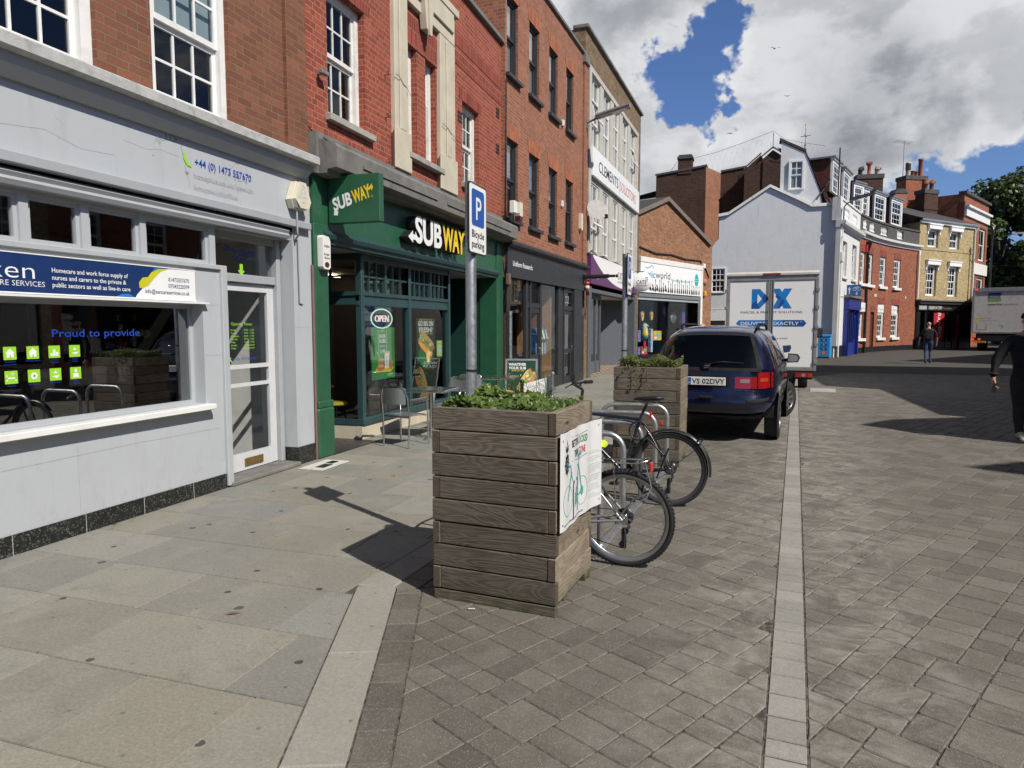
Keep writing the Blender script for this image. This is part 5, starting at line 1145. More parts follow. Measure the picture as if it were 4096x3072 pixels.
for i, c in enumerate(((.05, .3, .5), (.05, .4, .1), (.7, .5, .03), (.6, .06, .04), (.1, .3, .6), (.3, .6, .55))): e_ = el[i] if i < 2 else el.new(.5); e_.position = i / 5.5; e_.color = (*c, 1)
fin(nb_, pbsdf(nb_, rp.outputs[0], .9)); b.build('body', bm, t); b = MB(); b.tube([(0, -.10, .66), (0, -.16, .64), (0, -.17, .60)], [.04, .03, .008], 8); b.build('beak', MAT['letter_yellow'], t)
for i, (x, z, w, h, c, l) in enumerate(((.75, .95, .75, .55, (.10, .20, .52), 'blue keyboard box at the left of the music shop window'), (2.75, 1.0, .8, .45, (.70, .42, .02), 'yellow instrument box right of the parrot'), (2.2, .45, .18, 1.1, (.45, .50, .66), 'tall narrow patterned pale blue box beside the parrot'), (.8, .36, .6, .35, (.04, .22, .50), 'blue toy box low at the left of the music shop window'), (1.5, .36, .55, .38, (.55, .05, .04), 'red toy box low under the parrot'), (5.5, .9, .35, 1.9, (.02, .10, .22), 'dark blue panel with coloured guitars at the right end of the music shop window'))):
    t = thing('goods_box', l, 'box', onm(x, .55, z), MR); b = MB(); b.box(-w / 2, w / 2, -.08, .08, 0, h, 0, .01); b.build('carton', P(f'carton_{i}', c, .5, var=.35, vs=7), t); d = MB(); d.ell(w * .1, h * .55, w * .25, h * .2, 0, -.082); d.rect(-w * .4, -w * .1, h * .15, h * .4, 1, -.0825); d.build('print', [P(f'print_{i}', (c[2], c[0], c[1] + .2), .5), MAT['sign_white']], t)
# ================= far end: white house, sooty range behind, curved terrace, yellow house =================
P('shop_blue', (.012, .03, .22), .4, var=.1, dirt=.2); P('soot_stone', (.075, .07, .065), .9, var=.3, vs=6, dirt=.5, dcol=(.03, .03, .03))
GA, GB = (-1.45, 40.62), (5.02, 40.36); W0, W1, W2, W3 = (5.10, 40.30), (7.05, 46.43), (12.45, 56.40), (17.60, 61.95)
def curved(P0, P1, sag, n):       # points on an arc bulging to the left of P0->P1
    out = []
    a = Vector(P0); b_ = Vector(P1); d = b_ - a; nn = Vector((-d.y, d.x)).normalized()
    for i in range(n + 1):
        t = i / n; out.append(a + d * t + nn * sag * 4 * t * (1 - t))
    return out
def pots(par, spots, kind):
    for (x, y, z, h, r, m, k) in spots:
        b = MB()
        if k == 'crown': b.lathe([(r * .9, 0), (r, .08), (r * .75, .12), (r * .72, h * .7), (r * 1.2, h * .8), (r * 1.2, h * .86)], 12, (x, y, z)); 
        else: b.lathe([(r, 0), (r * .95, h * .9), (r * 1.15, h * .92), (r * 1.15, h), (r * .8, h)], 12, (x, y, z))
        if k == 'crown':
            for i in range(8): q = 2 * pi * i / 8; b.box(x + r * 1.1 * cos(q) - .035, x + r * 1.1 * cos(q) + .035, y + r * 1.1 * sin(q) - .035, y + r * 1.1 * sin(q) + .035, z + h * .84, z + h)
        if k == 'cowl': b.tube([(x, y, z + h * .9), (x, y, z + h * 1.15), (x + r * 1.3, y, z + h * 1.3)], r * 1.1, 10)
        if k == 'louvre':
            for i in range(5): b.lathe([(r * 1.25, h * (.45 + .1 * i)), (r * 1.25, h * (.50 + .1 * i))], 12, (x, y, z), 1)
        b.build('chimney_pot', [MAT[m], MAT['ink']], par)
def dormer(par, x, z0, w, h, y, depth, m='white_paint', cols=3, rz=0, oy=0):
    d = thing_child('dormer', par, (x, y, 0), rz)
    b = MB(); b.box(0, .16, -.02, .12, z0, z0 + h); b.box(w - .16, w, -.02, .12, z0, z0 + h); b.box(.16, w - .16, -.02, .12, z0 + h - .22, z0 + h); b.box(-.14, w + .14, -.16, depth, z0 + h, z0 + h + .09, 1); b.box(-.10, w + .10, -.10, .1, z0 + h - .07, z0 + h)
    b.quad((0, depth, z0), (0, .1, z0), (0, .1, z0 + h), (0, depth, z0 + h), 2); b.quad((w, .1, z0), (w, depth, z0), (w, depth, z0 + h), (w, .1, z0 + h), 2)
    b.build('cheek', [MAT[m], MAT['lead'], MAT['tile_hung']], d)
    sash(d, .16, z0, w - .32, h - .22, cols, 4, m, .04, bar=.03, fr=.07, box=.05)
def thing_child(name, par, loc, rz=0):
    o = bpy.data.objects.new(name, None); COL.objects.link(o); o.parent = par; o.location = loc; o.rotation_euler = (0, 0, rz); return o
def balustrade(par, x0, x1, z0, z1, y, m='white_paint', n=5, rz=0, loc=None):
    b = MB(); b.box(x0, x1, y - .06, y + .10, z0, z0 + .06); 
    for i in range(n): b.lathe([(.05, 0), (.05, .05), (.03, .09), (.065, .22), (.05, .32), (.028, (z1 - z0) * .75), (.05, (z1 - z0) * .85), (.05, z1 - z0 - .06)], 8, (x0 + (x1 - x0) * (i + .5) / n, y, z0 + .06))
    return b.build('balustrade', MAT[m], par, loc, rz)
def build_white_house():
    loc, rz = frameof(W0, W1); L = math.dist(W0, W1)
    t = thing('white_house', 'whitewashed corner house with a blank pale gable end, dormers and a blue shopfront', 'house', loc, rz)
    ops = [(1.10, 2.55, 4.42, 6.35), (4.15, 5.55, 4.42, 6.42)]
    w = MB(); wall(w, 0, L, 0, 7.0, ops + [(2.3, 5.95, 0, 3.1, .05)], 0, 0, .16); w.build('front_wall', MAT['brick_whitewashed'], t)
    p = MB(); p.box(-.02, 2.25, -.05, .1, 0, .62); p.build('plinth', MAT['black_paint'], t)
    q = MB(); q.box(-.25, .12, -.14, .1, .62, 7.0); q.box(.5, .72, -.10, .02, 0, 6.9); q.build('quoin', MAT['old_stucco'], t)
    c = MB(); c.prism([(.1, 6.88), (-.08, 6.88), (-.12, 7.0), (-.30, 7.08), (-.34, 7.22), (.1, 7.26)], -.35, L, 0, 'x'); c.build('cornice', MAT['old_stucco'], t)
    b = MB(); wall(b, -.1, L, 7.26, 8.42, [(1.3, 2.75, 7.55, 8.12, .12), (3.9, 5.3, 7.55, 8.12, .12)], 0, 0, .12); b.box(-.12, L, -.06, .22, 8.42, 8.52, 0); b.box(-.3, .25, -.1, .3, 7.26, 8.45)
    sides(b, -.1, L, 7.26, 8.42, .2, 0, .001, False); b.build('parapet', MAT['old_stucco'], t)
    balustrade(t, 1.3, 2.75, 7.55, 8.12, .06, n=6); balustrade(t, 3.9, 5.3, 7.55, 8.12, .06, n=6)
    for a, b_, c_, d in ops: sash(t, a, c_, b_ - a, d - c_, 2, 4, 'white_paint', .16, bar=.04, fr=.07, box=.08); sillbox(t, a - .12, b_ + .12, c_ - .14, c_, 'old_white', .12)
    # blue shopfront
    f = MB(); f.box(2.15, 6.0, -.30, .05, 2.62, 3.28, 0, .02); f.box(2.1, 6.2, -.42, .05, 3.28, 3.42, 2); f.box(2.15, 2.5, -.22, .1, 0, 2.62); f.box(5.75, 6.05, -.22, .1, 0, 2.62); f.box(2.5, 4.7, -.14, .05, 0, .75)
    for k in range(5): f.box(2.5 + .55 * k - .05, 2.5 + .55 * k + .05, -.16, .02, .75, 2.62)
    f.box(4.8, 5.75, -.06, .04, 0, .9); f.box(4.8, 4.92, -.08, .04, .9, 2.3); f.box(5.63, 5.75, -.08, .04, .9, 2.3); f.box(4.8, 5.75, -.08, .04, 2.2, 2.32); f.box(2.5, 5.75, -.1, .02, 2.50, 2.62); f.rect(2.5, 5.7, .75, 2.5, 1, .0); f.build('shopfront', [MAT['shop_blue'], MAT['glass_dark'], MAT['grey_stone']], t)
    roombox(t, .2, L - .2, .4, 3, .2, 6.8)
    # mansard with four dormers; the gable end wall in pale render
    m = MB(); m.quad((.30, .75, 8.4), (L + 1, 1.0, 8.4), (L + 1, 2.0, 10.9), (.30, 1.75, 10.9)); m.quad((.30, 1.75, 10.9), (L + 1, 2.0, 10.9), (L + 1, 3.6, 11.5), (.30, 3.4, 11.6)); m.build('mansard_roof', MAT['roof_tile'], t)
    for x in (.40, 3.45): dormer(t, x, 8.9, 2.0, 1.75, .5, 1.25)
    gw = MB(); ca, sa = cos(-rz), sin(-rz)
    def loc2(x, y, z): dx, dy = x - loc[0], y - loc[1]; return (dx * ca - dy * sa, dx * sa + dy * ca, z)
    def gp(s, z, o=0):
        k = s / 6.47; x = GA[0] + (GB[0] - GA[0]) * k; y = GA[1] + (GB[1] - GA[1]) * k - o; return loc2(x, y, z)
    prof = [(0, 0), (6.47, 0), (6.47, 8.05), (5.2, 8.05), (4.6, 8.40), (3.07, 9.2), (.95, 7.85), (.45, 7.78), (.45, 6.55), (.25, 6.35), (0, 5.9)]
    hole = [(.06, .90, 3.55, 4.97)]
    # wall as strips so that the little window can be a hole
    gw.add([gp(a, b_) for a, b_ in [(.90, 0), (6.47, 0), (6.47, 8.05), (5.2, 8.05), (4.6, 8.4), (3.07, 9.2), (.95, 7.85), (.90, 7.84)]], [tuple(range(8))]); gw.add([gp(a, b_) for a, b_ in [(0, 0), (.9, 0), (.9, 3.55), (0, 3.55)]], [(0, 1, 2, 3)]); gw.add([gp(a, b_) for a, b_ in [(0, 4.97), (.9, 4.97), (.9, 7.84), (.45, 7.78), (.45, 6.55), (.25, 6.35), (0, 5.9)]], [tuple(range(7))]); gw.add([gp(a, b_) for a, b_ in [(0, 3.55), (.06, 3.55), (.06, 4.97), (0, 4.97)]], [(0, 1, 2, 3)])
    gw.build('gable_wall', MAT['gable_render'], t)
    co = MB(); pts = [(6.5, 8.05), (5.2, 8.05), (4.6, 8.40), (3.07, 9.22), (.95, 7.86), (.40, 7.78)]
    for a, b_ in zip(pts, pts[1:]):
        A, B = [gp(*a, .12), gp(a[0], a[1] + .16, .10), gp(a[0], a[1] + .16, -.4), gp(*a, -.4)], [gp(*b_, .12), gp(b_[0], b_[1] + .16, .10), gp(b_[0], b_[1] + .16, -.4), gp(*b_, -.4)]
        co.add(A + B, [(0, 1, 5, 4), (1, 2, 6, 5), (2, 3, 7, 6), (3, 0, 4, 7)])
    co.build('coping', MAT['old_stucco'], t)
    lw = sash(t, 0, 0, .84, 1.42, 3, 4, 'white_paint', 0, bar=.035, box=.08); lw.location = gp(.06, 3.55, .02); lw.rotation_euler = (0, 0, atan2(GB[1] - GA[1], GB[0] - GA[0]) - rz)
    b = MB()
    for a0, a1, z0, z1, mi in ((0, .95, 2.62, 2.72, 0), (0, .9, 2.0, 2.6, 0), (0, .9, .2, 2.0, 1), (-.18, .02, .4, 2.7, 2)): b.add([gp(a0, z0, .04), gp(a1, z0, .04), gp(a1, z1, .04), gp(a0, z1, .04)], [(0, 1, 2, 3)], mi)
    b.build('side_entrance', [MAT['old_white'], MAT['ink'], MAT['shop_blue']], t)
    # upper white gable with its sash
    ug = MB(); U = lambda s, z: gp(s, z, -.25)
    ug.add([U(*p) for p in [(3.59, 7.6), (5.75, 8.0), (5.60, 8.9), (4.82, 10.98), (3.59, 11.66)]], [(0, 1, 2, 3, 4)]); rr_ = [(3.5, 11.74), (4.84, 11.02), (5.66, 8.9), (5.8, 8.0)]; [ug.add([gp(*p, -.2), gp(*q, -.2), gp(*q, -.9), gp(*p, -.9)], [(0, 1, 2, 3)], 1) for p, q in zip(rr_, rr_[1:])]; [ug.add([gp(*p, -.2), gp(*q, -.2), gp(q[0], q[1] + .14, -.2), gp(p[0], p[1] + .14, -.2)], [(0, 1, 2, 3)], 1) for p, q in zip(rr_[:1], rr_[1:2])]; ug.build('upper_gable', [MAT['gable_render'], MAT['roof_tile']], t)
    uw = sash(t, 0, 0, .78, 1.55, 2, 3, 'white_paint', 0, bar=.04, box=.10); uw.location = gp(4.0, 9.05, -.16); uw.rotation_euler = (0, 0, atan2(GB[1] - GA[1], GB[0] - GA[0]) - rz)
    # rainwater pipes on the corner, weathervane, posts
    pp = MB(); pp.tube([gp(6.50, 0, .12), gp(6.50, 6.3, .12)], .05, 8); pp.tube([gp(6.72, .6, .1), gp(6.72, 5.2, .1), gp(6.6, 5.9, .2), gp(6.72, 6.4, .2)], .07, 8); pp.tube([gp(6.45, 3.3, .12), gp(6.9, 3.25, .12)], .05, 6); pp.lathe([(.12, 0), (.16, .25), (.16, .5)], 8, gp(6.72, 5.1, .12)); pp.build('rainwater_pipe', MAT['old_white'], t)
    vt = MB(); px, py = gp(4.9, 0, -1.6)[:2]
    vt.lathe([(.20, 10.2), (.20, 10.75), (.26, 10.85), (.10, 11.35), (.04, 11.6), (.02, 11.65)], 12, (px, py, 0)); vt.lathe([(.02, 11.6), (.06, 11.7), (.02, 11.8), (.016, 12.6)], 8, (px, py, 0)); vt.box(px - .27, px + .27, py - .012, py + .012, 12.18, 12.21); vt.box(px - .012, px + .012, py - .27, py + .27, 12.18, 12.21); vt.ell(px - .22, 12.2, .04, .06, 0, py - .02); vt.ell(px + .22, 12.2, .04, .06, 0, py - .02)
    vt.build('weathervane', MAT['lead'], t); vb = MB(); vb.prism([(px - .11, 12.55), (px - .08, 12.7), (px - .13, 12.82), (px, 12.76), (px + .04, 12.86), (px + .15, 12.78), (px + .17, 12.6), (px + .04, 12.6)], py - .015, py + .015); vb.build('vane_bird', P('gilt', (.6, .42, .22), .5), t)
    po = MB(); po.tube([gp(6.42, 7.0, .15), gp(6.45, 11.0, .15)], .035, 6); po.tube([gp(5.4, 8.4, .1), gp(6.1, 9.5, -.4)], .035, 6); po.build('post', MAT['black_metal'], t)
build_white_house()
def build_soot_range():
    loc = (-5.2, 46.0, 0)
    t = thing('brick_house', 'sooty dark brick back range with a stepped roofline behind the pale gable', 'house', loc, atan2(-.3, 10))
    w = MB(); X = 1.2                       # local x starts 1.2 m left of the old datum
    w.add([(a + X, 0, b_) for a, b_ in [(-1.12, 0), (2.0, 0), (2.0, 11.75), (1.0, 11.62), (-1.12, 11.4)]], [(0, 1, 2, 3, 4)])
    w.quad((2.0 + X, 0, 0), (2.78 + X, 2.2, 0), (2.78 + X, 2.2, 11.75), (2.0 + X, 0, 11.75), 1)
    w.add([(a + X, 2.2, b_) for a, b_ in [(2.78, 0), (4.4, 0), (4.4, 12.0), (2.78, 11.8)]], [(0, 1, 2, 3)])
    w.add([(a + X, 1.2, b_) for a, b_ in [(4.28, 0), (6.5, 0), (6.5, 12.35), (5.95, 12.75), (5.38, 12.25), (5.25, 12.5), (4.28, 11.65)]], [tuple(range(7))])
    w.quad((4.28 + X, 2.2, 0), (4.28 + X, 1.2, 0), (4.28 + X, 1.2, 11.65), (4.28 + X, 2.2, 11.65)); w.box(5.38 + X, 6.5 + X, 1.12, 1.2, 0, 12.1)
    w.quad((-1.12 + X, 8, 0), (-1.12 + X, 0, 0), (-1.12 + X, 0, 11.4), (-1.12 + X, 8, 11.4)); w.build('brick_wall', [MAT['brick_soot'], MAT['brick_orange']], t)
    c = MB()
    for a, b_, y, dp in (((-1.18, 11.4), (1.0, 11.64), 0, 3), ((1.0, 11.64), (2.05, 11.78), 0, 2.2), ((2.78, 11.8), (4.4, 12.0), 2.2, 1), ((4.24, 11.64), (5.27, 12.54), 1.2, .3), ((5.3, 12.3), (5.97, 12.84), 1.1, .4), ((5.93, 12.84), (6.6, 12.35), 1.1, .4)): c.add([(a[0] + X, y - .08, a[1]), (b_[0] + X, y - .08, b_[1]), (b_[0] + X, y - .08, b_[1] + .12), (a[0] + X, y - .08, a[1] + .12), (a[0] + X, y + dp, a[1] + .12), (b_[0] + X, y + dp, b_[1] + .12)], [(0, 1, 2, 3), (3, 2, 5, 4)])
    c.build('coping', MAT['soot_stone'], t)
    h = MB(); h.box(.25 + X, 1.12 + X, -.05, .9, 11.4, 12.35); h.box(.2 + X, 1.18 + X, -.12, .95, 12.35, 12.5, 1); h.box(.28 + X, 1.1 + X, -.02, .85, 12.5, 12.62, 1); h.build('chimney', [MAT['brick_soot'], MAT['soot_stone']], t)
    r = MB(); r.quad((-3.5 + X, -.3, 9.9), (-1.1 + X, -.3, 10.4), (-1.1 + X, 6, 11.2), (-3.5 + X, 6, 11.0)); r.box(-3.5 + X, -1.15 + X, 0, 5, 0, 9.9); r.build('tiled_roof', MAT['roof_tile'], t)
    pots(t, [(6.92 + X, 3.0, 11.75, 1.05, .17, 'cream_clay', 'crown'), (7.32 + X, 3.0, 11.6, 1.25, .19, 'cream_clay', 'crown')], 0)
    n = MB(); pk = [(-.4, 11.6), (.3, 12.6), (1.2, 12.5), (2.6, 12.75), (4.2, 13.2), (5.95, 13.75), (6.6, 13.2), (7.6, 12.9), (8.9, 12.6)]
    n.tube([(a + X, .6, b_) for a, b_ in pk], .012, 4)
    for i in range(38):
        u = i / 37 * (len(pk) - 1); k = min(int(u), len(pk) - 2); f = u - k; x = pk[k][0] + (pk[k + 1][0] - pk[k][0]) * f; z = pk[k][1] + (pk[k + 1][1] - pk[k][1]) * f
        n.tube([(x + X, .6, z), (x + X + .25, .7, z - .5), (x + X + .3, .8, z - 1.0)], .002, 3); n.tube([(x + X, .6, z), (x + X - .25, .7, z - .5), (x + X - .3, .8, z - 1.0)], .002, 3)
    n.tube([(5.95 + X, 1.1, 12.8), (5.95 + X, 1.1, 13.78)], .02, 5); n.build('roof_net', MAT['black_plastic'], t)
build_soot_range()
def build_terrace():
    loc, rz = frameof(W1, W2); L = math.dist(W1, W2); sag = .42
    t = thing('terraced_house', 'curved red brick terrace with white sash windows, stone balustrade and two white dormers', 'house', loc, rz)
    Y = lambda s: sag * 4 * (s / L) * (1 - s / L)
    SL = lambda s: sag * 4 * (1 - 2 * s / L) / L
    cx = [1.0, 2.75, 5.42, 8.0]; ops = []
    for i, c in enumerate(cx): ops.append((c - .58, c + .58, 4.33, 6.28))
    for i in (0, 2, 3): ops.append((cx[i] - .62, cx[i] + .62, .92, 3.15))
    ops.append((3.35, 4.15, .05, 2.6)); ops = sorted(ops)
    def bend(mb):
        mb.v = [(x - SL(x) * y * 0, y + Y(x), z) for x, y, z in mb.v]
    xs = sorted({q for o in ops for q in o[:2]} | {L * i / 16 for i in range(17)})
    def cwall(z0, z1, y0, m, ops_=(), name='brick_wall', rev=.12):
        w = MB(); zs = sorted({z0, z1, *[o[2] for o in ops_], *[o[3] for o in ops_]})
        for a, b_ in zip(xs, xs[1:]):
            for c, d in zip(zs, zs[1:]):
                mx, mz = (a + b_) / 2, (c + d) / 2
                if any(o[0] < mx < o[1] and o[2] < mz < o[3] for o in ops_): continue
                w.rect(a, b_, c, d, 0, y0)
        for o in ops_:
            a, b_, c, d = o; w.quad((a, y0, c), (a, y0, d), (a, y0 + rev, d), (a, y0 + rev, c)); w.quad((b_, y0, d), (b_, y0, c), (b_, y0 + rev, c), (b_, y0 + rev, d)); w.quad((a, y0, d), (b_, y0, d), (b_, y0 + rev, d), (a, y0 + rev, d)); w.quad((b_, y0, c), (a, y0, c), (a, y0 + rev, c), (b_, y0 + rev, c))
            if y0 == 0 and name == 'brick_wall': w.rect(a - .05, b_ + .05, d, d + .42, 1, -.012)
        bend(w); w.build(name, m, t)
    cwall(0, 7.15, 0, [MAT['brick_terrace'], MAT['soldier_red']], ops)
    cp = MB()
    for a, b_ in zip(xs, xs[1:]): cp.prism([(.1, 7.1), (-.08, 7.1), (-.12, 7.25), (-.28, 7.32), (-.30, 7.46), (.1, 7.5)], a, b_, 0, 'x')
    bend(cp); cp.build('cornice', MAT['old_stucco'], t)
    for nm_, mm_, y0_, y1_, z0_, z1_ in (('coping', 'soot_stone', -.06, .25, 8.40, 8.52), ('plinth', 'black_paint', -.03, .05, 0, .35)):
        cp = MB(); [cp.box(a, b_, y0_, y1_, z0_, z1_) for a, b_ in zip(xs, xs[1:])]; bend(cp); cp.build(nm_, MAT[mm_], t)
    bal = [(.75, 1.55), (2.35, 3.35), (4.7, 6.0), (7.75, 8.8)]
    bo = [(a, b_, 7.68, 8.25) for a, b_ in bal]; xs = sorted(set(xs) | {q for o in bo for q in o[:2]})
    cwall(7.5, 8.4, .0, [MAT['soot_stone']], bo, 'parapet', .2)
    for a, b_ in bal: o = balustrade(t, a, b_, 7.68, 8.25, .08 + Y((a + b_) / 2), n=5)
    for o in ops:
        a, b_, c, d = o
        if c < .1: dd = MB(); dd.box(a, b_, .12, .16, c, d); dd.v = [(x, y + Y((a + b_) / 2), z) for x, y, z in dd.v]; dd.build('door', P('door_brown', (.09, .03, .02), .5), t); continue
        h = d - c; up = c > 4; g = atan2(SL((a + b_) / 2), 1)
        sash(t, a, c, b_ - a, h if up else h - .55, 3, 4, 'white_paint', .10 + Y(a), bar=.04, fr=.08, box=.13, rz=g)
        if not up: pb = MB(); pb.box(a + .02, b_ - .02, .02 + Y(a), .12 + Y(a), d - .56, d, 0, .01); pb.line([(a + .1, d - .4), (a + .45, d - .25), (a + .6, d - .42), (b_ - .3, d - .3), (b_ - .1, d - .42)], .03, 1, .015 + Y(a)); pb.build('window_hood', [MAT['white_paint'], MAT['galv_dull']], t)
        s_ = sillbox(t, a - .14, b_ + .14, c - .17, c, 'white_paint', .14); s_.location.y = Y((a + b_) / 2)
    roombox(t, .2, L - .2, .9, 3.5, .2, 7.0)
    pp = MB(); pp.tube([(1.85, -.10 + Y(1.85), 0), (1.85, -.10 + Y(1.85), 6.6)], .075, 8); pp.lathe([(.08, 6.4), (.2, 6.8), (.22, 6.95)], 10, (1.85, -.10 + Y(1.85), 0)); pp.build('downpipe', MAT['black_metal'], t)
    pp = MB(); pp.tube([(L - .2, -.1, 3.7), (L - .2, -.1, 6.6), (L - .25, -.12, 6.8), (L - .1, -.1, 7.05)], .07, 8); pp.build('white_downpipe', MAT['old_white'], t)
    m = MB(); m.quad((0, 1.2, 8.3), (L, 1.2, 8.3), (L, 2.5, 10.9), (0, 2.5, 10.9)); m.quad((0, 2.5, 10.9), (L, 2.5, 10.9), (L, 6.5, 11.5), (0, 6.5, 11.5)); m.quad((L, 1.0, 8.3), (L, 6, 8.3), (L, 6, 11.3), (L, 2.5, 10.9)); m.build('mansard_roof', MAT['roof_tile'], t)
    dormer(t, .75, 8.8, 1.35, 1.75, .75, 2.2, rz=-.08); dormer(t, 2.45, 8.8, 1.35, 1.75, .95, 2.2, rz=-.05); dormer(t, 4.9, 8.75, 2.15, 1.8, .95, 2.4); dormer(t, 7.85, 8.75, 2.25, 1.8, .85, 2.4)
    for x in (3.95, 4.2, 9.55): v = MB(); v.box(x, x + .16, -.02 + Y(x), .02 + Y(x), 3.62, 3.8); v.build('air_vent', MAT['old_white'], t)
    bx = MB(); bx.tube([(1.6, -.05 + Y(1.6), 6.3), (1.6, -.05 + Y(1.6), 6.75)], .1, 8); bx.build('alarm_bell', MAT['red_plastic'], t)
build_terrace()
def chimney_stack(x, y, w, d, z0, z1, lab, spots, m='brick_terrace', rz=.4, aerial=None):
    t = thing('chimney_stack', lab, 'chimney', (x, y, 0), rz)
    b = MB(); b.box(-w / 2, w / 2, -d / 2, d / 2, z0, z1); b.box(-w / 2 - .06, w / 2 + .06, -d / 2 - .06, d / 2 + .06, z1 - .32, z1, 1); b.box(-w / 2 - .05, w / 2 + .05, -d / 2 - .05, d / 2 + .05, z0 + (z1 - z0) * .55, z0 + (z1 - z0) * .55 + .10, 0); b.build('stack', [MAT[m], MAT['soot_stone']], t)
    pots(t, [(a, b_, z1, h, r, mm, k) for a, b_, h, r, mm, k in spots], 0)
    if aerial: a = MB(); a.tube([(aerial, 0, z1 - .6), (aerial, 0, z1 + 2.9)], .025, 5); a.tube([(aerial - 1.0, -.2, z1 + 2.8), (aerial + .75, .2, z1 + 2.75)], .015, 4); [a.tube([(aerial - 1.0 + .22 * i, -.2 + .05 * i - .3, z1 + 2.85), (aerial - 1.0 + .22 * i, -.2 + .05 * i + .3, z1 + 2.72)], .012, 4) for i in range(9)]; a.build('aerial', MAT['galv_dull'], t)
chimney_stack(9.15, 57.4, 1.75, .8, 9.5, 12.85, 'dark brick chimney with one tall red pot and two hooded pots', [(0, 0, .95, .17, 'red_clay', 'crown'), (.55, 0, .42, .17, 'cream_clay', 'cowl'), (-.6, 0, .40, .16, 'soot_stone', 'cowl')], 'brick_soot', .12)
chimney_stack(13.6, 65.2, 1.95, 1.1, 9, 14.0, 'broad red brick chimney with a television aerial and four mixed pots', [(-.55, -.2, 1.1, .17, 'cream_clay', 'louvre'), (-.12, -.2, .45, .14, 'clay', ''), (.2, -.2, .42, .14, 'clay', ''), (.62, -.2, 1.45, .18, 'clay', '')], 'brick_terrace', .5, -.85)
chimney_stack(14.3, 63.2, 1.35, .9, 9, 12.5, 'low sooty brick chimney with two hooded clay pots', [(-.3, -.15, .5, .17, 'clay', 'cowl'), (.3, -.15, .55, .17, 'clay', 'cowl'), (.0, .3, .95, .17, 'clay', '')], 'brick_soot', .6)
t = thing('satellite_dish', 'small white satellite dish beside the broad red chimney', 'satellite dish', (12.2, 63.0, 12.0), .3); b = MB(); b.lathe([(.42, -.10), (.2, -.02), (.001, 0)], 18, (0, 0, 0), 0, 'y'); b.tube([(0, 0, 0), (0, .3, -.4), (-.3, 2.0, -.5)], .03, 5); b.build('dish', MAT['white_plastic'], t)
t = thing('chimney_stack', 'short red rendered chimney stub with a gabled cap', 'chimney', (12.1, 62.4, 0), .4); b = MB(); b.box(-.5, .5, -.4, .4, 9, 12.2); b.prism([(-.6, 12.2), (.6, 12.2), (.3, 12.55), (-.3, 12.55)], -.45, .45, 1); b.build('stack', [P('red_render', (.30, .11, .07), .85), MAT['soot_stone']], t)
def build_yellow():
    loc, rz = frameof(W2, W3); L = math.dist(W2, W3) - .35
    t = thing('yellow_house', 'yellow brick corner house with white hooded windows over a black shopfront', 'house', loc, rz)
    up = [(1.05, 2.35, 7.45, 8.72), (3.85, 5.15, 7.45, 8.72)]; lo = [(1.05, 2.35, 3.92, 6.15), (3.85, 5.15, 3.92, 6.15)]
    w = MB(); wall(w, 0, L, 3.4, 9.15, up + lo, 0, 0, .22); sides(w, 0, L, 0, 9.15, 8, 0, 0); w.box(0, L, -.04, .01, 7.22, 7.32, 0); w.build('brick_wall', MAT['brick_yellow'], t)
    for a, b_, c, d in up + lo:
        sash(t, a, c, b_ - a, d - c, 3 if c < 5 else 1, 4 if c < 5 else 2, 'white_paint', .18, bar=.05, fr=.09, box=.08, blind=('curtain', .1, d - c - .1) if c > 5 else None)
        h = MB(); h.box(a - .16, b_ + .16, -.20, .05, d, d + .30, 0, .02); h.box(a - .2, b_ + .2, -.24, .05, d + .30, d + .38); h.prism([(-.18, d), (0, d), (0, d - .45), (-.08, d - .35), (-.06, d - .2)], a - .16, a - .04, 0, 'x'); h.prism([(-.18, d), (0, d), (0, d - .45), (-.08, d - .35), (-.06, d - .2)], b_ + .04, b_ + .16, 0, 'x'); h.build('window_hood', MAT['white_paint'], t)
    g_ = MB(); g_.box(-.05, L + .1, -.14, .0, 9.12, 9.27, 0); g_.box(-.12, L + .1, -.26, -.12, 9.27, 9.40, 1); g_.build('gutter', [MAT['white_paint'], MAT['galv_dull']], t)
    r = MB(); r.quad((-.4, -.25, 9.42), (L + .2, -.25, 9.42), (L + .1, 4.2, 11.2), (-2.2, 4.2, 11.2)); r.quad((-.4, 6, 8.2), (-.4, -.25, 9.42), (-2.2, 4.2, 11.2), (-2.2, 6, 11)); r.build('roof', MAT['slate'], t)
    s = MB(); s.box(-.1, L, -.35, .02, 3.30, 3.55, 2); s.box(-.2, L + .05, -.45, .02, 3.52, 3.62, 1); s.box(-.1, L, -.20, .05, 2.82, 3.30, 0)
    for a, b_ in ((-.1, .35), (.95, 1.15), (2.0, 2.12), (3.75, 3.9), (4.65, 4.95), (5.6, L)): s.box(a, b_, -.12, .1, 0, 2.82)
    s.box(.35, 5.0, -.08, .05, 0, .55); s.box(.0, .95, -.22, -.02, 2.9, 3.22, 3); s.rect(.35, 5.6, .5, 2.82, 4, .03)
    s.box(5.0, 5.5, -.05, .05, .05, .95, 5); s.box(5.35, 5.52, -.05, .05, .95, 2.6, 5); s.build('shopfront', [MAT['black_paint'], MAT['grey_stone'], MAT['charcoal_paint'], MAT['grey_trim'], MAT['glass_dark'], P('door_orange', (.30, .05, .015), .5)], t)
    roombox(t, .1, 5.6, .1, 2.5, .1, 2.8)
    d = MB(); d.text('OBSERVATORY', 1.2, 2.93, .26, 1.75, -.21, 0, 'l'); d.text('the opticians', 3.05, 2.95, .17, 1.1, -.21, 1, 'l'); d.build('lettering', [MAT['sign_white'], MAT['galv_dull']], t)
    pp = MB(); pp.tube([(L - .12, -.1, 3.6), (L - .12, -.1, 8.9), (L - .05, -.25, 9.2)], .06, 8); pp.build('downpipe', MAT['old_white'], t)
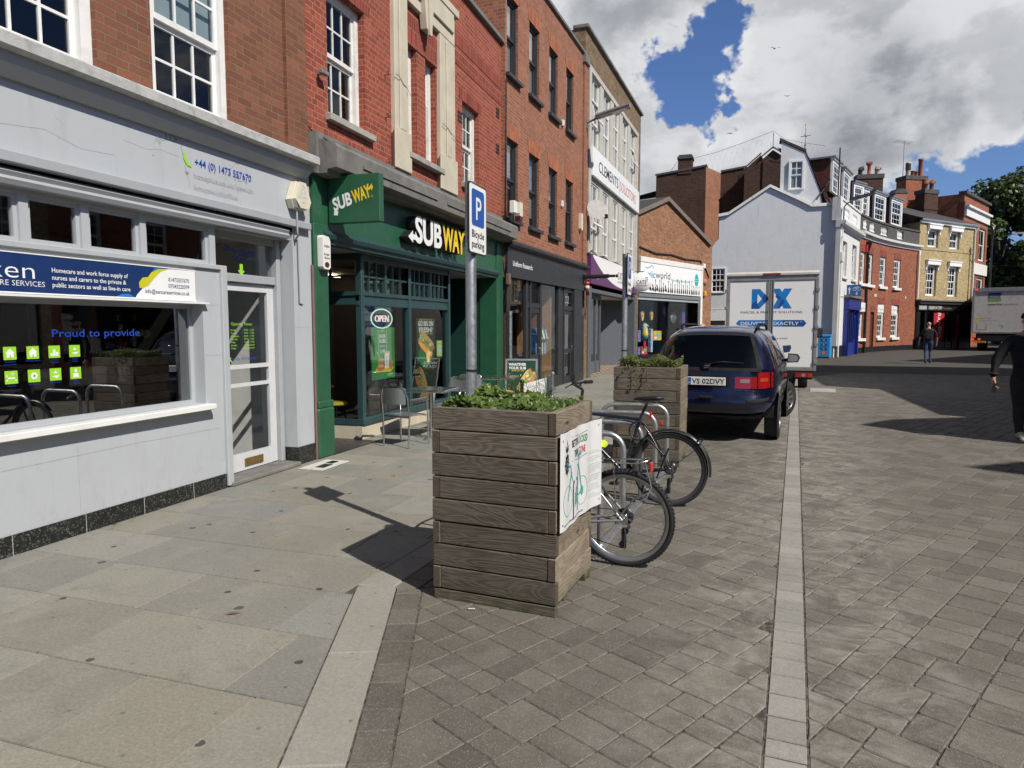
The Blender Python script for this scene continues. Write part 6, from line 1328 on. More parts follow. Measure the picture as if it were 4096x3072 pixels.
build_yellow()
YL, YR = frameof(W2, W3)
def ony(x, y, z): return (YL[0] + x * cos(YR) - y * sin(YR), YL[1] + x * sin(YR) + y * cos(YR), z)
t = thing('banner', 'tall red banner with white handwriting in the black shop window', 'banner', ony(2.12, -.03, .55), YR)
b = MB(); b.prism([(0, .1), (.75, 0), (1.5, .1), (1.45, 2.2), (.7, 2.3), (-.1, 2.2)], -.02, .02); b.build('cloth', P('banner_red', (.42, .012, .025), .6), t)
d = MB(); d.text('Ray-Ban', .55, 2.15, .42, 1.9, -.025, 0, 'l', 0, .0, .2, None, -HP * .9); d.build('lettering', MAT['sign_white'], t)
def build_red_white():
    P0 = (16.77, 62.48); P1 = (20.52, 69.54); loc, rz = frameof(P0, P1); L = math.dist(P0, P1)
    t = thing('brick_house', 'tall red brick house with a white band and white windows beyond the yellow one', 'house', loc, rz)
    ops = [(2.2, 4.4, 7.2, 9.9), (5.2, 7.4, 7.2, 9.9), (2.2, 4.4, 3.4, 5.8), (5.2, 7.4, 3.4, 5.8)]
    w = MB(); wall(w, 0, L, 0, 12.0, ops, 0, .02, .2); sides(w, 0, L, 0, 12.0, 6, 0, .02); w.build('brick_wall', MAT['brick_terrace'], t)
    b = MB(); b.box(.3, L, -.12, .03, 10.35, 11.0, 0); b.box(.2, L + .1, -.3, .1, 11.0, 11.16, 0); b.box(-.1, L + .15, -.15, .4, 12.0, 12.2, 1); b.box(0, .35, -.02, .5, 10.2, 11.4, 1); b.box(.4, L, -.10, .02, 6.0, 6.9, 0); b.build('stone_band', [MAT['white_paint'], MAT['soot_stone']], t)
    for a, b_, c, d in ops: sash(t, a, c, b_ - a, d - c, 2, 2, 'white_paint', .15, bar=.06, fr=.10, box=.12)
    roombox(t, .2, L - .2, .5, 3, 2.5, 11.8)
build_red_white()
# ================= the far side of the street, out of frame to the right: it shades the road and shows in the glass =================
def build_opposite(name, lab, x, y0, y1, h, m, depth, prof=None, extra=None):
    t = thing('shop_building', lab, 'building', (x, y1, 0), -HP)
    L = y1 - y0; n = max(1, int(L / 2.6)); ops = []
    for k in range(n):
        c = L * (k + .5) / n
        for z in ((3.9, 5.6),) if h < 8.6 else ((3.9, 5.5), (6.4, 7.8)):
            if z[1] < h - .5: ops.append((c - .5, c + .5, *z))
    so = [(L * k / max(1, n // 2) + .35, L * (k + 1) / max(1, n // 2) - .35, .5, 2.6) for k in range(max(1, n // 2))]
    w = MB(); wall(w, 0, L, 0, h, ops + so, 0, 0, .12); sides(w, 0, L, 0, h, depth, 0, 0)
    if prof: w.prism([(L - (a - y0), z) for a, z in prof], 0.01, .5, 0)
    w.build('brick_wall', MAT[m], t)
    f = MB()
    for a, b_, c, d in so: f.rect(a, b_, c, d, 1, .1); f.box(a - .1, b_ + .1, -.08, .02, 2.75, 3.3, 0)
    f.build('shopfront', [MAT['charcoal_paint'], MAT['glass_dark']], t)
    for o in ops: sash(t, o[0], o[2], o[1] - o[0], o[3] - o[2], 2, 4, 'white_paint', .1)
    roombox(t, .05, L - .05, .3, 2.5, .2, h - .3)
OX = 10.5
build_opposite('a', 'brick building across the street, nearest of its row', OX, -16, 4.6, 6.9, 'brick_yellow', 8)
build_opposite('b', 'brick shop across the street with a narrow upstand', OX, 4.6, 7.5, 7.2, 'brick_terrace', 8, [(4.65, 7.0), (5.7, 7.0), (5.7, 8.1), (4.65, 9.0)])
build_opposite('c', 'gabled brick shop across the street', OX, 7.5, 10.7, 7.2, 'brick_whitewashed', 8, [(7.5, 7.0), (10.7, 7.0), (10.7, 7.3), (9.1, 8.9), (7.8, 9.65), (7.5, 8.6)])
build_opposite('d', 'low brick shop across the street', OX, 10.7, 16.2, 7.75, 'brick_yellow', 8)
build_opposite('e', 'taller brick shop across the street', OX, 16.2, 27.5, 9.2, 'brick_terrace', 8)
t = thing('shop_building', 'long brick building across the street facing the yellow house', 'building', (15.0, 33.2, 0), R(57)); b = MB(); b.box(0, 34, -9, 0, 0, 8.3); b.build('brick_wall', MAT['brick_olive'], t)
# ================= planters, bicycle parking =================
wood('board_x_shaded', 'x', (.125, .099, .074), (.038, .029, .021), (.195, .168, .132)); wood('board_y', 'y', (.205, .168, .122), (.085, .062, .042), (.30, .26, .195))  # front and back boards get a darker copy: shade put into the colour
P('end_grain', (.085, .062, .042), .9, var=.35, vs=60); P('soil', (.03, .022, .016), .95, var=.3, vs=30, bs=60, bst=.8)
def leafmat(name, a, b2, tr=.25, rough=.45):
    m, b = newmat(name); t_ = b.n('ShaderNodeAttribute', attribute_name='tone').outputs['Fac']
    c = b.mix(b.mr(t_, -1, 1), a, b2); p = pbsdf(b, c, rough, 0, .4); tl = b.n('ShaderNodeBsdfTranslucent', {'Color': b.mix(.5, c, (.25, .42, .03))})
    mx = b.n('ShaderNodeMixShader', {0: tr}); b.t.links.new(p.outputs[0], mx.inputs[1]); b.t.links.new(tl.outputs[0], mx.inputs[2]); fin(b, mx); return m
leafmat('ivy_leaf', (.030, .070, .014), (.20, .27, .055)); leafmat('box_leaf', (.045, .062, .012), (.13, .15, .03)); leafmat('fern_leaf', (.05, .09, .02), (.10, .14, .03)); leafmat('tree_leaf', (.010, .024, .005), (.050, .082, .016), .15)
def planter(label, loc, rz, w, d, seed):
    rnd = random.Random(seed); t = thing('planter', label, 'planter', loc, rz, 'wooden planters at the bicycle parking'); th = .048; bh = .139; z = .065; hw, hd = w / 2, d / 2
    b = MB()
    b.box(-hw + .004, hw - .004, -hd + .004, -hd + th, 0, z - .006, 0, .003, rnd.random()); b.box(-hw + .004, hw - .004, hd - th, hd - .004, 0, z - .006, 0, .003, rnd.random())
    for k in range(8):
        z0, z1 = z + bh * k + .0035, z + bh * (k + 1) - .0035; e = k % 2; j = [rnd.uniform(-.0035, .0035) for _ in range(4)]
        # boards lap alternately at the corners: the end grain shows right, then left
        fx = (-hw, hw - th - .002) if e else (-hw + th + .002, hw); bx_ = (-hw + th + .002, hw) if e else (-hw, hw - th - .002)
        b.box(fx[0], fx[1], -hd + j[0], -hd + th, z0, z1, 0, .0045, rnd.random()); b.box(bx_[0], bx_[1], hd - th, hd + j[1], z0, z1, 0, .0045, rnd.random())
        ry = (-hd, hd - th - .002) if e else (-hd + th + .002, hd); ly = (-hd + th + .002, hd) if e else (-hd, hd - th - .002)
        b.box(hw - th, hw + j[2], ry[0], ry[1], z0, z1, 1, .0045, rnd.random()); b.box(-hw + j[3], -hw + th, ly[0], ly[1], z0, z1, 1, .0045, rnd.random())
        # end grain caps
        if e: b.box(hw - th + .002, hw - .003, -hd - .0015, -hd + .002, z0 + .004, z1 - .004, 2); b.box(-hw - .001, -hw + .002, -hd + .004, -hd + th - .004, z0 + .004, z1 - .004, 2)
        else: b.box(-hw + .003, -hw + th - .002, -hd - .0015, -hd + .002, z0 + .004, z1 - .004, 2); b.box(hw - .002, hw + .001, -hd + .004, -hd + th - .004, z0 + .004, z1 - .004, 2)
    b.build('boards', [MAT['board_x_shaded'], MAT['board_y'], MAT['end_grain']], t)
    for (x, y) in ((hw - .12, -hd + .25), (hw - .10, hd - .10), (-hw + .12, hd - .12)):
        f = MB(); f.box(x, x + .09, y, y + .07, 0, z + .002, 0, .003, rnd.random()); f.build('foot', MAT['board_y'], t)
    b = MB(); b.box(-hw + th - .004, hw - th + .004, -hd + th - .004, -hd + th - .002, .01, z + bh * 8 - .06); b.box(hw - th + .002, hw - th + .004, -hd + th, hd - th, .01, z + bh * 8 - .06); b.box(-hw + th - .004, -hw + th - .002, -hd + th, hd - th, .01, z + bh * 8 - .06); b.box(-hw + th, hw - th, hd - th + .002, hd - th + .004, .01, z + bh * 8 - .06); b.build('gap_shade', MAT['ink'], t)  # black inner sheets added so the gaps between boards look dark
    s = MB(); n = 10
    for i in range(n):
        for j in range(n):
            q = [(-hw + th + (w - 2 * th) * a / n, -hd + th + (d - 2 * th) * c / n) for a, c in ((i, j), (i + 1, j), (i + 1, j + 1), (i, j + 1))]
            s.add([(x, y, z + bh * 8 - .05 + .02 * sin(x * 31) * cos(y * 27)) for x, y in q], [(0, 1, 2, 3)], 0, True)
    s.build('soil', MAT['soil'], t)
    return t
P1R, P2R = R(-4.7), R(-2.6)
P1C = (-1.712 + .394 * cos(P1R) - .355 * sin(P1R), 3.71 + .394 * sin(P1R) + .355 * cos(P1R), 0); P2C = (-.585 - .394 * cos(P2R) - .38 * sin(P2R), 8.12 - .394 * sin(P2R) + .38 * cos(P2R), 0)
planter('large weathered timber planter in front, with a police poster on its side', P1C, P1R, .79, .712, 1); planter('weathered timber planter between the bicycle stands and the dark blue car', P2C, P2R, .79, .74, 2)
def ivy_leaf(mb, p, s, nrm, ang, tn, star=True):
    n = Vector(nrm).normalized(); u = n.orthogonal().normalized(); w = n.cross(u); u, w = u * cos(ang) + w * sin(ang), w * cos(ang) - u * sin(ang); p = Vector(p)
    if star: out = [(0, -.45), (.30, -.55), (.55, -.12), (.33, .08), (.28, .40), (0, .75), (-.28, .40), (-.33, .08), (-.55, -.12), (-.30, -.55)]
    else: out = [(0, -.6), (.28, -.2), (.26, .25), (0, .6), (-.26, .25), (-.28, -.2)]
    vs = [p + (u * a + w * b) * s + n * (-.35 * s * abs(a)) for a, b in out]; vs.append(p + n * (.04 * s)); k = len(out)
    mb.add(vs, [(i, (i + 1) % k, k) for i in range(k)], 0, False, tn)
def foliage(label, loc, rz, w, d, n, s0, s1, mat, seed, hump, star=True, bare=None, trail=()):
    r = random.Random(seed); t = thing('ivy' if star else 'ground_cover', label, 'plant', (loc[0], loc[1], 1.13), rz); b = MB(); st = MB()
    for i in range(n):
        x, y = r.uniform(-w / 2, w / 2), r.uniform(-d / 2, d / 2)
        if bare and bare(x, y): continue
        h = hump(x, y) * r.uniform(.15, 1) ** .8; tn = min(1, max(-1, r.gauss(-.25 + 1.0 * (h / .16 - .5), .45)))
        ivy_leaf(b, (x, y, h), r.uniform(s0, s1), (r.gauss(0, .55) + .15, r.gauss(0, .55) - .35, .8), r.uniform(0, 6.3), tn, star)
        if i % 9 == 0: st.tube([(x * .9, y * .9, -.02), (x, y, h)], .002, 3, 0)
    for pts in trail:
        st.tube(pts, .0025, 4)
        for k in range(len(pts) - 1):
            for q in range(7): a = Vector(pts[k]).lerp(Vector(pts[k + 1]), q / 7); ivy_leaf(b, a + Vector((r.uniform(-.02, .02), -.01, r.uniform(-.02, .02))), r.uniform(s0, s1) * .9, (r.gauss(0, .4), -1, .4), r.uniform(0, 6), r.gauss(0, .5), star)
    st.build('stems', P('stem_' + str(seed), (.07, .06, .03), .8), t); b.build('leaves', MAT[mat], t); return t
nz_ = lambda x, y: .5 + .25 * sin(9 * x + 1) * cos(8 * y) + .25 * sin(17 * x + 4 * y)
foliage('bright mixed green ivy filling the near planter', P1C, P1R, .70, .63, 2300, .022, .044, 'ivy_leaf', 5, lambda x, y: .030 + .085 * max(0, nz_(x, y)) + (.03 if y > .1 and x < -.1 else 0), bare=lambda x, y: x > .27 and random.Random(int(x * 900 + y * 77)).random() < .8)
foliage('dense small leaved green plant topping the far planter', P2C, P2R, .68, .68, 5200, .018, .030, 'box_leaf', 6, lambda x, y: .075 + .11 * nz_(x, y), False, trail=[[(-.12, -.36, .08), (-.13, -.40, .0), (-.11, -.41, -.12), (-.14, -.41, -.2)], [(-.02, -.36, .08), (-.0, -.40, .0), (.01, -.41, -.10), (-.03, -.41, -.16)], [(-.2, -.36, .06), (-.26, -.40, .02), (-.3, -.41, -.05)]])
t = thing('fennel', 'feathery thin stemmed herb rising from the ivy in the near planter', 'plant', (P1C[0] + .02, P1C[1] + .16, 1.14), 0); b = MB(); r = random.Random(8)
for i in range(16):
    x, y = r.uniform(-.14, .16), r.uniform(-.08, .1); h = r.uniform(.12, .25); lx, ly = r.gauss(0, .05), r.gauss(0, .04)
    b.tube([(x, y, 0), (x + lx * .5, y + ly * .5, h * .6), (x + lx, y + ly, h)], [.0022, .0018, .001], 4)
    for k in range(9): f = .35 + .65 * k / 9; a = r.uniform(0, 6.3); p0 = Vector((x + lx * f, y + ly * f, h * f)); b.tube([p0, p0 + Vector((cos(a) * .03, sin(a) * .03, .022)), p0 + Vector((cos(a) * .055, sin(a) * .055, .02))], .0011, 3)
b.build('fronds', MAT['fern_leaf'], t)
# parking sign posts
def parking_post(label, x, y, h, zt, zb, rz, lab_sign):
    t = thing('sign_post', label, 'sign post', (x, y, 0), rz, 'bicycle parking sign posts'); b = MB(); b.lathe([(.038, 0), (.038, h - .02), (.034, h), (0, h + .004)], 18); b.build('pole', MAT['galv'], t)
    c = MB(); c.lathe([(.0395, h - .42), (.0395, h)], 18); c.build('upper_sleeve', MAT['galv_dull'], t)
    for z in (1.33, h - .14, h - .38): k = MB(); k.lathe([(.041, z), (.041, z + .018)], 18); k.build('band', MAT['black_plastic' if z < 1.5 else 'galv_dull'], t)
    s = thing_child('sign_plate', t, (.05, 0, (zt + zb) / 2), HP); w, hh = .345, zt - zb; p = MB()
    def rr(w_, h_, r_, n=5): return [(sx * (w_ / 2 - r_) + r_ * cos(a), sz * (h_ / 2 - r_) + r_ * sin(a)) for (sx, sz, a0) in ((1, 1, 0), (-1, 1, HP), (-1, -1, pi), (1, -1, 3 * HP)) for a in [a0 + HP * i / n for i in range(n + 1)]]
    p.prism(rr(w, hh, .03), -.004, .006, 0); p.pol(rr(w - .02, hh - .02, .025), 1, -.0055); p.pol(rr(w - .085, hh * .47, .03), 2, -.007) if False else None
    q = [(a, c_ + hh * .16) for a, c_ in rr(w * .70, hh * .52, .025)]; p.pol(q, 2, -.007)
    p.text('P', .008, hh * .16 - hh * .165, hh * .33, .105, -.0085, 1, 'c', 0, .012); p.text('Bicycle', 0, -hh * .265, .052, .235, -.0075, 3, 'c', 0, .012); p.text('parking', 0, -hh * .41, .052, .24, -.0075, 3, 'c', 0, .012)
    p.build('face', [MAT['black_plastic'], MAT['sign_white'], MAT['sign_blue'], MAT['ink']], s)
    return t
parking_post('near grey post with a blue and white bicycle parking sign, behind the near planter', -1.785, 4.545, 2.66, 2.635, 2.155, 0, '')
parking_post('farther grey post with a bicycle parking sign, behind the second planter', -1.385, 9.06, 2.60, 2.60, 2.06, 0, '')
# poster screwed to the near planter
t = thing('poster', 'curled white bike security poster with a police crest on the near planter', 'poster', (P1C[0] + .400 * cos(P1R) - (-.352) * sin(P1R), P1C[1] + .400 * sin(P1R) + (-.352) * cos(P1R), .492), P1R + HP)
b = MB(); n = 22; Wp, Hp = .735, .563
cy = lambda u: -.016 - .006 * sin(u * 9) - (.030 * max(0, (u - .70) / .30) ** 2) - .004 * sin(u * 21)
for i in range(n):
    u0, u1 = i / n, (i + 1) / n; b.add([(u0 * Wp, cy(u0), 0), (u1 * Wp, cy(u1), 0), (u1 * Wp, cy(u1), Hp), (u0 * Wp, cy(u0), Hp)], [(0, 1, 2, 3)], 0, True)
b.build('sheet', P('poster_white', (.66, .67, .68), .35, var=.04), t)
d = MB(); y = -.0
TE = [P('print_teal', (.05, .33, .31), .5), MAT['ink'], P('print_green', (.03, .22, .09), .5), P('print_red', (.50, .03, .04), .5), P('print_grey', (.25, .25, .27), .6), P('print_navy', (.03, .04, .12), .6)]
def line_rule(x0, x1, z): d.rect(x0, x1, z, z + .0022, 1, y)
line_rule(.20, .52, .515); line_rule(.20, .52, .372)
d.text('BETTER', .205, .455, .044, .145, y, 1, 'l', 0, .03); d.text('LOCKED', .36, .455, .044, .155, y, 2, 'l', 0, .03); d.text('THAN', .25, .390, .044, .105, y, 1, 'l', 0, .03); d.text('GONE', .375, .390, .044, .105, y, 3, 'l', 0, .03)
# star shaped crest with a crown
st = []
for i in range(32): a = 2 * pi * i / 32; q = (.062 if i % 4 == 0 else .054) if i % 2 == 0 else .043; st.append((.105 + q * .88 * sin(a), .375 + q * 1.2 * cos(a)))
d.pol(st, 1, y); d.ring(.105, .375, .030, .004, 4, y - .001); d.ell(.105, .375, .021, .024, 5, y - .001); d.rect(.094, .116, .367, .383, 4, y - .0015); d.text('POLICE', .105, .368, .009, .018, y - .002, 1, 'c')
d.pol([(.078, .445), (.132, .445), (.140, .475), (.122, .465), (.105, .485), (.088, .465), (.070, .475)], 1, y); d.ell(.105, .493, .008, .009, 1, y); d.ell(.075, .478, .006, .007, 1, y); d.ell(.135, .478, .006, .007, 1, y); d.rect(.102, .108, .498, .515, 1, y)
# bicycle drawing locked to a stand
for (cx, cz) in ((.13, .155), (.43, .155)): d.ring(cx, cz, .088, .004, 0, y, 36)
bk = {'r': (.43, .155), 'f': (.13, .155), 'bb': (.295, .14), 'st': (.375, .33), 'ht': (.195, .305)}
for a_, b_, w_ in (('bb', 'st', .013), ('st', 'ht', .014), ('ht', 'bb', .013), ('st', 'r', .010), ('bb', 'r', .010), ('ht', 'f', .012)): d.line([bk[a_], bk[b_]], w_, 0, y - .0006)
d.line([(.375, .33), (.385, .372)], .012, 0, y - .0006); d.pol([(.335, .372), (.42, .380), (.425, .402), (.355, .395)], 0, y - .0006); d.line([(.195, .305), (.183, .352), (.150, .352), (.14, .372), (.12, .365)], .013, 0, y - .0006)
d.ell(.295, .135, .026, .038, 0, y - .001); d.ell(.43, .155, .02, .03, 0, y - .001); d.line([(.235, .02), (.232, .24)], .012, 1, y - .0012); d.line([(.345, .05), (.342, .245)], .012, 1, y - .0012); d.line([(.232, .243), (.342, .25)], .02, 1, y - .0012); d.line([(.26, .09), (.29, .2), (.33, .21), (.31, .11)], .006, 4, y - .0015)
r = random.Random(2)
words = ['Always lock your bike to something secure even if you are', 'only leaving it for a few moments', 'Use a good quality lock on the frame and both the wheels', 'and take off anything that is easily removed']
for k in range(26):
    if k in (2, 6, 12, 17, 22): continue
    d.text(words[(k * 7) % 4][: r.randint(34, 50)], .535, .365 - k * .0118, .0062, None if k % 6 == 5 else r.uniform(.15, .18), y - .0125 * 0, 4)
d.text('http://www.suffolk.police.uk/advice/bicyclesecurity', .05, .022, .013, .40, y, 5, 'l', 0, .01)
pa = lambda x: cy(min(1, max(0, x / Wp))) - .0012
d.v = [(vx, pa(vx) + vy, vz) for vx, vy, vz in d.v]; d.build('print', TE, t)
b = MB(); 
for (x, z) in ((.03, .52), (.69, .53), (.03, .04), (.70, .04)): b.ell(x, z, .006, .006, 0, pa(x) - .002)
b.build('screw', MAT['lead'], t)
# five hoops on two flat rails
HB = (-.915, 4.91); HR = R(2.9)
NMH = ['nearest hoop stand, its top hidden by the near planter and poster', 'second hoop stand beyond the near planter', 'third hoop stand, middle of the row, with the black bicycle against it', 'fourth hoop stand from the near planter', 'farthest hoop stand, right against the second planter']
def hoop_xy(i): return (HB[0] + .052 * i - .375, HB[1] + .747 * i)
hp = None
for i in range(5):
    x, y_ = hoop_xy(i)
    if hp is None:
        hp = thing('bike_stand', NMH[0], 'bicycle stand', (x, y_, 0), HR, 'galvanised bicycle stands in a row'); b = MB(); w, h, rr_ = .375, .752, .14; pts = [(-w, 0, .012), (-w, 0, h - rr_)] + [(-w + rr_ - rr_ * cos(a), 0, h - rr_ + rr_ * sin(a)) for a in [HP * k / 6 for k in range(1, 7)]] + [(w - rr_ + rr_ * sin(a), 0, h - rr_ + rr_ * cos(a)) for a in [HP * k / 6 for k in range(0, 7)]] + [(w, 0, .012)]
        b.tube(pts, .024, 14); b.build('hoop', MAT['galv'], hp)
        for s in (-1, 1): b = MB(); b.box(s * w - .045, s * w + .045, -.06, .06, .011, .022, 0, .003); b.lathe([(.034, .02), (.034, .035), (.025, .045)], 14, (s * w, 0, 0)); b.build('base_plate', MAT['galv_dull'], hp)
    else: dup(hp, None, (x, y_, 0), HR, NMH[i])
for s, l in ((-1, 'flat galvanised base rail joining the left feet of the hoop stands'), (1, 'flat galvanised base rail joining the right feet of the hoop stands')):
    x0, y0 = hoop_xy(0); x1, y1 = hoop_xy(4); t = thing('base_rail', l, 'rail', (x0 + s * .375 * cos(HR), y0 + s * .375 * sin(HR), 0), atan2(y1 - y0, x1 - x0)); b = MB(); b.box(-.1, math.dist((x0, y0), (x1, y1)) + .1, -.035, .035, .002, .011, 0, .002); b.build('bar', MAT['galv_dull'], t)
# ---------------- bicycles ----------------
P('frame_silver', (.42, .43, .45), .3, metal=.5, var=.04); P('frame_red', (.48, .015, .015), .28, coat=.6); P('frame_navy', (.010, .016, .030), .25, coat=.7); P('rim_alloy', (.42, .42, .42), .35, metal=.9); P('rim_dark', (.05, .05, .055), .4); P('hi_vis', (.55, .80, .02), .6, var=.15, vs=20); P('reflector_red', (.62, .02, .015), .25)
WR = .345
def wheel(par, x, tyre_r, rim, name, knob=False):
    w = thing_child('wheel', par, (x, 0, WR)); b = MB(); b.torus((0, 0, 0), WR - tyre_r, tyre_r, 'y', 64, 12)
    if knob:
        for i in range(76):
            a = 2 * pi * i / 76
            for s in (-1, 1): b.M = Matrix.Rotation(-a - (.04 if s > 0 else 0), 4, 'Y') @ Matrix.Translation((WR - .003, s * tyre_r * .55, 0)); b.box(-.004, .004, -.006, .006, -.006, .006)
        b.M = None
    b.build('tyre', MAT['rubber'], w)
    b = MB(); rr_ = WR - tyre_r * 2; b.lathe([(rr_ + .004, -.012), (rr_ - .022, -.009), (rr_ - .026, 0), (rr_ - .022, .009), (rr_ + .004, .012)], 56, (0, 0, 0), 0, 'y', True, False); b.build('rim', MAT[rim], w)
    b = MB()
    for i in range(32):
        a = 2 * pi * i / 32; s = 1 if i % 2 else -1; g = a + (.35 if (i // 2) % 2 else -.35)
        b.tube([(.022 * cos(g), s * .028, .022 * sin(g)), ((rr_ - .022) * cos(a), 0, (rr_ - .022) * sin(a))], .0011, 4, cap=False)
    b.build('spokes', MAT['lead'], w); b = MB(); b.lathe([(.008, -.06), (.012, -.05), (.026, -.034), (.016, -.026), (.016, .026), (.026, .034), (.012, .05), (.008, .06)], 14, (0, 0, 0), 0, 'y'); b.build('hub', MAT['steel'], w)
    return w
def bicycle(label, loc, rz, lean, kind):
    t = thing('bicycle', label, 'bicycle', loc, rz, 'bicycles locked to the hoop stands', (lean, 0, rz)); A = kind == 'a'; tr = .021 if A else .018
    wheel(t, 0, tr, 'rim_alloy' if A else 'rim_dark', 'rear', A); wheel(t, 1.055, tr, 'rim_alloy' if A else 'rim_dark', 'front', A)
    fm = ['frame_silver', 'frame_red'] if A else ['frame_navy', 'frame_navy']; bb = (.435, 0, .285); sz = .74 if A else .82; stp = (.435 - .30 * (sz - .285), 0, sz); sc = (.435 - .30 * ((.84 if A else 1.0) - .285), 0, .80 if A else .945)
    h1, h0 = (.86, 0, .86), (.905, 0, .70); b = MB(); b.tube([bb, stp], .016, 10, 0); b.tube([(stp[0] + .01, 0, stp[2] - .03 - (.15 if A else 0)), (h1[0] + .01, 0, h1[2] - .03)], .016, 10, 1 if A else 0); b.tube([bb, (h0[0] - .005, 0, h0[2] + .02)], .019, 10, 0); b.tube([h1, h0], .020, 10, 1)
    for s in (-1, 1):
        b.tube([(stp[0], s * .016, stp[2] - .05), (stp[0] - .1, s * .045, sz - .17), (.0, s * .062, WR)], .0085, 8, 0); b.tube([(bb[0] - .02, s * .035, bb[2]), (.28, s * .05, .30), (0, s * .062, WR)], .0095, 8, 0)
        b.tube([(.905, s * .05, .67), (.95, s * .052, .56), (1.02, s * .052, .42), (1.055, s * .052, WR)], [.014, .013, .010, .009], 8, 0)
    b.lathe([(.022, -.036), (.022, .036)], 14, bb, 0, 'y'); b.tube([(.905, -.06, .67), (.905, .06, .67)], .014, 8, 0); b.build('frame', [MAT[m] for m in fm], t)
    b = MB(); b.tube([stp, sc], .0135, 10); b.build('seat_post', MAT['steel' if A else 'black_metal'], t)
    # saddle: wide rounded back, narrow nose
    b = MB(); zs = sc[2] + .035; secs = [(-.125, .050, .020, .012), (-.10, .082, .035, .018), (-.05, .085, .04, .016), (.0, .062, .038, .010), (.06, .030, .032, .006), (.12, .021, .026, .004), (.145, .012, .014, -.004)]; vs = []; K = 12
    for (x, hw_, hh, dz) in secs:
        for k in range(K): a = 2 * pi * k / K; vs.append((sc[0] - .02 + x, hw_ * cos(a), zs + dz + hh * (.62 * sin(a) if sin(a) > 0 else 1.0 * sin(a) * (.55 + .45 * abs(cos(a))))))
    b.add(vs, [(i * K + k, i * K + (k + 1) % K, (i + 1) * K + (k + 1) % K, (i + 1) * K + k) for i in range(len(secs) - 1) for k in range(K)], 0, True); b.add(vs[:K], [tuple(range(K))]); b.add(vs[-K:], [tuple(range(K))])
    sd = b.build('saddle', MAT['hi_vis' if A else 'black_plastic'], t)
    b = MB()
    for s in (-1, 1): b.tube([(sc[0] + .09, s * .012, zs - .02), (sc[0] + .03, s * .022, zs - .045), (sc[0] - .05, s * .024, zs - .045), (sc[0] - .10, s * .035, zs - .02)], .0035, 5)
    b.build('rail', MAT['steel'], sd)
    b = MB(); hz = .97 if A else 1.10; b.tube([h1, (h1[0] - .02, 0, hz - .05)], .015, 8); b.tube([(h1[0] - .02, 0, hz - .05), (h1[0] + .07, 0, hz)], .014, 8); b.tube([(h1[0] - .03, -.29, hz + .02), (h1[0] + .03, -.18, hz + .015), (h1[0] + .07, -.05, hz), (h1[0] + .07, .05, hz), (h1[0] + .03, .18, hz + .015), (h1[0] - .03, .29, hz + .02)], .012, 8); b.build('handlebar', MAT['black_metal'], t)
    for s in (-1, 1): b = MB(); b.tube([(h1[0] - .035, s * .30, hz + .02), (h1[0] + .015, s * .205, hz + .016)], .018, 8); b.tube([(h1[0] + .03, s * .18, hz + .01), (h1[0] + .09, s * .22, hz - .03), (h1[0] + .07, s * .29, hz - .02)], .006, 5); b.build('grip', MAT['black_plastic'], t)
    # drivetrain
    b = MB(); b.lathe([(.088, -.058), (.090, -.056), (.088, -.054)], 40, bb, 0, 'y'); b.torus((bb[0], -.056, bb[2]), .083, .006, 'y', 40, 5); b.tube([(bb[0], -.05, bb[2]), (bb[0], .06, bb[2])], .012, 8); b.tube([(bb[0], -.068, bb[2]), (bb[0] + .10, -.07, bb[2] - .135)], .010, 6); b.tube([(bb[0], .068, bb[2]), (bb[0] - .10, .07, bb[2] + .135)], .010, 6); cr = b.build('crank', MAT['black_metal'], t)
    for s, x, z in ((-1, .10, -.135), (1, -.10, .135)): b = MB(); b.box(bb[0] + x - .045, bb[0] + x + .045, s * .12 - .045, s * .12 + .045, bb[2] + z - .011, bb[2] + z + .011, 0, .004); b.build('pedal', MAT['black_plastic'], cr)
    b = MB()
    for i in range(7): b.lathe([(.018, -.030 - i * .0042), (.022 + .0045 * (6 - i) + .012, -.0305 - i * .0042), (.022 + .0045 * (6 - i) + .012, -.032 - i * .0042), (.018, -.033 - i * .0042)], 22, (0, 0, WR), 0, 'y')
    b.build('cassette', MAT['black_metal'], t)
    b = MB(); b.tube([(-.005, -.07, WR - .02), (-.02, -.075, WR - .09), (.01, -.06, WR - .12)], .012, 6); b.box(-.005, .03, -.062, -.05, WR - .24, WR - .10, 0, .003); b.lathe([(.026, -.062), (.026, -.05)], 14, (.005, 0, WR - .115), 0, 'y'); b.lathe([(.026, -.062), (.026, -.05)], 14, (.022, 0, WR - .215), 0, 'y'); b.build('derailleur', MAT['black_plastic'], t)
    b = MB(); b.tube([(0, -.052, WR + .035), (bb[0], -.056, bb[2] + .088)], .0035, 4); b.tube([(.022, -.056, WR - .242), (bb[0], -.056, bb[2] - .088)], .0035, 4); b.build('chain', MAT['black_metal'], t)
    b = MB(); b.lathe([(.036, .040), (.038, .038), (.036, .034)], 16, (0, 0, WR), 0, 'y'); b.tube([(0, -.08, WR), (0, .085, WR)], .006, 6); b.build('axle', MAT['steel'], t)
    if A:
        b = MB(); zr = 2 * WR + .045
        for s in (-1, 1):
            b.tube([(.26, s * .02, zr - .015), (.2, s * .055, zr), (-.10, s * .06, zr + .012), (-.165, s * .045, zr + .03), (-.175, 0, zr + .034)], .005, 6); b.tube([(.04, s * .065, WR + .02), (.04, s * .07, WR + .10), (.06, s * .062, zr)], .0042, 6); b.tube([(.02, s * .066, WR + .03), (-.06, s * .075, WR + .12), (-.165, s * .075, WR + .17), (-.20, s * .07, WR + .25), (-.155, s * .05, zr + .02)], .0042, 6)
        for x in (.15, .02, -.09): b.tube([(x, -.058, zr + .005), (x, .058, zr + .005)], .0042, 6)
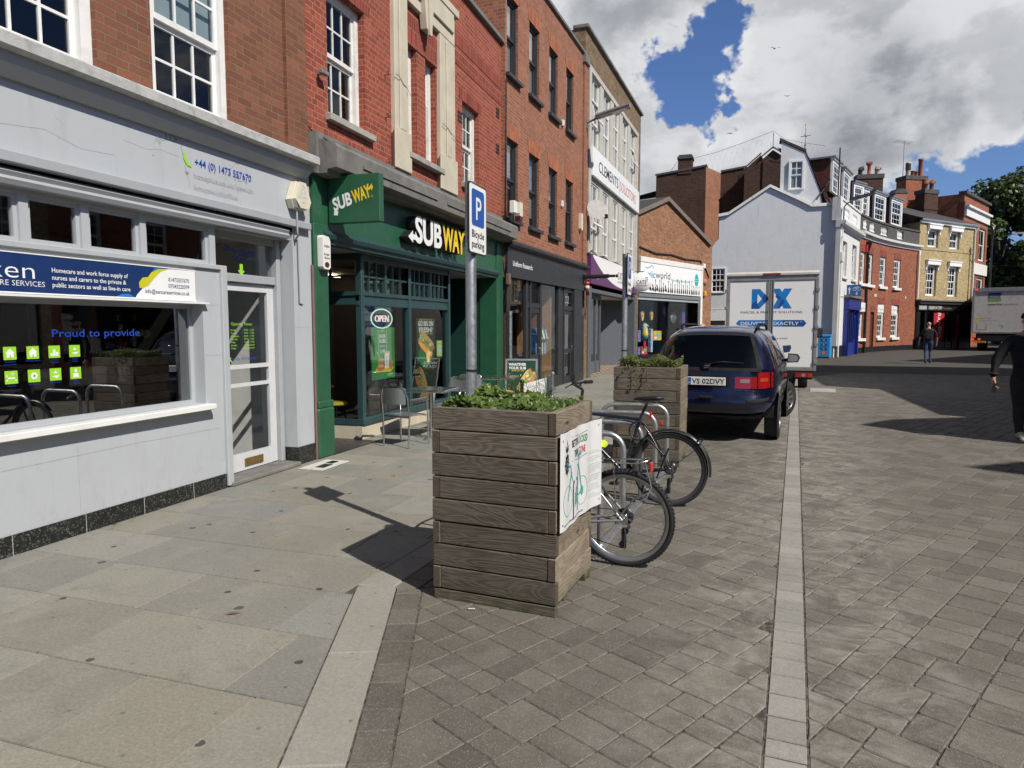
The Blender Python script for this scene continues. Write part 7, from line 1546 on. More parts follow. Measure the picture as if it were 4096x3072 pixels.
        b.build('luggage_rack', MAT['steel'], t); b = MB(); b.box(-.192, -.176, -.034, .034, zr - .05, zr + .012, 0, .005); b.build('rear_reflector', MAT['reflector_red'], t)
    else:
        for x0, a0, a1 in ((0, R(-8), R(150)), (1.055, R(40), R(175))):
            b = MB(); n = 26; vs = []; rm = WR + .022
            for i in range(n):
                a = pi - (a0 + (a1 - a0) * i / (n - 1)) if x0 == 0 else (a0 + (a1 - a0) * i / (n - 1))
                for yy, dr in ((-.026, -.016), (-.020, 0), (0, .006), (.020, 0), (.026, -.016)): vs.append((x0 + (rm + dr) * cos(a), yy, WR + (rm + dr) * sin(a)))
            b.add(vs, [(i * 5 + k, i * 5 + k + 1, (i + 1) * 5 + k + 1, (i + 1) * 5 + k) for i in range(n - 1) for k in range(4)], 0, True)
            for s in (-1, 1): a = R(140) if x0 == 0 else R(150); b.tube([(x0, s * .065, WR), (x0 + rm * cos(a), s * .026, WR + rm * sin(a))], .0022, 4)
            b.build('mudguard', MAT['black_metal'], t)
        for (x, z, nm) in ((-.20, 2 * WR - .02 + .0, 'bolt'), ): b = MB(); b.box(-.275, -.245, -.03, .03, WR + .235, WR + .255, 0, .004); b.tube([(-.27, -.035, WR + .26), (-.29, -.035, WR + .29)], .008, 6); b.tube([(-.25, .035, WR + .27), (-.27, .035, WR + .305)], .008, 6); b.build('stay_clip', MAT['black_plastic'], t)
        b = MB(); b.box(sc[0] - .045, sc[0] - .022, -.012, .012, sc[2] - .14, sc[2] - .08, 0, .004); b.build('seat_light', MAT['reflector_red'], t); b = MB(); b.box(.075, .10, -.028, .028, 2 * WR + .06, 2 * WR + .09, 0, .004); b.tube([(.17, -.05, 2 * WR - .06), (.20, -.03, 2 * WR - .02)], .012, 6); b.build('brake_pad', MAT['reflector_red'], t)
        b = MB(); b.torus((sc[0] + .07, .03, sc[2] - .26), .085, .008, 'y', 30, 8); b.tube([(sc[0] - .02, .04, sc[2] - .33), (sc[0] - .18, .09, sc[2] - .47), (sc[0] - .24, .10, sc[2] - .62), (sc[0] - .12, .11, sc[2] - .68), (.0, .10, .55)], .009, 8); b.build('cable_lock', MAT['black_plastic'], t)
    return t
bicycle('silver and red bicycle with a rear rack and a bright yellow green saddle cover', (-.690, 4.625, 0), R(176.5), R(-3), 'a'); bicycle('dark navy bicycle with black mudguards and a raised black saddle', (-.540, 6.335, 0), R(177.5), R(3), 'b')
# ================= cafe furniture and boards outside the sandwich shop =================
P('alu_mesh', (.50, .51, .52), .35, metal=.8, var=.25, vs=160); 
def metal_chair(label, loc, rz):
    t = thing('chair', label, 'chair', loc, rz, 'aluminium chairs outside the sandwich shop'); b = MB()
    # chair looks along +y; back at -y
    for s in (-1, 1):
        l = MB(); l.tube([(s * .21, -.21, 0), (s * .225, -.20, .44), (s * .22, -.235, .70), (s * .19, -.25, .80)], .0125, 8); l.build('leg', MAT['steel'], t); l = MB(); l.tube([(s * .24, .22, 0), (s * .235, .20, .62), (s * .235, .14, .665), (s * .23, -.20, .66)], .0125, 8); l.build('leg', MAT['steel'], t)
    l = MB(); l.tube([(-.19, -.25, .80), (-.15, -.255, .835), (.15, -.255, .835), (.19, -.25, .80)], .0125, 8); l.tube([(-.22, .19, .42), (.22, .19, .42)], .011, 8); l.tube([(-.22, -.19, .42), (.22, -.19, .42)], .011, 8); l.build('frame', MAT['steel'], t)
    b.box(-.205, .205, -.20, .20, .428, .440, 0, .004); b.build('seat', MAT['alu_mesh'], t); b = MB(); n = 8
    for i in range(n):
        a, c = -.195 + .39 * i / n, -.195 + .39 * (i + 1) / n; ya, yc = -.245 - .025 * (1 - (a / .2) ** 2), -.245 - .025 * (1 - (c / .2) ** 2); b.add([(a, ya, .60), (c, yc, .60), (c, yc, .825), (a, ya, .825), (a, ya + .008, .60), (c, yc + .008, .60), (c, yc + .008, .825), (a, ya + .008, .825)], [(0, 1, 2, 3), (7, 6, 5, 4)], 0, True)
    b.build('backrest', MAT['alu_mesh'], t); return t
metal_chair('nearest bright aluminium chair with its back to the near planter', (-4.34, 8.52, 0), R(-10)); metal_chair('aluminium chair on the far side of the pavement table', (-4.24, 10.0, 0), R(172)); metal_chair('aluminium chair farthest along by the second pavement table', (-4.3, 11.1, 0), R(5))
for i, (x, y) in enumerate(((-4.28, 9.25), (-4.15, 11.9))):
    t = thing('table', ('square aluminium table nearest the shop corner on the pavement', 'square aluminium table farther along the pavement')[i], 'table', (x, y, 0), R(4), 'aluminium tables outside the sandwich shop'); b = MB(); b.box(-.33, .33, -.33, .33, .70, .735, 0, .008); b.build('tabletop', MAT['steel'], t); b = MB(); b.lathe([(.03, .02), (.03, .70)], 12); b.build('leg', MAT['steel'], t); b = MB(); b.box(-.25, .25, -.03, .03, 0, .025, 0, .006); b.box(-.03, .03, -.25, .25, .001, .026, 0, .006); b.build('base', MAT['steel'], t)
t = thing('a_board', 'framed pavement board with a long sandwich on dark green', 'sign', (-4.09, 13.1, 0), R(11)); b = MB(); Wb, Hb = .62, 1.02
for s in (0, 1):
    fr = thing_child('panel', t, (0, .50 * s, 0)); fr.rotation_euler = (R(-13 if s == 0 else 13), 0, 0); b = MB(); b.box(-.33, -.29, -.015, .015, 0, Hb, 0, .004); b.box(.29, .33, -.015, .015, 0, Hb, 0, .004); b.box(-.29, .29, -.015, .015, Hb - .04, Hb, 0, .004); b.box(-.29, .29, -.015, .015, .06, .10, 0, .004); b.rect(-.29, .29, .10, Hb - .04, 1, -.004); b.rect(-.29, .29, .10, Hb - .04, 1, .004)
    if s == 0:
        b.text('WHATEVER', -.26, .88, .055, .36, -.006, 3, 'l', 0, .05); b.text('YOUR SUB', -.26, .805, .055, .36, -.006, 3, 'l', 0, .05); b.text("WE'VE GOT YOU", -.20, .765, .026, .26, -.006, 4, 'l', 0, .02); k0 = len(b.v); sandwich(b, .11, .55, .50, R(62), -.006); b.pol([(-.29, .10), (.10, .10), (.05, .24), (-.15, .36), (-.29, .38)], 8, -.017)
        rr_ = random.Random(6); [b.ell(rr_.uniform(-.26, .26), rr_.uniform(.35, .75), .022, .008, rr_.choice([4, 6, 7]), -.0055, 8, 0, rr_.uniform(0, 3)) for _ in range(16)]
    b.build('frame', [MAT['galv_dull'], MAT['poster_dark'], MAT['ink'], MAT['sign_white'], MAT['letter_yellow'], MAT['bun'], MAT['lettuce'], MAT['ham'], MAT['bread_light']], fr)
t = thing('cafe_barrier', 'white delivery banner hung between two dark barrier posts', 'barrier', (-2.60, 8.40, 0), R(90.6)); L = 1.63
for x in (0, L): b = MB(); b.lathe([(.16, 0), (.16, .02), (.05, .035), (.022, .05), (.022, .92), (.03, .93), (.03, .955), (.02, .97), (0, .975)], 16, (x, 0, 0)); b.build('post', MAT['black_metal' if x == 0 else 'galv_dull'], t)
b = MB(); b.tube([(0, 0, .90), (L, 0, .90)], .012, 8); b.tube([(0, 0, .30), (L, 0, .30)], .012, 8); b.build('rail', MAT['steel'], t); b = MB(); n = 16
for i in range(n): u0, u1 = .06 + (L - .12) * i / n, .06 + (L - .12) * (i + 1) / n; b.add([(u0, -.016 - .008 * sin(u0 * 9), .30), (u1, -.016 - .008 * sin(u1 * 9), .30), (u1, -.014, .912), (u0, -.014, .912)], [(0, 1, 2, 3)], 0, True)
b.build('banner', MAT['sign_white'], t); b = MB(); b.text('This store delivers', .12, .60, .17, 1.36, -.028, 0, 'l', 0, .015); b.text('order now', .12, .42, .08, .5, -.030, 0); b.build('lettering', P('banner_green', (.01, .13, .04), .5), t)
# gully cover and bits on the ground
t = thing('access_cover', 'white edged slab with two dark lids by the black granite pier', 'cover', (-4.62, 6.95, .0), HP); b = MB(); b.box(-.28, .30, -.16, .16, .002, .010, 0, .002); b.build('slab', P('limewash', (.55, .54, .50), .8, dirt=.4), t)
for (a, c, d0, e) in ((-.16, .04, -.10, .02), (.08, .24, -.06, .04)): b = MB(); b.box(a, c, d0, e, .0105, .0135, 0, .001); b.build('lid', MAT['black_metal'], t)
t = thing('cigarette_end', 'cigarette end lying at the foot of the near planter', 'litter', (-1.42, 3.60, .006), .3); b = MB(); b.tube([(-.02, 0, .004), (.02, 0, .004)], .004, 8); b.build('butt', MAT['curtain'], t)
t = thing('dead_leaf', 'small curled dead leaf on the flagstones', 'leaf', (-2.70, 3.12, .006), .6); b = MB(); b.add([(-.05, 0, .003), (0, .008, .010), (.05, 0, .004), (0, -.008, .004)], [(0, 1, 3), (1, 2, 3)]); b.build('blade', P('leaf_brown', (.16, .09, .04), .8), t)
# ================= vehicles =================
def carpaint(name, col):
    m, b = newmat(name); co = b.n('ShaderNodeTexCoord').outputs['Object']
    c = b.mix(b.mr(b.noise(co, 3, 5), .4, .7), col, tuple(q * 1.15 for q in col)); d = b.noise(co, 1.8, 6, .65); c = b.mix(b.m('MULTIPLY', b.mr(d, .5, .75), .12), c, (.12, .11, .10))
    fin(b, pbsdf(b, c, b.mr(d, .3, .7, .22, .38), .35, .5, None, 1.0)); return m
carpaint('paint_navy', (.0035, .006, .030)); P('lamp_red', (.26, .006, .008), .18, coat=.8); P('lamp_amber', (.34, .045, .010), .2, coat=.8); P('lamp_clear', (.26, .17, .17), .15, coat=.8); P('seat_cloth', (.03, .03, .034), .9)
P('plate_white', (.70, .71, .68), .35); P('plate_blue', (.015, .07, .42), .35); P('plate_yellow', (.62, .40, .02), .35); P('trim_grey', (.016, .017, .02), .7, spec=.2); P('under', (.006, .006, .006), .9)
CL = 4.62
def car_pt(a, b, c):
    # a rounded box pushed into the shape of a people carrier: a across, b from tail to nose, c from sill to roof
    n = 7.0; q = (abs(a) ** n + abs(b) ** n + abs(c) ** n) ** (1 / n); k = 1 / q; mx = max(abs(a), abs(b), abs(c)); a, b, c = a * k * mx, b * k * mx, c * k * mx
    v = (b + 1) / 2
    roof = 1.645 + .03 * sin(pi * min(1, v / .6)) if v < .6 else (1.67 - (v - .6) / .22 * .62 if v < .82 else 1.07 - (v - .82) / .18 * .28)
    zt = roof; t = (c + 1) / 2; z = .30 + t * (zt - .30)
    z -= .025 * (a * a) * max(0, c)                      # roof crown
    if z < .55: hw = .855 + .05 * (z - .30) / .25
    elif z < 1.0: hw = .905 + .008 * sin((z - .55) / .45 * pi)
    else: hw = .905 - .255 * ((z - 1.0) / .67) ** 1.3
    hw *= 1 - .06 * max(0, (v - .7) / .3) ** 2 - .035 * max(0, (.15 - v) / .15) ** 2
    if z < .36: yr = .07 - .07 * (z - .30) / .06
    elif z < .62: yr = 0
    elif z < .70: yr = .05 * (z - .62) / .08
    elif z < 1.02: yr = .05 + .05 * (z - .70) / .32
    else: yr = .10 + .40 * ((z - 1.02) / .65) ** 1.15
    yr += .07 * (a * a) * (.4 + .6 * (z < 1.02)); yf = CL - .10 * a * a - (.15 * max(0, (z - .6) / .4))
    return Vector((a * hw, yr + (yf - yr) * v, z))
def car_grid(mb, face, u0, u1, w0, w1, nu, nw, off=0.0, mi=0):
    F = {'rear': lambda u, w: (u, -1, w), 'front': lambda u, w: (u, 1, w), 'right': lambda u, w: (1, u, w), 'left': lambda u, w: (-1, u, w), 'top': lambda u, w: (u, w, 1), 'bottom': lambda u, w: (u, w, -1)}[face]
    flip = face in ('front', 'left', 'bottom'); vs = []
    for i in range(nu + 1):
        for j in range(nw + 1):
            u, w = u0 + (u1 - u0) * i / nu, w0 + (w1 - w0) * j / nw; p = car_pt(*F(u, w))
            if off:
                e = .01; du = car_pt(*F(u + (e if u < .98 else -e), w)) - p; dw = car_pt(*F(u, w + (e if w < .98 else -e))) - p
                nn = du.cross(dw) * (1 if u < .98 else -1) * (1 if w < .98 else -1)
                if face in ('left', 'front', 'bottom'): nn = -nn
                if face == 'right': pass
                p = p + nn.normalized() * off
            vs.append(p)
    fs = []
    for i in range(nu):
        for j in range(nw):
            q = (i * (nw + 1) + j, (i + 1) * (nw + 1) + j, (i + 1) * (nw + 1) + j + 1, i * (nw + 1) + j + 1); fs.append(q[::-1] if flip else q)
    mb.add(vs, fs, mi, True)
def road_wheel(par, x, y, r, w, steer, spokes=9):
    o = thing_child('wheel', par, (x, y, r), steer); sx = 1 if x > 0 else -1; b = MB(); b.lathe([(r * .62, -w / 2), (r * .93, -w / 2 + .003), (r, -w / 2 + .03), (r, w / 2 - .03), (r * .93, w / 2 - .003), (r * .62, w / 2)], 44, (0, 0, 0), 0, 'x', True, False)
    for i in range(44):
        a = 2 * pi * i / 44; b.M = Matrix.Rotation(a, 4, 'X') @ Matrix.Translation((0, 0, r)); b.box(-w * .42, w * .42, -.004, .004, -.004, .003)
    b.M = None; b.build('tyre', MAT['rubber'], o); b = MB(); h = w / 2
    b.lathe([(r * .66, -h + .01), (r * .60, -h + .05), (r * .58, h - .05), (r * .66, h - .01)], 36, (0, 0, 0), 0, 'x', True, False); b.lathe([(r * .58, sx * (h - .10)), (.03, sx * (h - .10))], 30, (0, 0, 0), 1, 'x', False); b.torus((sx * (h - .012), 0, 0), r * .63, .010, 'x', 36, 6)
    for i in range(spokes):
        a = 2 * pi * i / spokes; b.M = Matrix.Rotation(a, 4, 'X'); b.add([(sx * (h - .03), -.034, .05), (sx * (h - .03), .034, .05), (sx * (h - .012), .024, r * .62), (sx * (h - .012), -.024, r * .62), (sx * (h - .055), -.03, .05), (sx * (h - .055), .03, .05), (sx * (h - .04), .02, r * .62), (sx * (h - .04), -.02, r * .62)], [(0, 1, 2, 3), (0, 3, 7, 4), (1, 5, 6, 2)])
    b.M = None; b.lathe([(.07, sx * (h - .06)), (.065, sx * (h - .025)), (.0, sx * (h - .02))], 20, (0, 0, 0), 0, 'x'); b.build('rim', [MAT['rim_alloy'], MAT['under']], o); return o
def build_car():
    t = thing('parked_car', 'dark blue people carrier parked behind the second planter with its front wheels turned', 'car', (-.36, 9.98, 0), R(-6.3))
    b = MB(); WS = [(-.80, -.44), (-.41, .06), (.09, .40)]           # side windows along b
    c0, c1 = .115, .80
    rw = (-.79, .79, .13, .885)
    # rear face round the back window
    car_grid(b, 'rear', -1, 1, -1, rw[2], 28, 16); car_grid(b, 'rear', -1, 1, rw[3], 1, 28, 4); car_grid(b, 'rear', -1, rw[0], rw[2], rw[3], 5, 12); car_grid(b, 'rear', rw[1], 1, rw[2], rw[3], 5, 12)
    car_grid(b, 'front', -1, 1, -1, 1, 20, 14); car_grid(b, 'top', -1, 1, -1, 1, 20, 44); car_grid(b, 'bottom', -1, 1, -1, 1, 4, 20, 0, 1)
    for s in ('right', 'left'):
        car_grid(b, s, -1, 1, -1, c0, 60, 14); car_grid(b, s, -1, 1, c1, 1, 60, 5); e = [-1, *[q for w in WS for q in w], 1]
        for i in range(0, len(e), 2): car_grid(b, s, e[i], e[i + 1], c0, c1, 8 if e[i + 1] - e[i] > .08 else 2, 10)
    b.build('body', [MAT['paint_navy'], MAT['under']], t)
    g_ = MB(); car_grid(g_, 'rear', *rw[:2], *rw[2:], 18, 10, -.003); g_.build('rear_window', MAT['glass_car'], t)
    fr = MB(); 
    for (a, c, d, e) in ((rw[0] - .05, rw[1] + .05, rw[2] - .05, rw[2] + .02), (rw[0] - .05, rw[1] + .05, rw[3] - .03, rw[3] + .025), (rw[0] - .05, rw[0] + .025, rw[2], rw[3]), (rw[1] - .025, rw[1] + .05, rw[2], rw[3])): car_grid(fr, 'rear', a, c, d, e, 16, 6, .003)
    fr.build('window_seal', MAT['under'], t)
    for s in ('right', 'left'):
        for w in WS: g_ = MB(); car_grid(g_, s, w[0], w[1], c0, c1, 10, 8, -.003); g_.build('side_window', MAT['glass_car'], t)
        m = MB(); car_grid(m, s, -.86, .44, c0 - .03, c0 + .015, 30, 2, .004, 0); [car_grid(m, s, q - .005, q + .005, c0, c1, 2, 10, .003) for w in WS for q in w]
        car_grid(m, s, -.97, .97, -1.0, -.86, 40, 2, .004); m.build('side_trim', MAT['black_plastic'], t)
        m = MB(); [car_grid(m, s, q - .0035, q + .0035, -.80, c0 - .03, 2, 10, .002) for q in (-.46, .05, .42)]; m.build('door_gap', MAT['under'], t)
        for q in (-.36, .14): h = MB(); car_grid(h, s, q - .045, q + .045, -.10, -.05, 6, 3, .02); car_grid(h, s, q - .05, q + .05, -.12, -.03, 6, 3, .004); h.build('door_handle', MAT['paint_navy'], t)
    # bumper, lamps, plate and badges on the tail
    m = MB(); car_grid(m, 'rear', -.97, .97, -.985, -.86, 30, 4, .02); m.build('bumper_strip', MAT['trim_grey'], t)
    m = MB(); car_grid(m, 'rear', -.99, -.62, -.57, -.50, 8, 3, .012); car_grid(m, 'rear', .62, .99, -.57, -.50, 8, 3, .012); m.build('bumper_insert', MAT['trim_grey'], t)
    m = MB(); car_grid(m, 'rear', -.76, .76, -.612, -.600, 28, 1, .004); car_grid(m, 'rear', -.765, -.757, -.60, .08, 1, 8, .004); car_grid(m, 'rear', .757, .765, -.60, .08, 1, 8, .004); m.build('tailgate_gap', MAT['under'], t)
    for s in (-1, 1):
        q = sorted((s * .42, s * .752)); m = MB(); car_grid(m, 'rear', *q, -.275, -.035, 8, 6, .012); car_grid(m, 'rear', *sorted((s * .50, s * .64)), -.16, -.08, 4, 3, .016, 1); m.build('inner_lamp', [MAT['lamp_red'], MAT['lamp_clear']], t)
        m = MB(); car_grid(m, 'rear', *sorted((s * .772, s * .985)), -.285, .06, 6, 8, .014); car_grid(m, 'rear', *sorted((s * .80, s * .94)), -.14, -.06, 4, 3, .018, 1); car_grid(m, 'right' if s > 0 else 'left', -.985, -.93, -.285, .06, 4, 8, .014); m.build('tail_lamp', [MAT['lamp_red'], MAT['lamp_amber']], t)
    def on_tail(mb, z0):  # wrap flat graphics on to the tail
        q = [car_pt(max(-1, min(1, x / .9)), -1, (z - .30) / (1.665 - .30) * 2 - 1).y for x, y, z in mb.v]; o_ = sum(q) / len(q) - .012
        mb.v = [(x + .05, o_ + y, z + .04) for x, y, z in mb.v]
    m = MB(); m.box(-.37, .25, -.004, .02, .765, .935); on_tail(m, 0); m.build('plate_recess', MAT['under'], t)
    m = MB(); y = -.022; m.box(-.32, .20, y, y + .012, .785, .90, 0, .004); m.rect(-.312, -.275, .792, .893, 1, y - .001); m.text('RO', -.293, .806, .024, .028, y - .002, 2, 'c', 0, .01); m.text('VS 02DVY', -.262, .806, .074, .45, y - .0015, 3, 'l', 0, .018); on_tail(m, 0); m.build('number_plate', [MAT['plate_white'], MAT['plate_blue'], MAT['sign_white'], MAT['ink']], t)
    m = MB(); m.prism([(-.115, 1.015), (-.02, 1.02), (-.015, 1.095), (-.11, 1.095)], -.016, .0); m.line([(-.105, 1.03), (-.03, 1.045)], .008, 1, -.0175); m.line([(-.105, 1.055), (-.03, 1.07)], .008, 1, -.0175); on_tail(m, 0); m.build('badge', [MAT['chrome'], MAT['lead']], t)
    m = MB(); m.text('ALHAMBRA', .30, .715, .020, .29, -.008, 0, 'l', 0, .02); m.text('TDI', .53, .685, .016, .05, -.008, 0, 'l', 0, .02); on_tail(m, 0); m.build('lettering', MAT['chrome'], t)
    m = MB(); m.box(-.16, .03, -.012, .03, .60, .64, 0, .006); on_tail(m, 0); m.build('tailgate_handle', MAT['under'], t)
    m = MB(); m.tube([(-.02, -.02, 1.075), (-.06, -.03, 1.09), (.15, .06, 1.115), (.42, .055, 1.10)], [.016, .014, .010, .006], 6); on_tail(m, 0); m.build('rear_wiper', MAT['black_plastic'], t)
    for s in (-1, 1):
        m = MB(); pts = [(s * .575, .80 + 2.1 * k / 10, 1.615 + .075 * min(1, sin(pi * k / 10) * 2.2)) for k in range(11)]; m.tube(pts, .020, 8); m.tube([(s * .575, 1.2, 1.60), (s * .575, 1.2, 1.69)], .018, 6); m.build('roof_rail', MAT['trim_grey'], t)
        m = MB(); m.prism([(-.02, -.07), (.16, -.06), (.19, .02), (.15, .08), (.0, .09)], -.10, .02, 0); m.v = [(s * (x + .94), y + 2.95, z + 1.10) for x, y, z in m.v]; mi = m.build('door_mirror', MAT['black_plastic'], t)
        m = MB(); m.pol([(.0, -.05), (.145, -.045), (.165, .015), (.135, .065), (.01, .07)], 0, -.103); m.v = [(s * (x + .94), y + 2.95, z + 1.10) for x, y, z in m.v]; m.build('mirror_glass', MAT['chrome'], mi); m = MB(); m.tube([(s * .84, 2.98, 1.06), (s * .95, 2.92, 1.08)], .03, 6); m.build('mirror_arm', MAT['black_plastic'], mi)
        for yy in (.87, 3.72):
            a = MB(); n = 26; vs = []
            for k in range(n + 1):
                q = pi * k / n; vs += [(s * .918, yy + .375 * cos(q), .33 + .375 * sin(q)), (s * .915, yy + .30 * cos(q), .33 + .30 * sin(q))]
            a.add(vs, [(2 * k, 2 * k + 2, 2 * k + 3, 2 * k + 1) for k in range(n)]); a.add([(s * .914, yy + .36 * cos(2 * pi * k / 30), .33 + .36 * sin(2 * pi * k / 30)) for k in range(30)], [tuple(range(30))], 1); a.build('wheel_arch', [MAT['paint_navy'], MAT['under']], t)
            road_wheel(t, s * .835, yy, .325, .205, R(-27) if yy > 2 else 0)
    # seats seen through the dark glass
    for x, y in ((-.42, 1.0), (.0, 1.0), (.42, 1.0), (-.38, 2.4), (.38, 2.4)):
        m = MB(); m.box(x - .20, x + .20, y, y + .14, .6, 1.22, 0, .05); m.box(x - .14, x + .14, y - .02, y + .08, 1.26, 1.36, 0, .03); m.box(x - .14, x - .08, y - .02, y + .08, 1.22, 1.40, 0, .02); m.box(x + .08, x + .14, y - .02, y + .08, 1.22, 1.40, 0, .02); m.box(x - .14, x + .14, y - .02, y + .08, 1.37, 1.42, 0, .02); m.build('seat', MAT['seat_cloth'], t)
    m = MB(); m.box(-.86, .86, .5, 4.0, .35, .5); m.build('cabin_floor', MAT['under'], t)
build_car()
P('box_white', (.86, .86, .85), .4, var=.02, dirt=.10, dcol=(.45, .43, .40)); P('box_frame', (.30, .30, .29), .45, metal=.4, var=.1, dirt=.3); P('dx_blue', (.01, .19, .56), .4); P('dx_dark', (.012, .075, .30), .4); P('box_old', (.50, .49, .46), .5, var=.05, dirt=.5, dcol=(.28, .26, .23)); P('bin_blue', (.03, .30, .68), .4, dirt=.15)
def build_van():
    t = thing('delivery_van', 'white box van with a large blue two letter logo on its rear doors', 'van', (.88, 19.1, 0), R(-5)); W_ = 1.11; z0, z1 = .55, 2.98
    b = MB(); b.box(-W_, W_, .03, 4.2, z0, z1 - .02, 0, .02); b.build('box_body', MAT['box_white'], t)
    b = MB(); y0, y1 = -.03, .06
    for q in ((-W_ - .01, -W_ + .07, z0 - .03, z1), (W_ - .07, W_ + .01, z0 - .03, z1), (-W_ + .07, W_ - .07, z1 - .14, z1), (-W_ + .07, W_ - .07, z0 - .03, z0 + .06), (-.035, .045, z0 + .06, z1 - .14)): b.box(q[0], q[1], y0, y1, q[2], q[3], 0, .008)
    b.build('rear_frame', MAT['box_frame'], t)
    for s in (-1, 1):
        a, c = (-W_ + .07, -.035) if s < 0 else (.045, W_ - .07); d = MB(); d.box(a + .008, c - .008, -.012, .05, z0 + .065, z1 - .145, 0, .004); do = d.build('rear_door', MAT['box_white'], t)
        for z in (.7, 1.15, 1.6, 2.1, 2.55): h = MB(); h.box(s * W_ - .05, s * W_ + .035, -.05, .03, z, z + .09, 0, .006); h.build('hinge', MAT['box_frame'], do)
        h = MB(); x = -.005 + s * .055; h.tube([(x, -.035, z0 + .05), (x, -.035, z1 - .12)], .014, 8); h.build('lock_rod', MAT['box_frame'], do)
    b = MB(); b.prism([(-.06, z1), (-.06, z1 + .05), (.0, z1 + .10), (4.2, z1 + .10), (4.2, z1)], -W_ - .015, W_ + .015, 0, 'x'); b.build('roof_cap', P('cap_cream', (.56, .54, .49), .5, dirt=.5, dcol=(.3, .28, .24)), t)
    b = MB(); b.box(-.21, .21, -.075, -.05, z1 + .01, z1 + .055, 0, .006); b.box(W_ - .12, W_ - .05, -.045, -.03, z1 - .03, z1 - .005); b.build('brake_light', MAT['lamp_red'], t)
    d = MB(); y = -.0135
    # folded ribbon letters
    X = lambda v: v * .84 - .03; Z = lambda v: 2.12 + (v - 1.93) * .90
    for pts, mi, k in (([(-.54, 2.50), (-.30, 2.50), (-.02, 2.215), (-.30, 1.93), (-.54, 1.93)], 0, 0), ([(-.37, 2.36), (-.37, 2.07), (-.24, 2.215)], 4, .0012), ([(-.54, 2.06), (-.37, 2.17), (-.37, 2.08), (-.30, 1.93), (-.54, 1.93)], 1, .0008), ([(-.16, 2.36), (-.02, 2.215), (-.16, 2.07), (-.24, 2.215)], 1, .001),
                       ([(.06, 2.50), (.28, 2.50), (.63, 1.93), (.40, 1.93)], 0, 0), ([(.63, 2.50), (.40, 2.50), (.06, 1.93), (.28, 1.93)], 0, .0006), ([(.35, 2.215), (.43, 2.12), (.28, 1.93), (.22, 1.93)], 1, .001), ([(.20, 2.34), (.32, 2.24), (.26, 2.17), (.15, 2.28)], 1, .0012)): d.pol([(X(a_), Z(b_)) for a_, b_ in pts], mi, y - k)
    d.text('PARCEL & FREIGHT SOLUTIONS', .0, 2.0, .058, 1.50, y, 2, 'c', 0, .01)
    pz = 1.74; d.pol([(-.86, pz), (-.79, pz + .085), (.79, pz + .085), (.86, pz), (.79, pz - .085), (-.79, pz - .085)], 0, y); d.pol([(.3, pz + .085), (.79, pz + .085), (.86, pz), (.79, pz - .085), (.3, pz - .085)], 1, y - .0007); d.text('DELIVERED EXACTLY', -.74, pz - .042, .084, 1.42, y - .0015, 3, 'l', 0, .02); d.text('TM', .71, pz + .022, .026, .05, y - .0015, 3)
    d.text('www.dxdelivery.com', .42, 1.33, .055, .95, y, 2, 'r', 0, .01); d.pol([(.31, 1.16), (.50, 1.18), (.52, 1.10), (.48, 1.00), (.34, .98)], 2, y)
    d.build('lettering', [MAT['dx_blue'], MAT['dx_dark'], P('dx_ink', (.02, .05, .12), .5), MAT['sign_white'], MAT['box_white']], t)
    c = MB(); c.box(-.95, .95, .1, 4.3, .36, .55); c.box(-1.05, 1.05, -.02, .10, .30, .52, 1, .01); c.build('chassis', [MAT['under'], MAT['trim_grey']], t)
    for s in (-1, 1):
        l = MB(); a, e = sorted((s * .62, s * 1.04)); l.box(a, e, -.045, -.02, .35, .47, 0, .006); l.ell((a + e) / 2, .41, .05, .045, 1, -.047); l.box(max(a, e) - .09 if s > 0 else a, max(a, e) if s > 0 else a + .09, -.048, -.02, .36, .46, 2); l.build('tail_lamp', [MAT['lamp_red'], MAT['lamp_clear'], MAT['lamp_amber']], t)
        road_wheel(t, s * .82, 1.1, .33, .24, 0, 6); road_wheel(t, s * .85, 4.7, .33, .22, 0, 6)
        m = MB(); m.box(s * 1.12, s * 1.36, 4.75, 4.90, 1.30, 1.62, 0, .04); m.tube([(s * 1.0, 5.0, 1.35), (s * 1.2, 4.9, 1.4)], .03, 6); m.build('door_mirror', MAT['black_plastic'], t)
    c = MB(); c.prism([(4.25, .4), (4.25, 2.2), (4.7, 2.25), (5.4, 1.35), (6.1, 1.1), (6.2, .4)], -1.0, 1.0, 0, 'x'); c.build('cab', MAT['box_white'], t)
build_van()
t = thing('plate', 'ridged pale loading plate lying on the road beside the van wheel', 'plate', (2.15, 19.2, 0), R(-7)); b = MB(); b.box(-.25, .35, -.4, .5, .002, .014)
for i in range(6): b.box(-.25, .35, -.35 + .14 * i, -.30 + .14 * i, .014, .03)
b.build('sheet', MAT['box_old'], t)
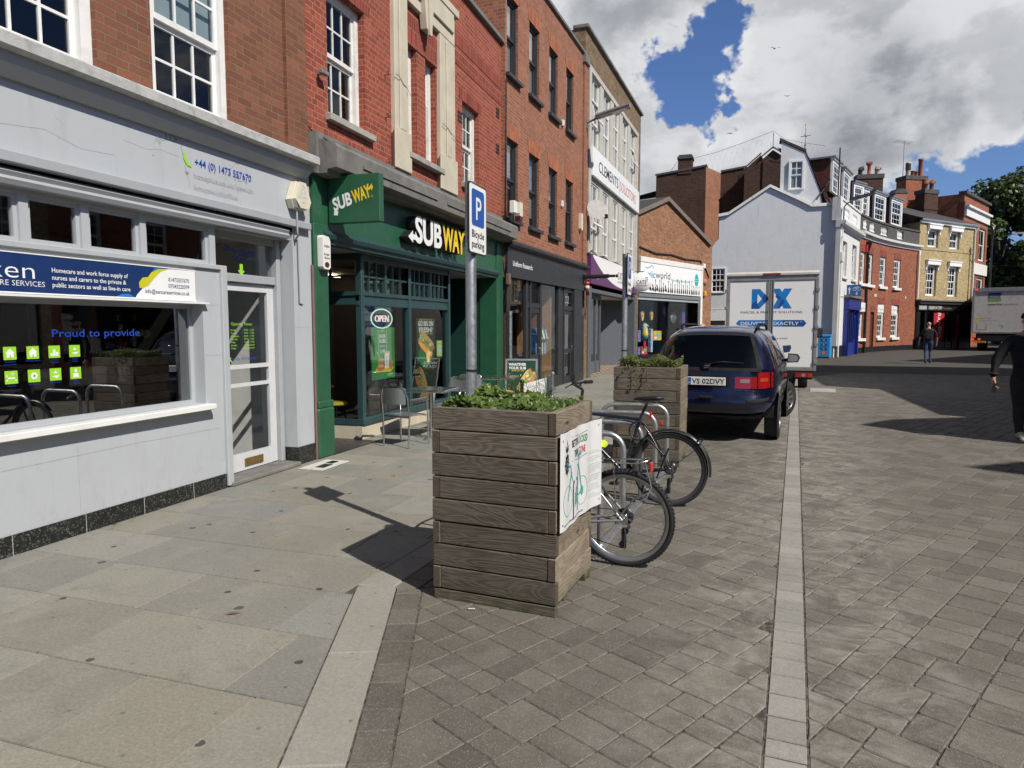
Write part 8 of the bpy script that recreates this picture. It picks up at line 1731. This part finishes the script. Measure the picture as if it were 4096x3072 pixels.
def build_lorry():
    t = thing('lorry', 'grey white catering lorry at the far right with a blue and green square logo', 'lorry', (17.0, 53.9, 0), R(-17)); W_ = 1.68; z0, z1 = 1.28, 4.22
    b = MB(); b.box(-W_, W_, .03, 8, z0, z1, 0, .02); b.build('box_body', MAT['box_old'], t)
    b = MB(); 
    for q in ((-W_ - .02, -W_ + .13, z0 - .05, z1 + .05), (W_ - .13, W_ + .02, z0 - .05, z1 + .05), (-W_ + .13, W_ - .13, z1 - .20, z1 + .05), (-W_ + .13, W_ - .13, z0 - .08, z0 + .04)): b.box(q[0], q[1], -.04, .1, q[2], q[3], 0, .01)
    b.build('rear_frame', MAT['box_frame'], t)
    d = MB(); y = .024; d.rect(-.83, -.10, 3.73, 3.95, 1, y); d.rect(-.83, -.10, 3.36, 3.58, 0, y); d.text('BUNZL', -.83, 3.605, .10, .73, y, 1, 'l', 0, .04); d.text('catering', -.83, 3.10, .13, .82, y, 2, 'l', 0, .02); d.text('supplies', .06, 3.10, .13, .72, y, 3, 'l', 0, -.01); d.rect(-1.5, -.95, 2.22, 2.27, 4, y); d.text('0845 741 2000', -1.2, 2.20, .06, .6, y, 3); d.text('bunzlcatering.co.uk', -1.2, 2.06, .06, .9, y, 3); d.ell(-1.4, 2.05, .09, .06, 4, y)
    for pts in ([(-1.35, 1.85), (-1.38, 1.45), (-.85, 1.45), (-.83, 1.85)], [(-.1, 1.75), (.1, 1.7), (.0, 1.55)]): d.line(pts, .02, 2, y)
    d.build('lettering', [P('lorry_green', (.16, .30, .06), .5), P('lorry_blue', (.02, .06, .24), .5), MAT['ink'], MAT['lead'], MAT['letter_yellow']], t)
    c = MB(); c.box(-1.4, 1.4, .1, 8, .75, 1.25); c.box(-1.6, 1.6, -.02, .12, .70, .92, 1, .01); c.box(-1.3, 1.3, .0, .2, .95, 1.2, 1); c.build('chassis', [MAT['under'], MAT['trim_grey']], t)
    p = MB(); p.box(-1.55, -.80, -.05, -.02, .56, .68, 0, .004); p.text('KP63 MHU', -1.17, .585, .075, .62, -.052, 1, 'c', 0, .02); p.build('number_plate', [MAT['plate_yellow'], MAT['ink']], t)
    lit = emat('lamp_lit', (1, .04, .03), 1.2)
    for (x, z) in ((-1.56, .80), (-1.20, .80), (-1.50, 4.16), (1.52, 4.16)): l = MB(); l.box(x - .08, x + .08, -.06, -.03, z - .06, z + .06, 0, .01); l.build('tail_lamp', lit, t)
    for s in (-1, 1): road_wheel(t, s * 1.05, 2.0, .48, .55, 0, 6); road_wheel(t, s * 1.2, 8.6, .48, .35, 0, 6)
    c = MB(); c.box(-1.5, 1.5, 8.2, 10.2, .5, 3.4, 0, .15); c.build('cab', MAT['box_old'], t)
build_lorry()
# ================= people =================
def body(par, J, E, mats, name='body', sub=2, fix=None):
    names = list(J); me = bpy.data.meshes.new(name); me.from_pydata([J[k][0] for k in names], [(names.index(a), names.index(b_)) for a, b_, *_ in E], []); ob = bpy.data.objects.new(name, me); COL.objects.link(ob)
    ob.modifiers.new('skin', 'SKIN'); s = ob.modifiers.new('sub', 'SUBSURF'); s.levels = sub; s.render_levels = sub
    for i, k in enumerate(names):
        sv = me.skin_vertices[0].data[i]; r = J[k][1]; sv.radius = r if hasattr(r, '__len__') else (r, r); sv.use_root = (k == 'pelvis')
    bpy.context.view_layer.update(); dg = bpy.context.evaluated_depsgraph_get(); m2 = bpy.data.meshes.new_from_object(ob.evaluated_get(dg)); bpy.data.objects.remove(ob); bpy.data.meshes.remove(me)
    m2.name = name; m2.materials.clear()
    for m in mats: m2.materials.append(m)
    segs = [(Vector(J[a][0]), Vector(J[b_][0]), mi) for a, b_, mi in E]
    for f in m2.polygons:
        c = f.center; best = None
        for a, b_, mi in segs:
            d = b_ - a; t_ = max(0, min(1, (c - a).dot(d) / max(d.length_squared, 1e-9))); q = (c - a - d * t_).length
            if best is None or q < best[0]: best = (q, mi, t_)
        f.material_index = best[1]; f.use_smooth = True
        if fix: r = fix(c); f.material_index = f.material_index if r is None else r
    at = m2.attributes.new('tone', 'FLOAT', 'FACE'); return mk(name, m2, par)
def hand(J, E, side, w, d, mi, curl=.5, spread=1.0):
    # palm, four fingers of unequal length and a thumb from the side of the palm; w is the wrist, d the way the hand points
    d = Vector(d).normalized(); f = Vector((0, -1, 0)) - d * Vector((0, -1, 0)).dot(d); f.normalize(); sd = d.cross(f); w = Vector(w); p = f'h{side}'
    pm = w + d * .075; J[p + 'p'] = (pm, (.030, .020)); E.append((f'wrist{side}', p + 'p', mi))
    for i, (o, L) in enumerate(((.030, .070), (.010, .080), (-.010, .074), (-.029, .058))):
        a = pm + d * .022 + f * o; b_ = a + d * L * .5 + sd * curl * .012 * side; c = b_ + d * L * .38 + sd * curl * .035 * side; J[f'{p}{i}a'] = (a, .0095); J[f'{p}{i}b'] = (b_, .0088); J[f'{p}{i}c'] = (c, .007); E += [(p + 'p', f'{p}{i}a', mi), (f'{p}{i}a', f'{p}{i}b', mi), (f'{p}{i}b', f'{p}{i}c', mi)]
    a = w + d * .045 + f * .036; b_ = a + d * .034 + f * .020; J[p + 't'] = (a, .012); J[p + 'u'] = (b_ + d * .018, .009); E += [(p + 'p', p + 't', mi), (p + 't', p + 'u', mi)]
def figure(par, S, pose, mats, k=1.0, head=True, bulk=1.0):
    # mats: 0 skin 1 top 2 trousers 3 shoes
    J = {}; E = []; v = lambda *p: Vector(p); B = bulk
    J['pelvis'] = (v(0, 0, .97), (.150 * B, .115 * B)); J['waist'] = (v(0, .0, 1.10), (.150 * B, .110 * B)); J['chest'] = (v(0, .01, 1.30), (.178 * B, .125 * B)); J['neckb'] = (v(0, .015, 1.475), (.085, .075)); J['neck'] = (v(0, .0, 1.535), (.056, .058))
    hx, hy = pose.get('head', (0, 0)); J['jaw'] = (v(hx * .4, hy - .022, 1.60), (.062, .070)); J['skull'] = (v(hx, hy - .006, 1.685), (.076, .094)); J['crown'] = (v(hx, hy + .008, 1.755), (.056, .068))
    E += [('pelvis', 'waist', 2), ('waist', 'chest', 1), ('chest', 'neckb', 1), ('neckb', 'neck', 0), ('neck', 'jaw', 0), ('jaw', 'skull', 0), ('skull', 'crown', 0)]
    for s, n in ((-1, 'L'), (1, 'R')):
        a = pose['arm' + n]; J['sh' + n] = (v(s * .185 * B, .015, 1.425), (.070 * B, .070 * B)); J['el' + n] = (v(*a[0]), .046 * B * pose.get('sleeve', 1)); J[f'wrist{s}'] = (v(*a[1]), .029 if not pose.get('long') else .033); mid = (v(*a[0]) + v(*a[1])) / 2; J['fa' + n] = (mid, .041 * (1.15 if pose.get('long') else 1)); c = 1 if pose.get('long') else 0
        E += [('chest', 'sh' + n, 1), ('sh' + n, 'el' + n, 1), ('el' + n, 'fa' + n, c), ('fa' + n, f'wrist{s}', c)]; hand(J, E, s, a[1], v(*a[2]), 0, a[3] if len(a) > 3 else .6)
        l = pose['leg' + n]; J['hip' + n] = (v(s * .095, .0, .90), (.105 * B, .115 * B)); J['th' + n] = ((v(s * .095, 0, .90) + v(*l[0])) / 2, .088 * B); J['kn' + n] = (v(*l[0]), .062 * B); J['ca' + n] = (v(*l[0]) * .6 + v(*l[1]) * .4 + v(0, .018, 0), .060 * B); J['an' + n] = (v(*l[1]), .042); J['he' + n] = (v(*l[1]) + v(0, .035, -.045), (.036, .034)); J['to' + n] = (v(*l[2]), (.040, .026))
        E += [('pelvis', 'hip' + n, 2), ('hip' + n, 'th' + n, 2), ('th' + n, 'kn' + n, 2), ('kn' + n, 'ca' + n, 2), ('ca' + n, 'an' + n, 2), ('an' + n, 'he' + n, 3), ('an' + n, 'to' + n, 3)]
    def fix(c):
        if abs(c.x) < .25 and .98 < c.z < 1.12 and abs(c.y) < .2: return 1 if c.z > pose.get('hem', 1.0) else 2
        if pose.get('hem', 1) < .95 and c.z > pose['hem'] and abs(c.x) < .24 and c.z < 1.1: return 1
        if c.z > 1.49 and abs(c.x) < .12: return 0
    o = body(par, {n_: (p, tuple(x for x in r) if hasattr(r, '__len__') else r) for n_, (p, r) in J.items()}, E, mats, 'body', 2, fix); o.scale = (k, k, k)
    if head:
        f = MB()
        for s in (-1, 1):
            f.lathe([(.001, -.012), (.020, -.006), (.026, .004), (.020, .014), (.001, .018)], 10, (hx + s * .076, hy + .006, 1.672), 0, 'x'); f.lathe([(.001, -.006), (.012, -.004), (.014, .006), (.001, .01)], 10, (hx + s * .030, hy - .093, 1.690), 1, 'y'); f.box(hx + s * .030 - .018, hx + s * .030 + .018, hy - .104, hy - .088, 1.706, 1.713, 2, .002)
        f.tube([(hx, hy - .094, 1.695), (hx, hy - .116, 1.662), (hx, hy - .108, 1.652), (hx, hy - .09, 1.648)], [.008, .014, .012, .006], 8, 0); f.box(hx - .022, hx + .022, hy - .098, hy - .085, 1.618, 1.626, 3, .002); fo = f.build('face', [mats[0], MAT['ink'], P('brow_' + str(round(k * 100)), (.05, .03, .02), .9), P('lip_' + str(round(k * 100)), (.35, .14, .11), .6)], par); fo.scale = (k, k, k)
    return o
def cloth(name, col, sc=60): return P(name, col, .92, var=.18, vs=8, bs=sc, bst=.25)
cloth('black_cloth', (.010, .010, .011)); cloth('jeans_blue', (.028, .048, .105)); cloth('trousers_black', (.016, .017, .018)); cloth('teal_shirt', (.10, .24, .23)); P('shoe_cream', (.42, .38, .30), .7); P('shoe_dark', (.03, .028, .026), .7); P('pink_skin', (.52, .27, .20), .5)
t = thing('person', 'bald man walking away in a black tee shirt and blue jeans, wearing a backpack', 'person', (8.2, 34.7, 0), R(172)); k = 1.06
figure(t, 1, {'armL': ((-.30, .02, 1.13), (-.31, -.10, .88), (.0, -.25, -1)), 'armR': ((.29, .04, 1.13), (.33, .0, .88), (.1, -.1, -1)), 'legL': ((-.10, -.14, .52), (-.10, -.02, .10), (-.10, -.16, .035)), 'legR': ((.09, .01, .50), (.085, .20, .12), (.085, .10, .028)), 'hem': .95}, [MAT['pink_skin'], MAT['black_cloth'], MAT['jeans_blue'], MAT['shoe_dark']], k)
t2 = thing('backpack', 'small black backpack worn by the man walking away', 'backpack', (8.2, 34.7, 0), R(172)); b = MB(); b.box(-.15 * k, .15 * k, .13 * k, .30 * k, 1.02 * k, 1.46 * k, 0, .05); b.box(-.11 * k, .11 * k, .29 * k, .345 * k, 1.05 * k, 1.25 * k, 0, .02); b.build('bag', MAT['black_plastic'], t2); b = MB()
for s in (-1, 1): b.tube([(s * .11 * k, .16 * k, 1.44 * k), (s * .13 * k, .02 * k, 1.52 * k), (s * .15 * k, -.115 * k, 1.40 * k), (s * .16 * k, -.05 * k, 1.15 * k), (s * .13 * k, .15 * k, 1.05 * k)], .016, 6)
b.build('strap', MAT['black_plastic'], t2)
t = thing('person', 'man in a black jacket and flat cap walking towards us with a phone', 'person', (4.03, 11.72, 0), R(14)); k = 1.03
fo = figure(t, 1, {'armL': ((-.40, .00, 1.14), (-.49, -.09, .90), (-.02, -.12, -1), 1.4), 'armR': ((.36, .06, 1.13), (.40, .02, .88), (.1, -.1, -1)), 'legL': ((-.15, -.13, .50), (-.185, -.24, .115), (-.205, -.38, .04)), 'legR': ((.10, .02, .50), (.11, .26, .16), (.11, .19, .05)), 'long': 1, 'sleeve': 1.45, 'hem': .86}, [MAT['skin'], MAT['black_cloth'], MAT['trousers_black'], MAT['shoe_cream']], k, True, 1.16)
b = MB(); b.lathe([(.088, 1.715), (.092, 1.74), (.080, 1.785), (.045, 1.805), (.001, 1.81)], 18, (0, .004, 0)); b.prism([(-.06, -.085), (.06, -.085), (.05, -.145), (0, -.155), (-.05, -.145)], 1.715, 1.73, 0, 'z'); b.v = [(x * k, y * k, z * k) for x, y, z in b.v]; b.build('cap', MAT['trousers_black'], t)
b = MB(); b.lathe([(.060, 1.565), (.068, 1.60), (.064, 1.635)], 16, (0, -.030, 0), 0, 'z', True, False); b.v = [(x * k, y * k, z * k) for x, y, z in b.v]; b.build('beard', P('beard', (.06, .035, .022), .95), t)
b = MB(); b.torus((-.475 * k, -.08 * k, .945 * k), .045, .020, 'z', 18, 8); b.build('cuff', MAT['black_cloth'], t)
b = MB(); b.prism([(-.05, 1.50), (-.012, 1.30), (.012, 1.30), (.05, 1.50)], -.150, -.142, 0); b.v = [(x * k, y * k, z * k) for x, y, z in b.v]; b.build('shirt_collar', MAT['sign_white'], t)
pc = Vector((4.03, 11.72, 0)) + Matrix.Rotation(R(14), 3, 'Z') @ Vector((-.488 * k, -.135 * k, .755 * k)); t2 = thing('phone', 'dark phone held low in the hand of the man in the flat cap', 'phone', pc, 0, None, (R(12), 0, R(30))); b = MB(); b.box(-.036, .036, -.005, .005, -.075, .075, 0, .004); b.build('case', MAT['black_plastic'], t2)
t = thing('person', 'bald man in a teal shirt standing beyond the dark blue car', 'person', (-.72, 16.5, 0), R(160))
figure(t, 1, {'armL': ((-.29, .03, 1.13), (-.27, -.16, .95), (.1, -.6, -.6)), 'armR': ((.29, .03, 1.13), (.27, -.16, .95), (-.1, -.6, -.6)), 'legL': ((-.11, -.02, .50), (-.12, .02, .10), (-.13, -.12, .035)), 'legR': ((.11, -.02, .50), (.12, .02, .10), (.13, -.12, .035)), 'hem': .92}, [MAT['pink_skin'], MAT['teal_shirt'], MAT['trousers_black'], MAT['shoe_dark']], .98)
# ================= far street furniture, trees, birds =================
t = thing('route_sign', 'blue cycle route sign on a dark post by the white house', 'sign', (6.02, 42.4, 0), R(-20)); b = MB(); b.tube([(0, 0, 0), (0, 0, 3.45)], .05, 8, 0); b.tube([(0, -.02, 2.4), (0, -.02, 1.9)], .055, 8, 0); b.build('post', [MAT['black_metal']], t)
b = MB(); b.box(-.12, .62, -.08, -.055, 3.35, 3.98, 0, .004); y = -.0825; b.line([(.02, 3.46), (.02, 3.74)], .05, 1, y); b.pol([(-.06, 3.70), (.02, 3.86), (.10, 3.70)], 1, y); b.ring(.28, 3.74, .085, .02, 1, y); b.ring(.50, 3.74, .085, .02, 1, y); b.line([(.28, 3.74), (.35, 3.86), (.46, 3.86), (.50, 3.74)], .02, 1, y); b.line([(.35, 3.86), (.40, 3.74), (.46, 3.86)], .02, 1, y); b.line([(.40, 3.60), (.40, 3.46)], .04, 1, y); b.pol([(.34, 3.50), (.40, 3.39), (.46, 3.50)], 1, y); b.build('plate', [P('route_blue', (.02, .12, .36), .5), MAT['sign_white']], t)
t = thing('recycling_bank', 'bright blue metal bank with stickers against the pale gable wall', 'bin', (4.55, 39.55, 0), R(-14)); b = MB(); b.box(-.30, .30, -.35, .35, .06, 1.14, 0, .02); b.prism([(-.37, 1.14), (.37, 1.14), (.30, 1.24), (-.37, 1.20)], -.32, .32, 0, 'x'); b.box(-.3, .3, -.3, .3, 0, .06, 1); b.build('case', [MAT['bin_blue'], MAT['grey_stone']], t); b = MB(); y = -.354
for z in (.95, .70, .50): b.rect(-.16, .14, z - .07, z + .07, 0, y); b.ring(-.02, z, .04, .012, 1, y - .002)
b.rect(-.13, .13, .20, .36, 2, y); b.ring(0, .28, .05, .015, 1, y - .002); b.build('sticker', [MAT['dx_dark'], MAT['sign_white'], P('sticker_red', (.6, .06, .05), .5)], t)
t = thing('street_lamp', 'dark street lamp beyond the yellow house with a long arm', 'street lamp', (18.2, 60.6, 0), R(20)); b = MB(); b.tube([(0, 0, 0), (0, 0, 8.6)], [.10, .06], 8); b.lathe([(.1, 8.5), (.16, 8.8), (.05, 9.1), (0, 9.15)], 8); b.tube([(0, 0, 8.2), (1.4, -.3, 8.55)], .035, 6); b.build('column', MAT['black_metal'], t); b = MB(); b.prism([(1.2, 8.48), (2.3, 8.62), (2.3, 8.72), (1.2, 8.62)], -.42, -.15, 0); b.build('head', MAT['lead'], t)
t = thing('street_lamp', 'grey street lamp arm fixed to the white corner house', 'street lamp', (5.35, 40.6, 7.7), R(-30)); b = MB(); b.tube([(0, 0, -.4), (0, 0, .3), (.2, -.1, .45), (.6, -.3, .55)], .035, 6); b.build('bracket', MAT['black_metal'], t); b = MB(); b.prism([(.5, .48), (1.75, .70), (1.75, .78), (.5, .62)], -.62, -.30); b.build('head', MAT['lead'], t)
P('bark', (.06, .045, .032), .9, bs=20, bst=.6)
def tree(label, x, y, h, rx, n, seed, z0):
    r = random.Random(seed); t = thing('tree', label, 'tree', (x, y, 0), 0, 'trees beyond the last house'); b = MB(); b.tube([(0, 0, 0), (.1, .1, h * .25), (0, .2, h * .5), (.1, 0, h * .8)], [.42, .34, .24, .06], 10)
    cl = []
    for i in range(30):
        a, el = r.uniform(0, 2 * pi), r.uniform(-.9, 1.3); q = r.uniform(.45, .95); cz = (h + z0) / 2; c = Vector((rx * q * cos(a) * cos(el), rx * q * sin(a) * cos(el), cz + (h - z0) / 2 * q * sin(el))); cl.append((c, r.uniform(.22, .36) * rx)); 
        if i % 2 == 0: b.tube([(0, .1, min(h * .6, max(h * .2, c.z * .55))), c * .55 + Vector((0, 0, c.z * .35)), c], [.14, .08, .02], 6)
    b.build('trunk', MAT['bark'], t); lf = MB()
    for i in range(n):
        c, q = cl[r.randrange(len(cl))]; dv = Vector((r.gauss(0, 1), r.gauss(0, 1), r.gauss(0, 1))).normalized(); p = c + dv * q * r.uniform(.35, 1.05) ** .6; nn = (dv + Vector((r.gauss(0, .5), r.gauss(0, .5), r.gauss(.3, .5)))).normalized(); s = r.uniform(.16, .32); u = nn.orthogonal().normalized(); w = nn.cross(u); a = r.uniform(0, 6.3); u, w = u * cos(a) + w * sin(a), w * cos(a) - u * sin(a)
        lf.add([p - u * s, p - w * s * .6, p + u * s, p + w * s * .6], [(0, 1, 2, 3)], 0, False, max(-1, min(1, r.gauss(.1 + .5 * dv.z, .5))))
    lf.build('crown', MAT['tree_leaf'], t)
tree('tall dense green tree rising beyond the red and white house', 23.6, 76.0, 15.8, 5.2, 20000, 3, .5); tree('broad green tree at the right edge behind the catering lorry', 29.5, 74.5, 15.0, 6.0, 20000, 9, .3); tree('lower green tree between the two taller ones', 26.6, 70.0, 11.5, 4.4, 14000, 12, .3)
def bird(label, p, s, bank, fl):
    t = thing('gull', label, 'bird', p, R(20), 'gulls in the sky', (bank, 0, R(18))); b = MB(); b.tube([(0, -.22, 0), (0, -.12, .01), (0, .08, .01), (0, .26, 0)], [.01, .055, .05, .015], 8)
    for q in (-1, 1): b.add([(q * .03, -.08, .02), (q * .30, -.12, fl), (q * .62, .0, fl * .5), (q * .30, .03, fl), (q * .03, .07, .02)], [(0, 1, 3, 4), (1, 2, 3)])
    b.v = [(x * s, y * s, z * s) for x, y, z in b.v]; b.build('body', MAT['lead'], t)
bird('pale gull gliding with spread wings high over the white house', (3.11, 77.39, 30.07), 1.15, .2, .12); bird('dark gull banking beneath the higher gull', (5.09, 88.45, 28.56), .8, .9, .15); bird('tiny gull level with the solicitors parapet', (-8.76, 89.28, 29.27), .45, .1, .05); bird('small dark gull turning steeply above the sooty brick house', (-1.14, 86.04, 24.24), .75, 1.4, .1)
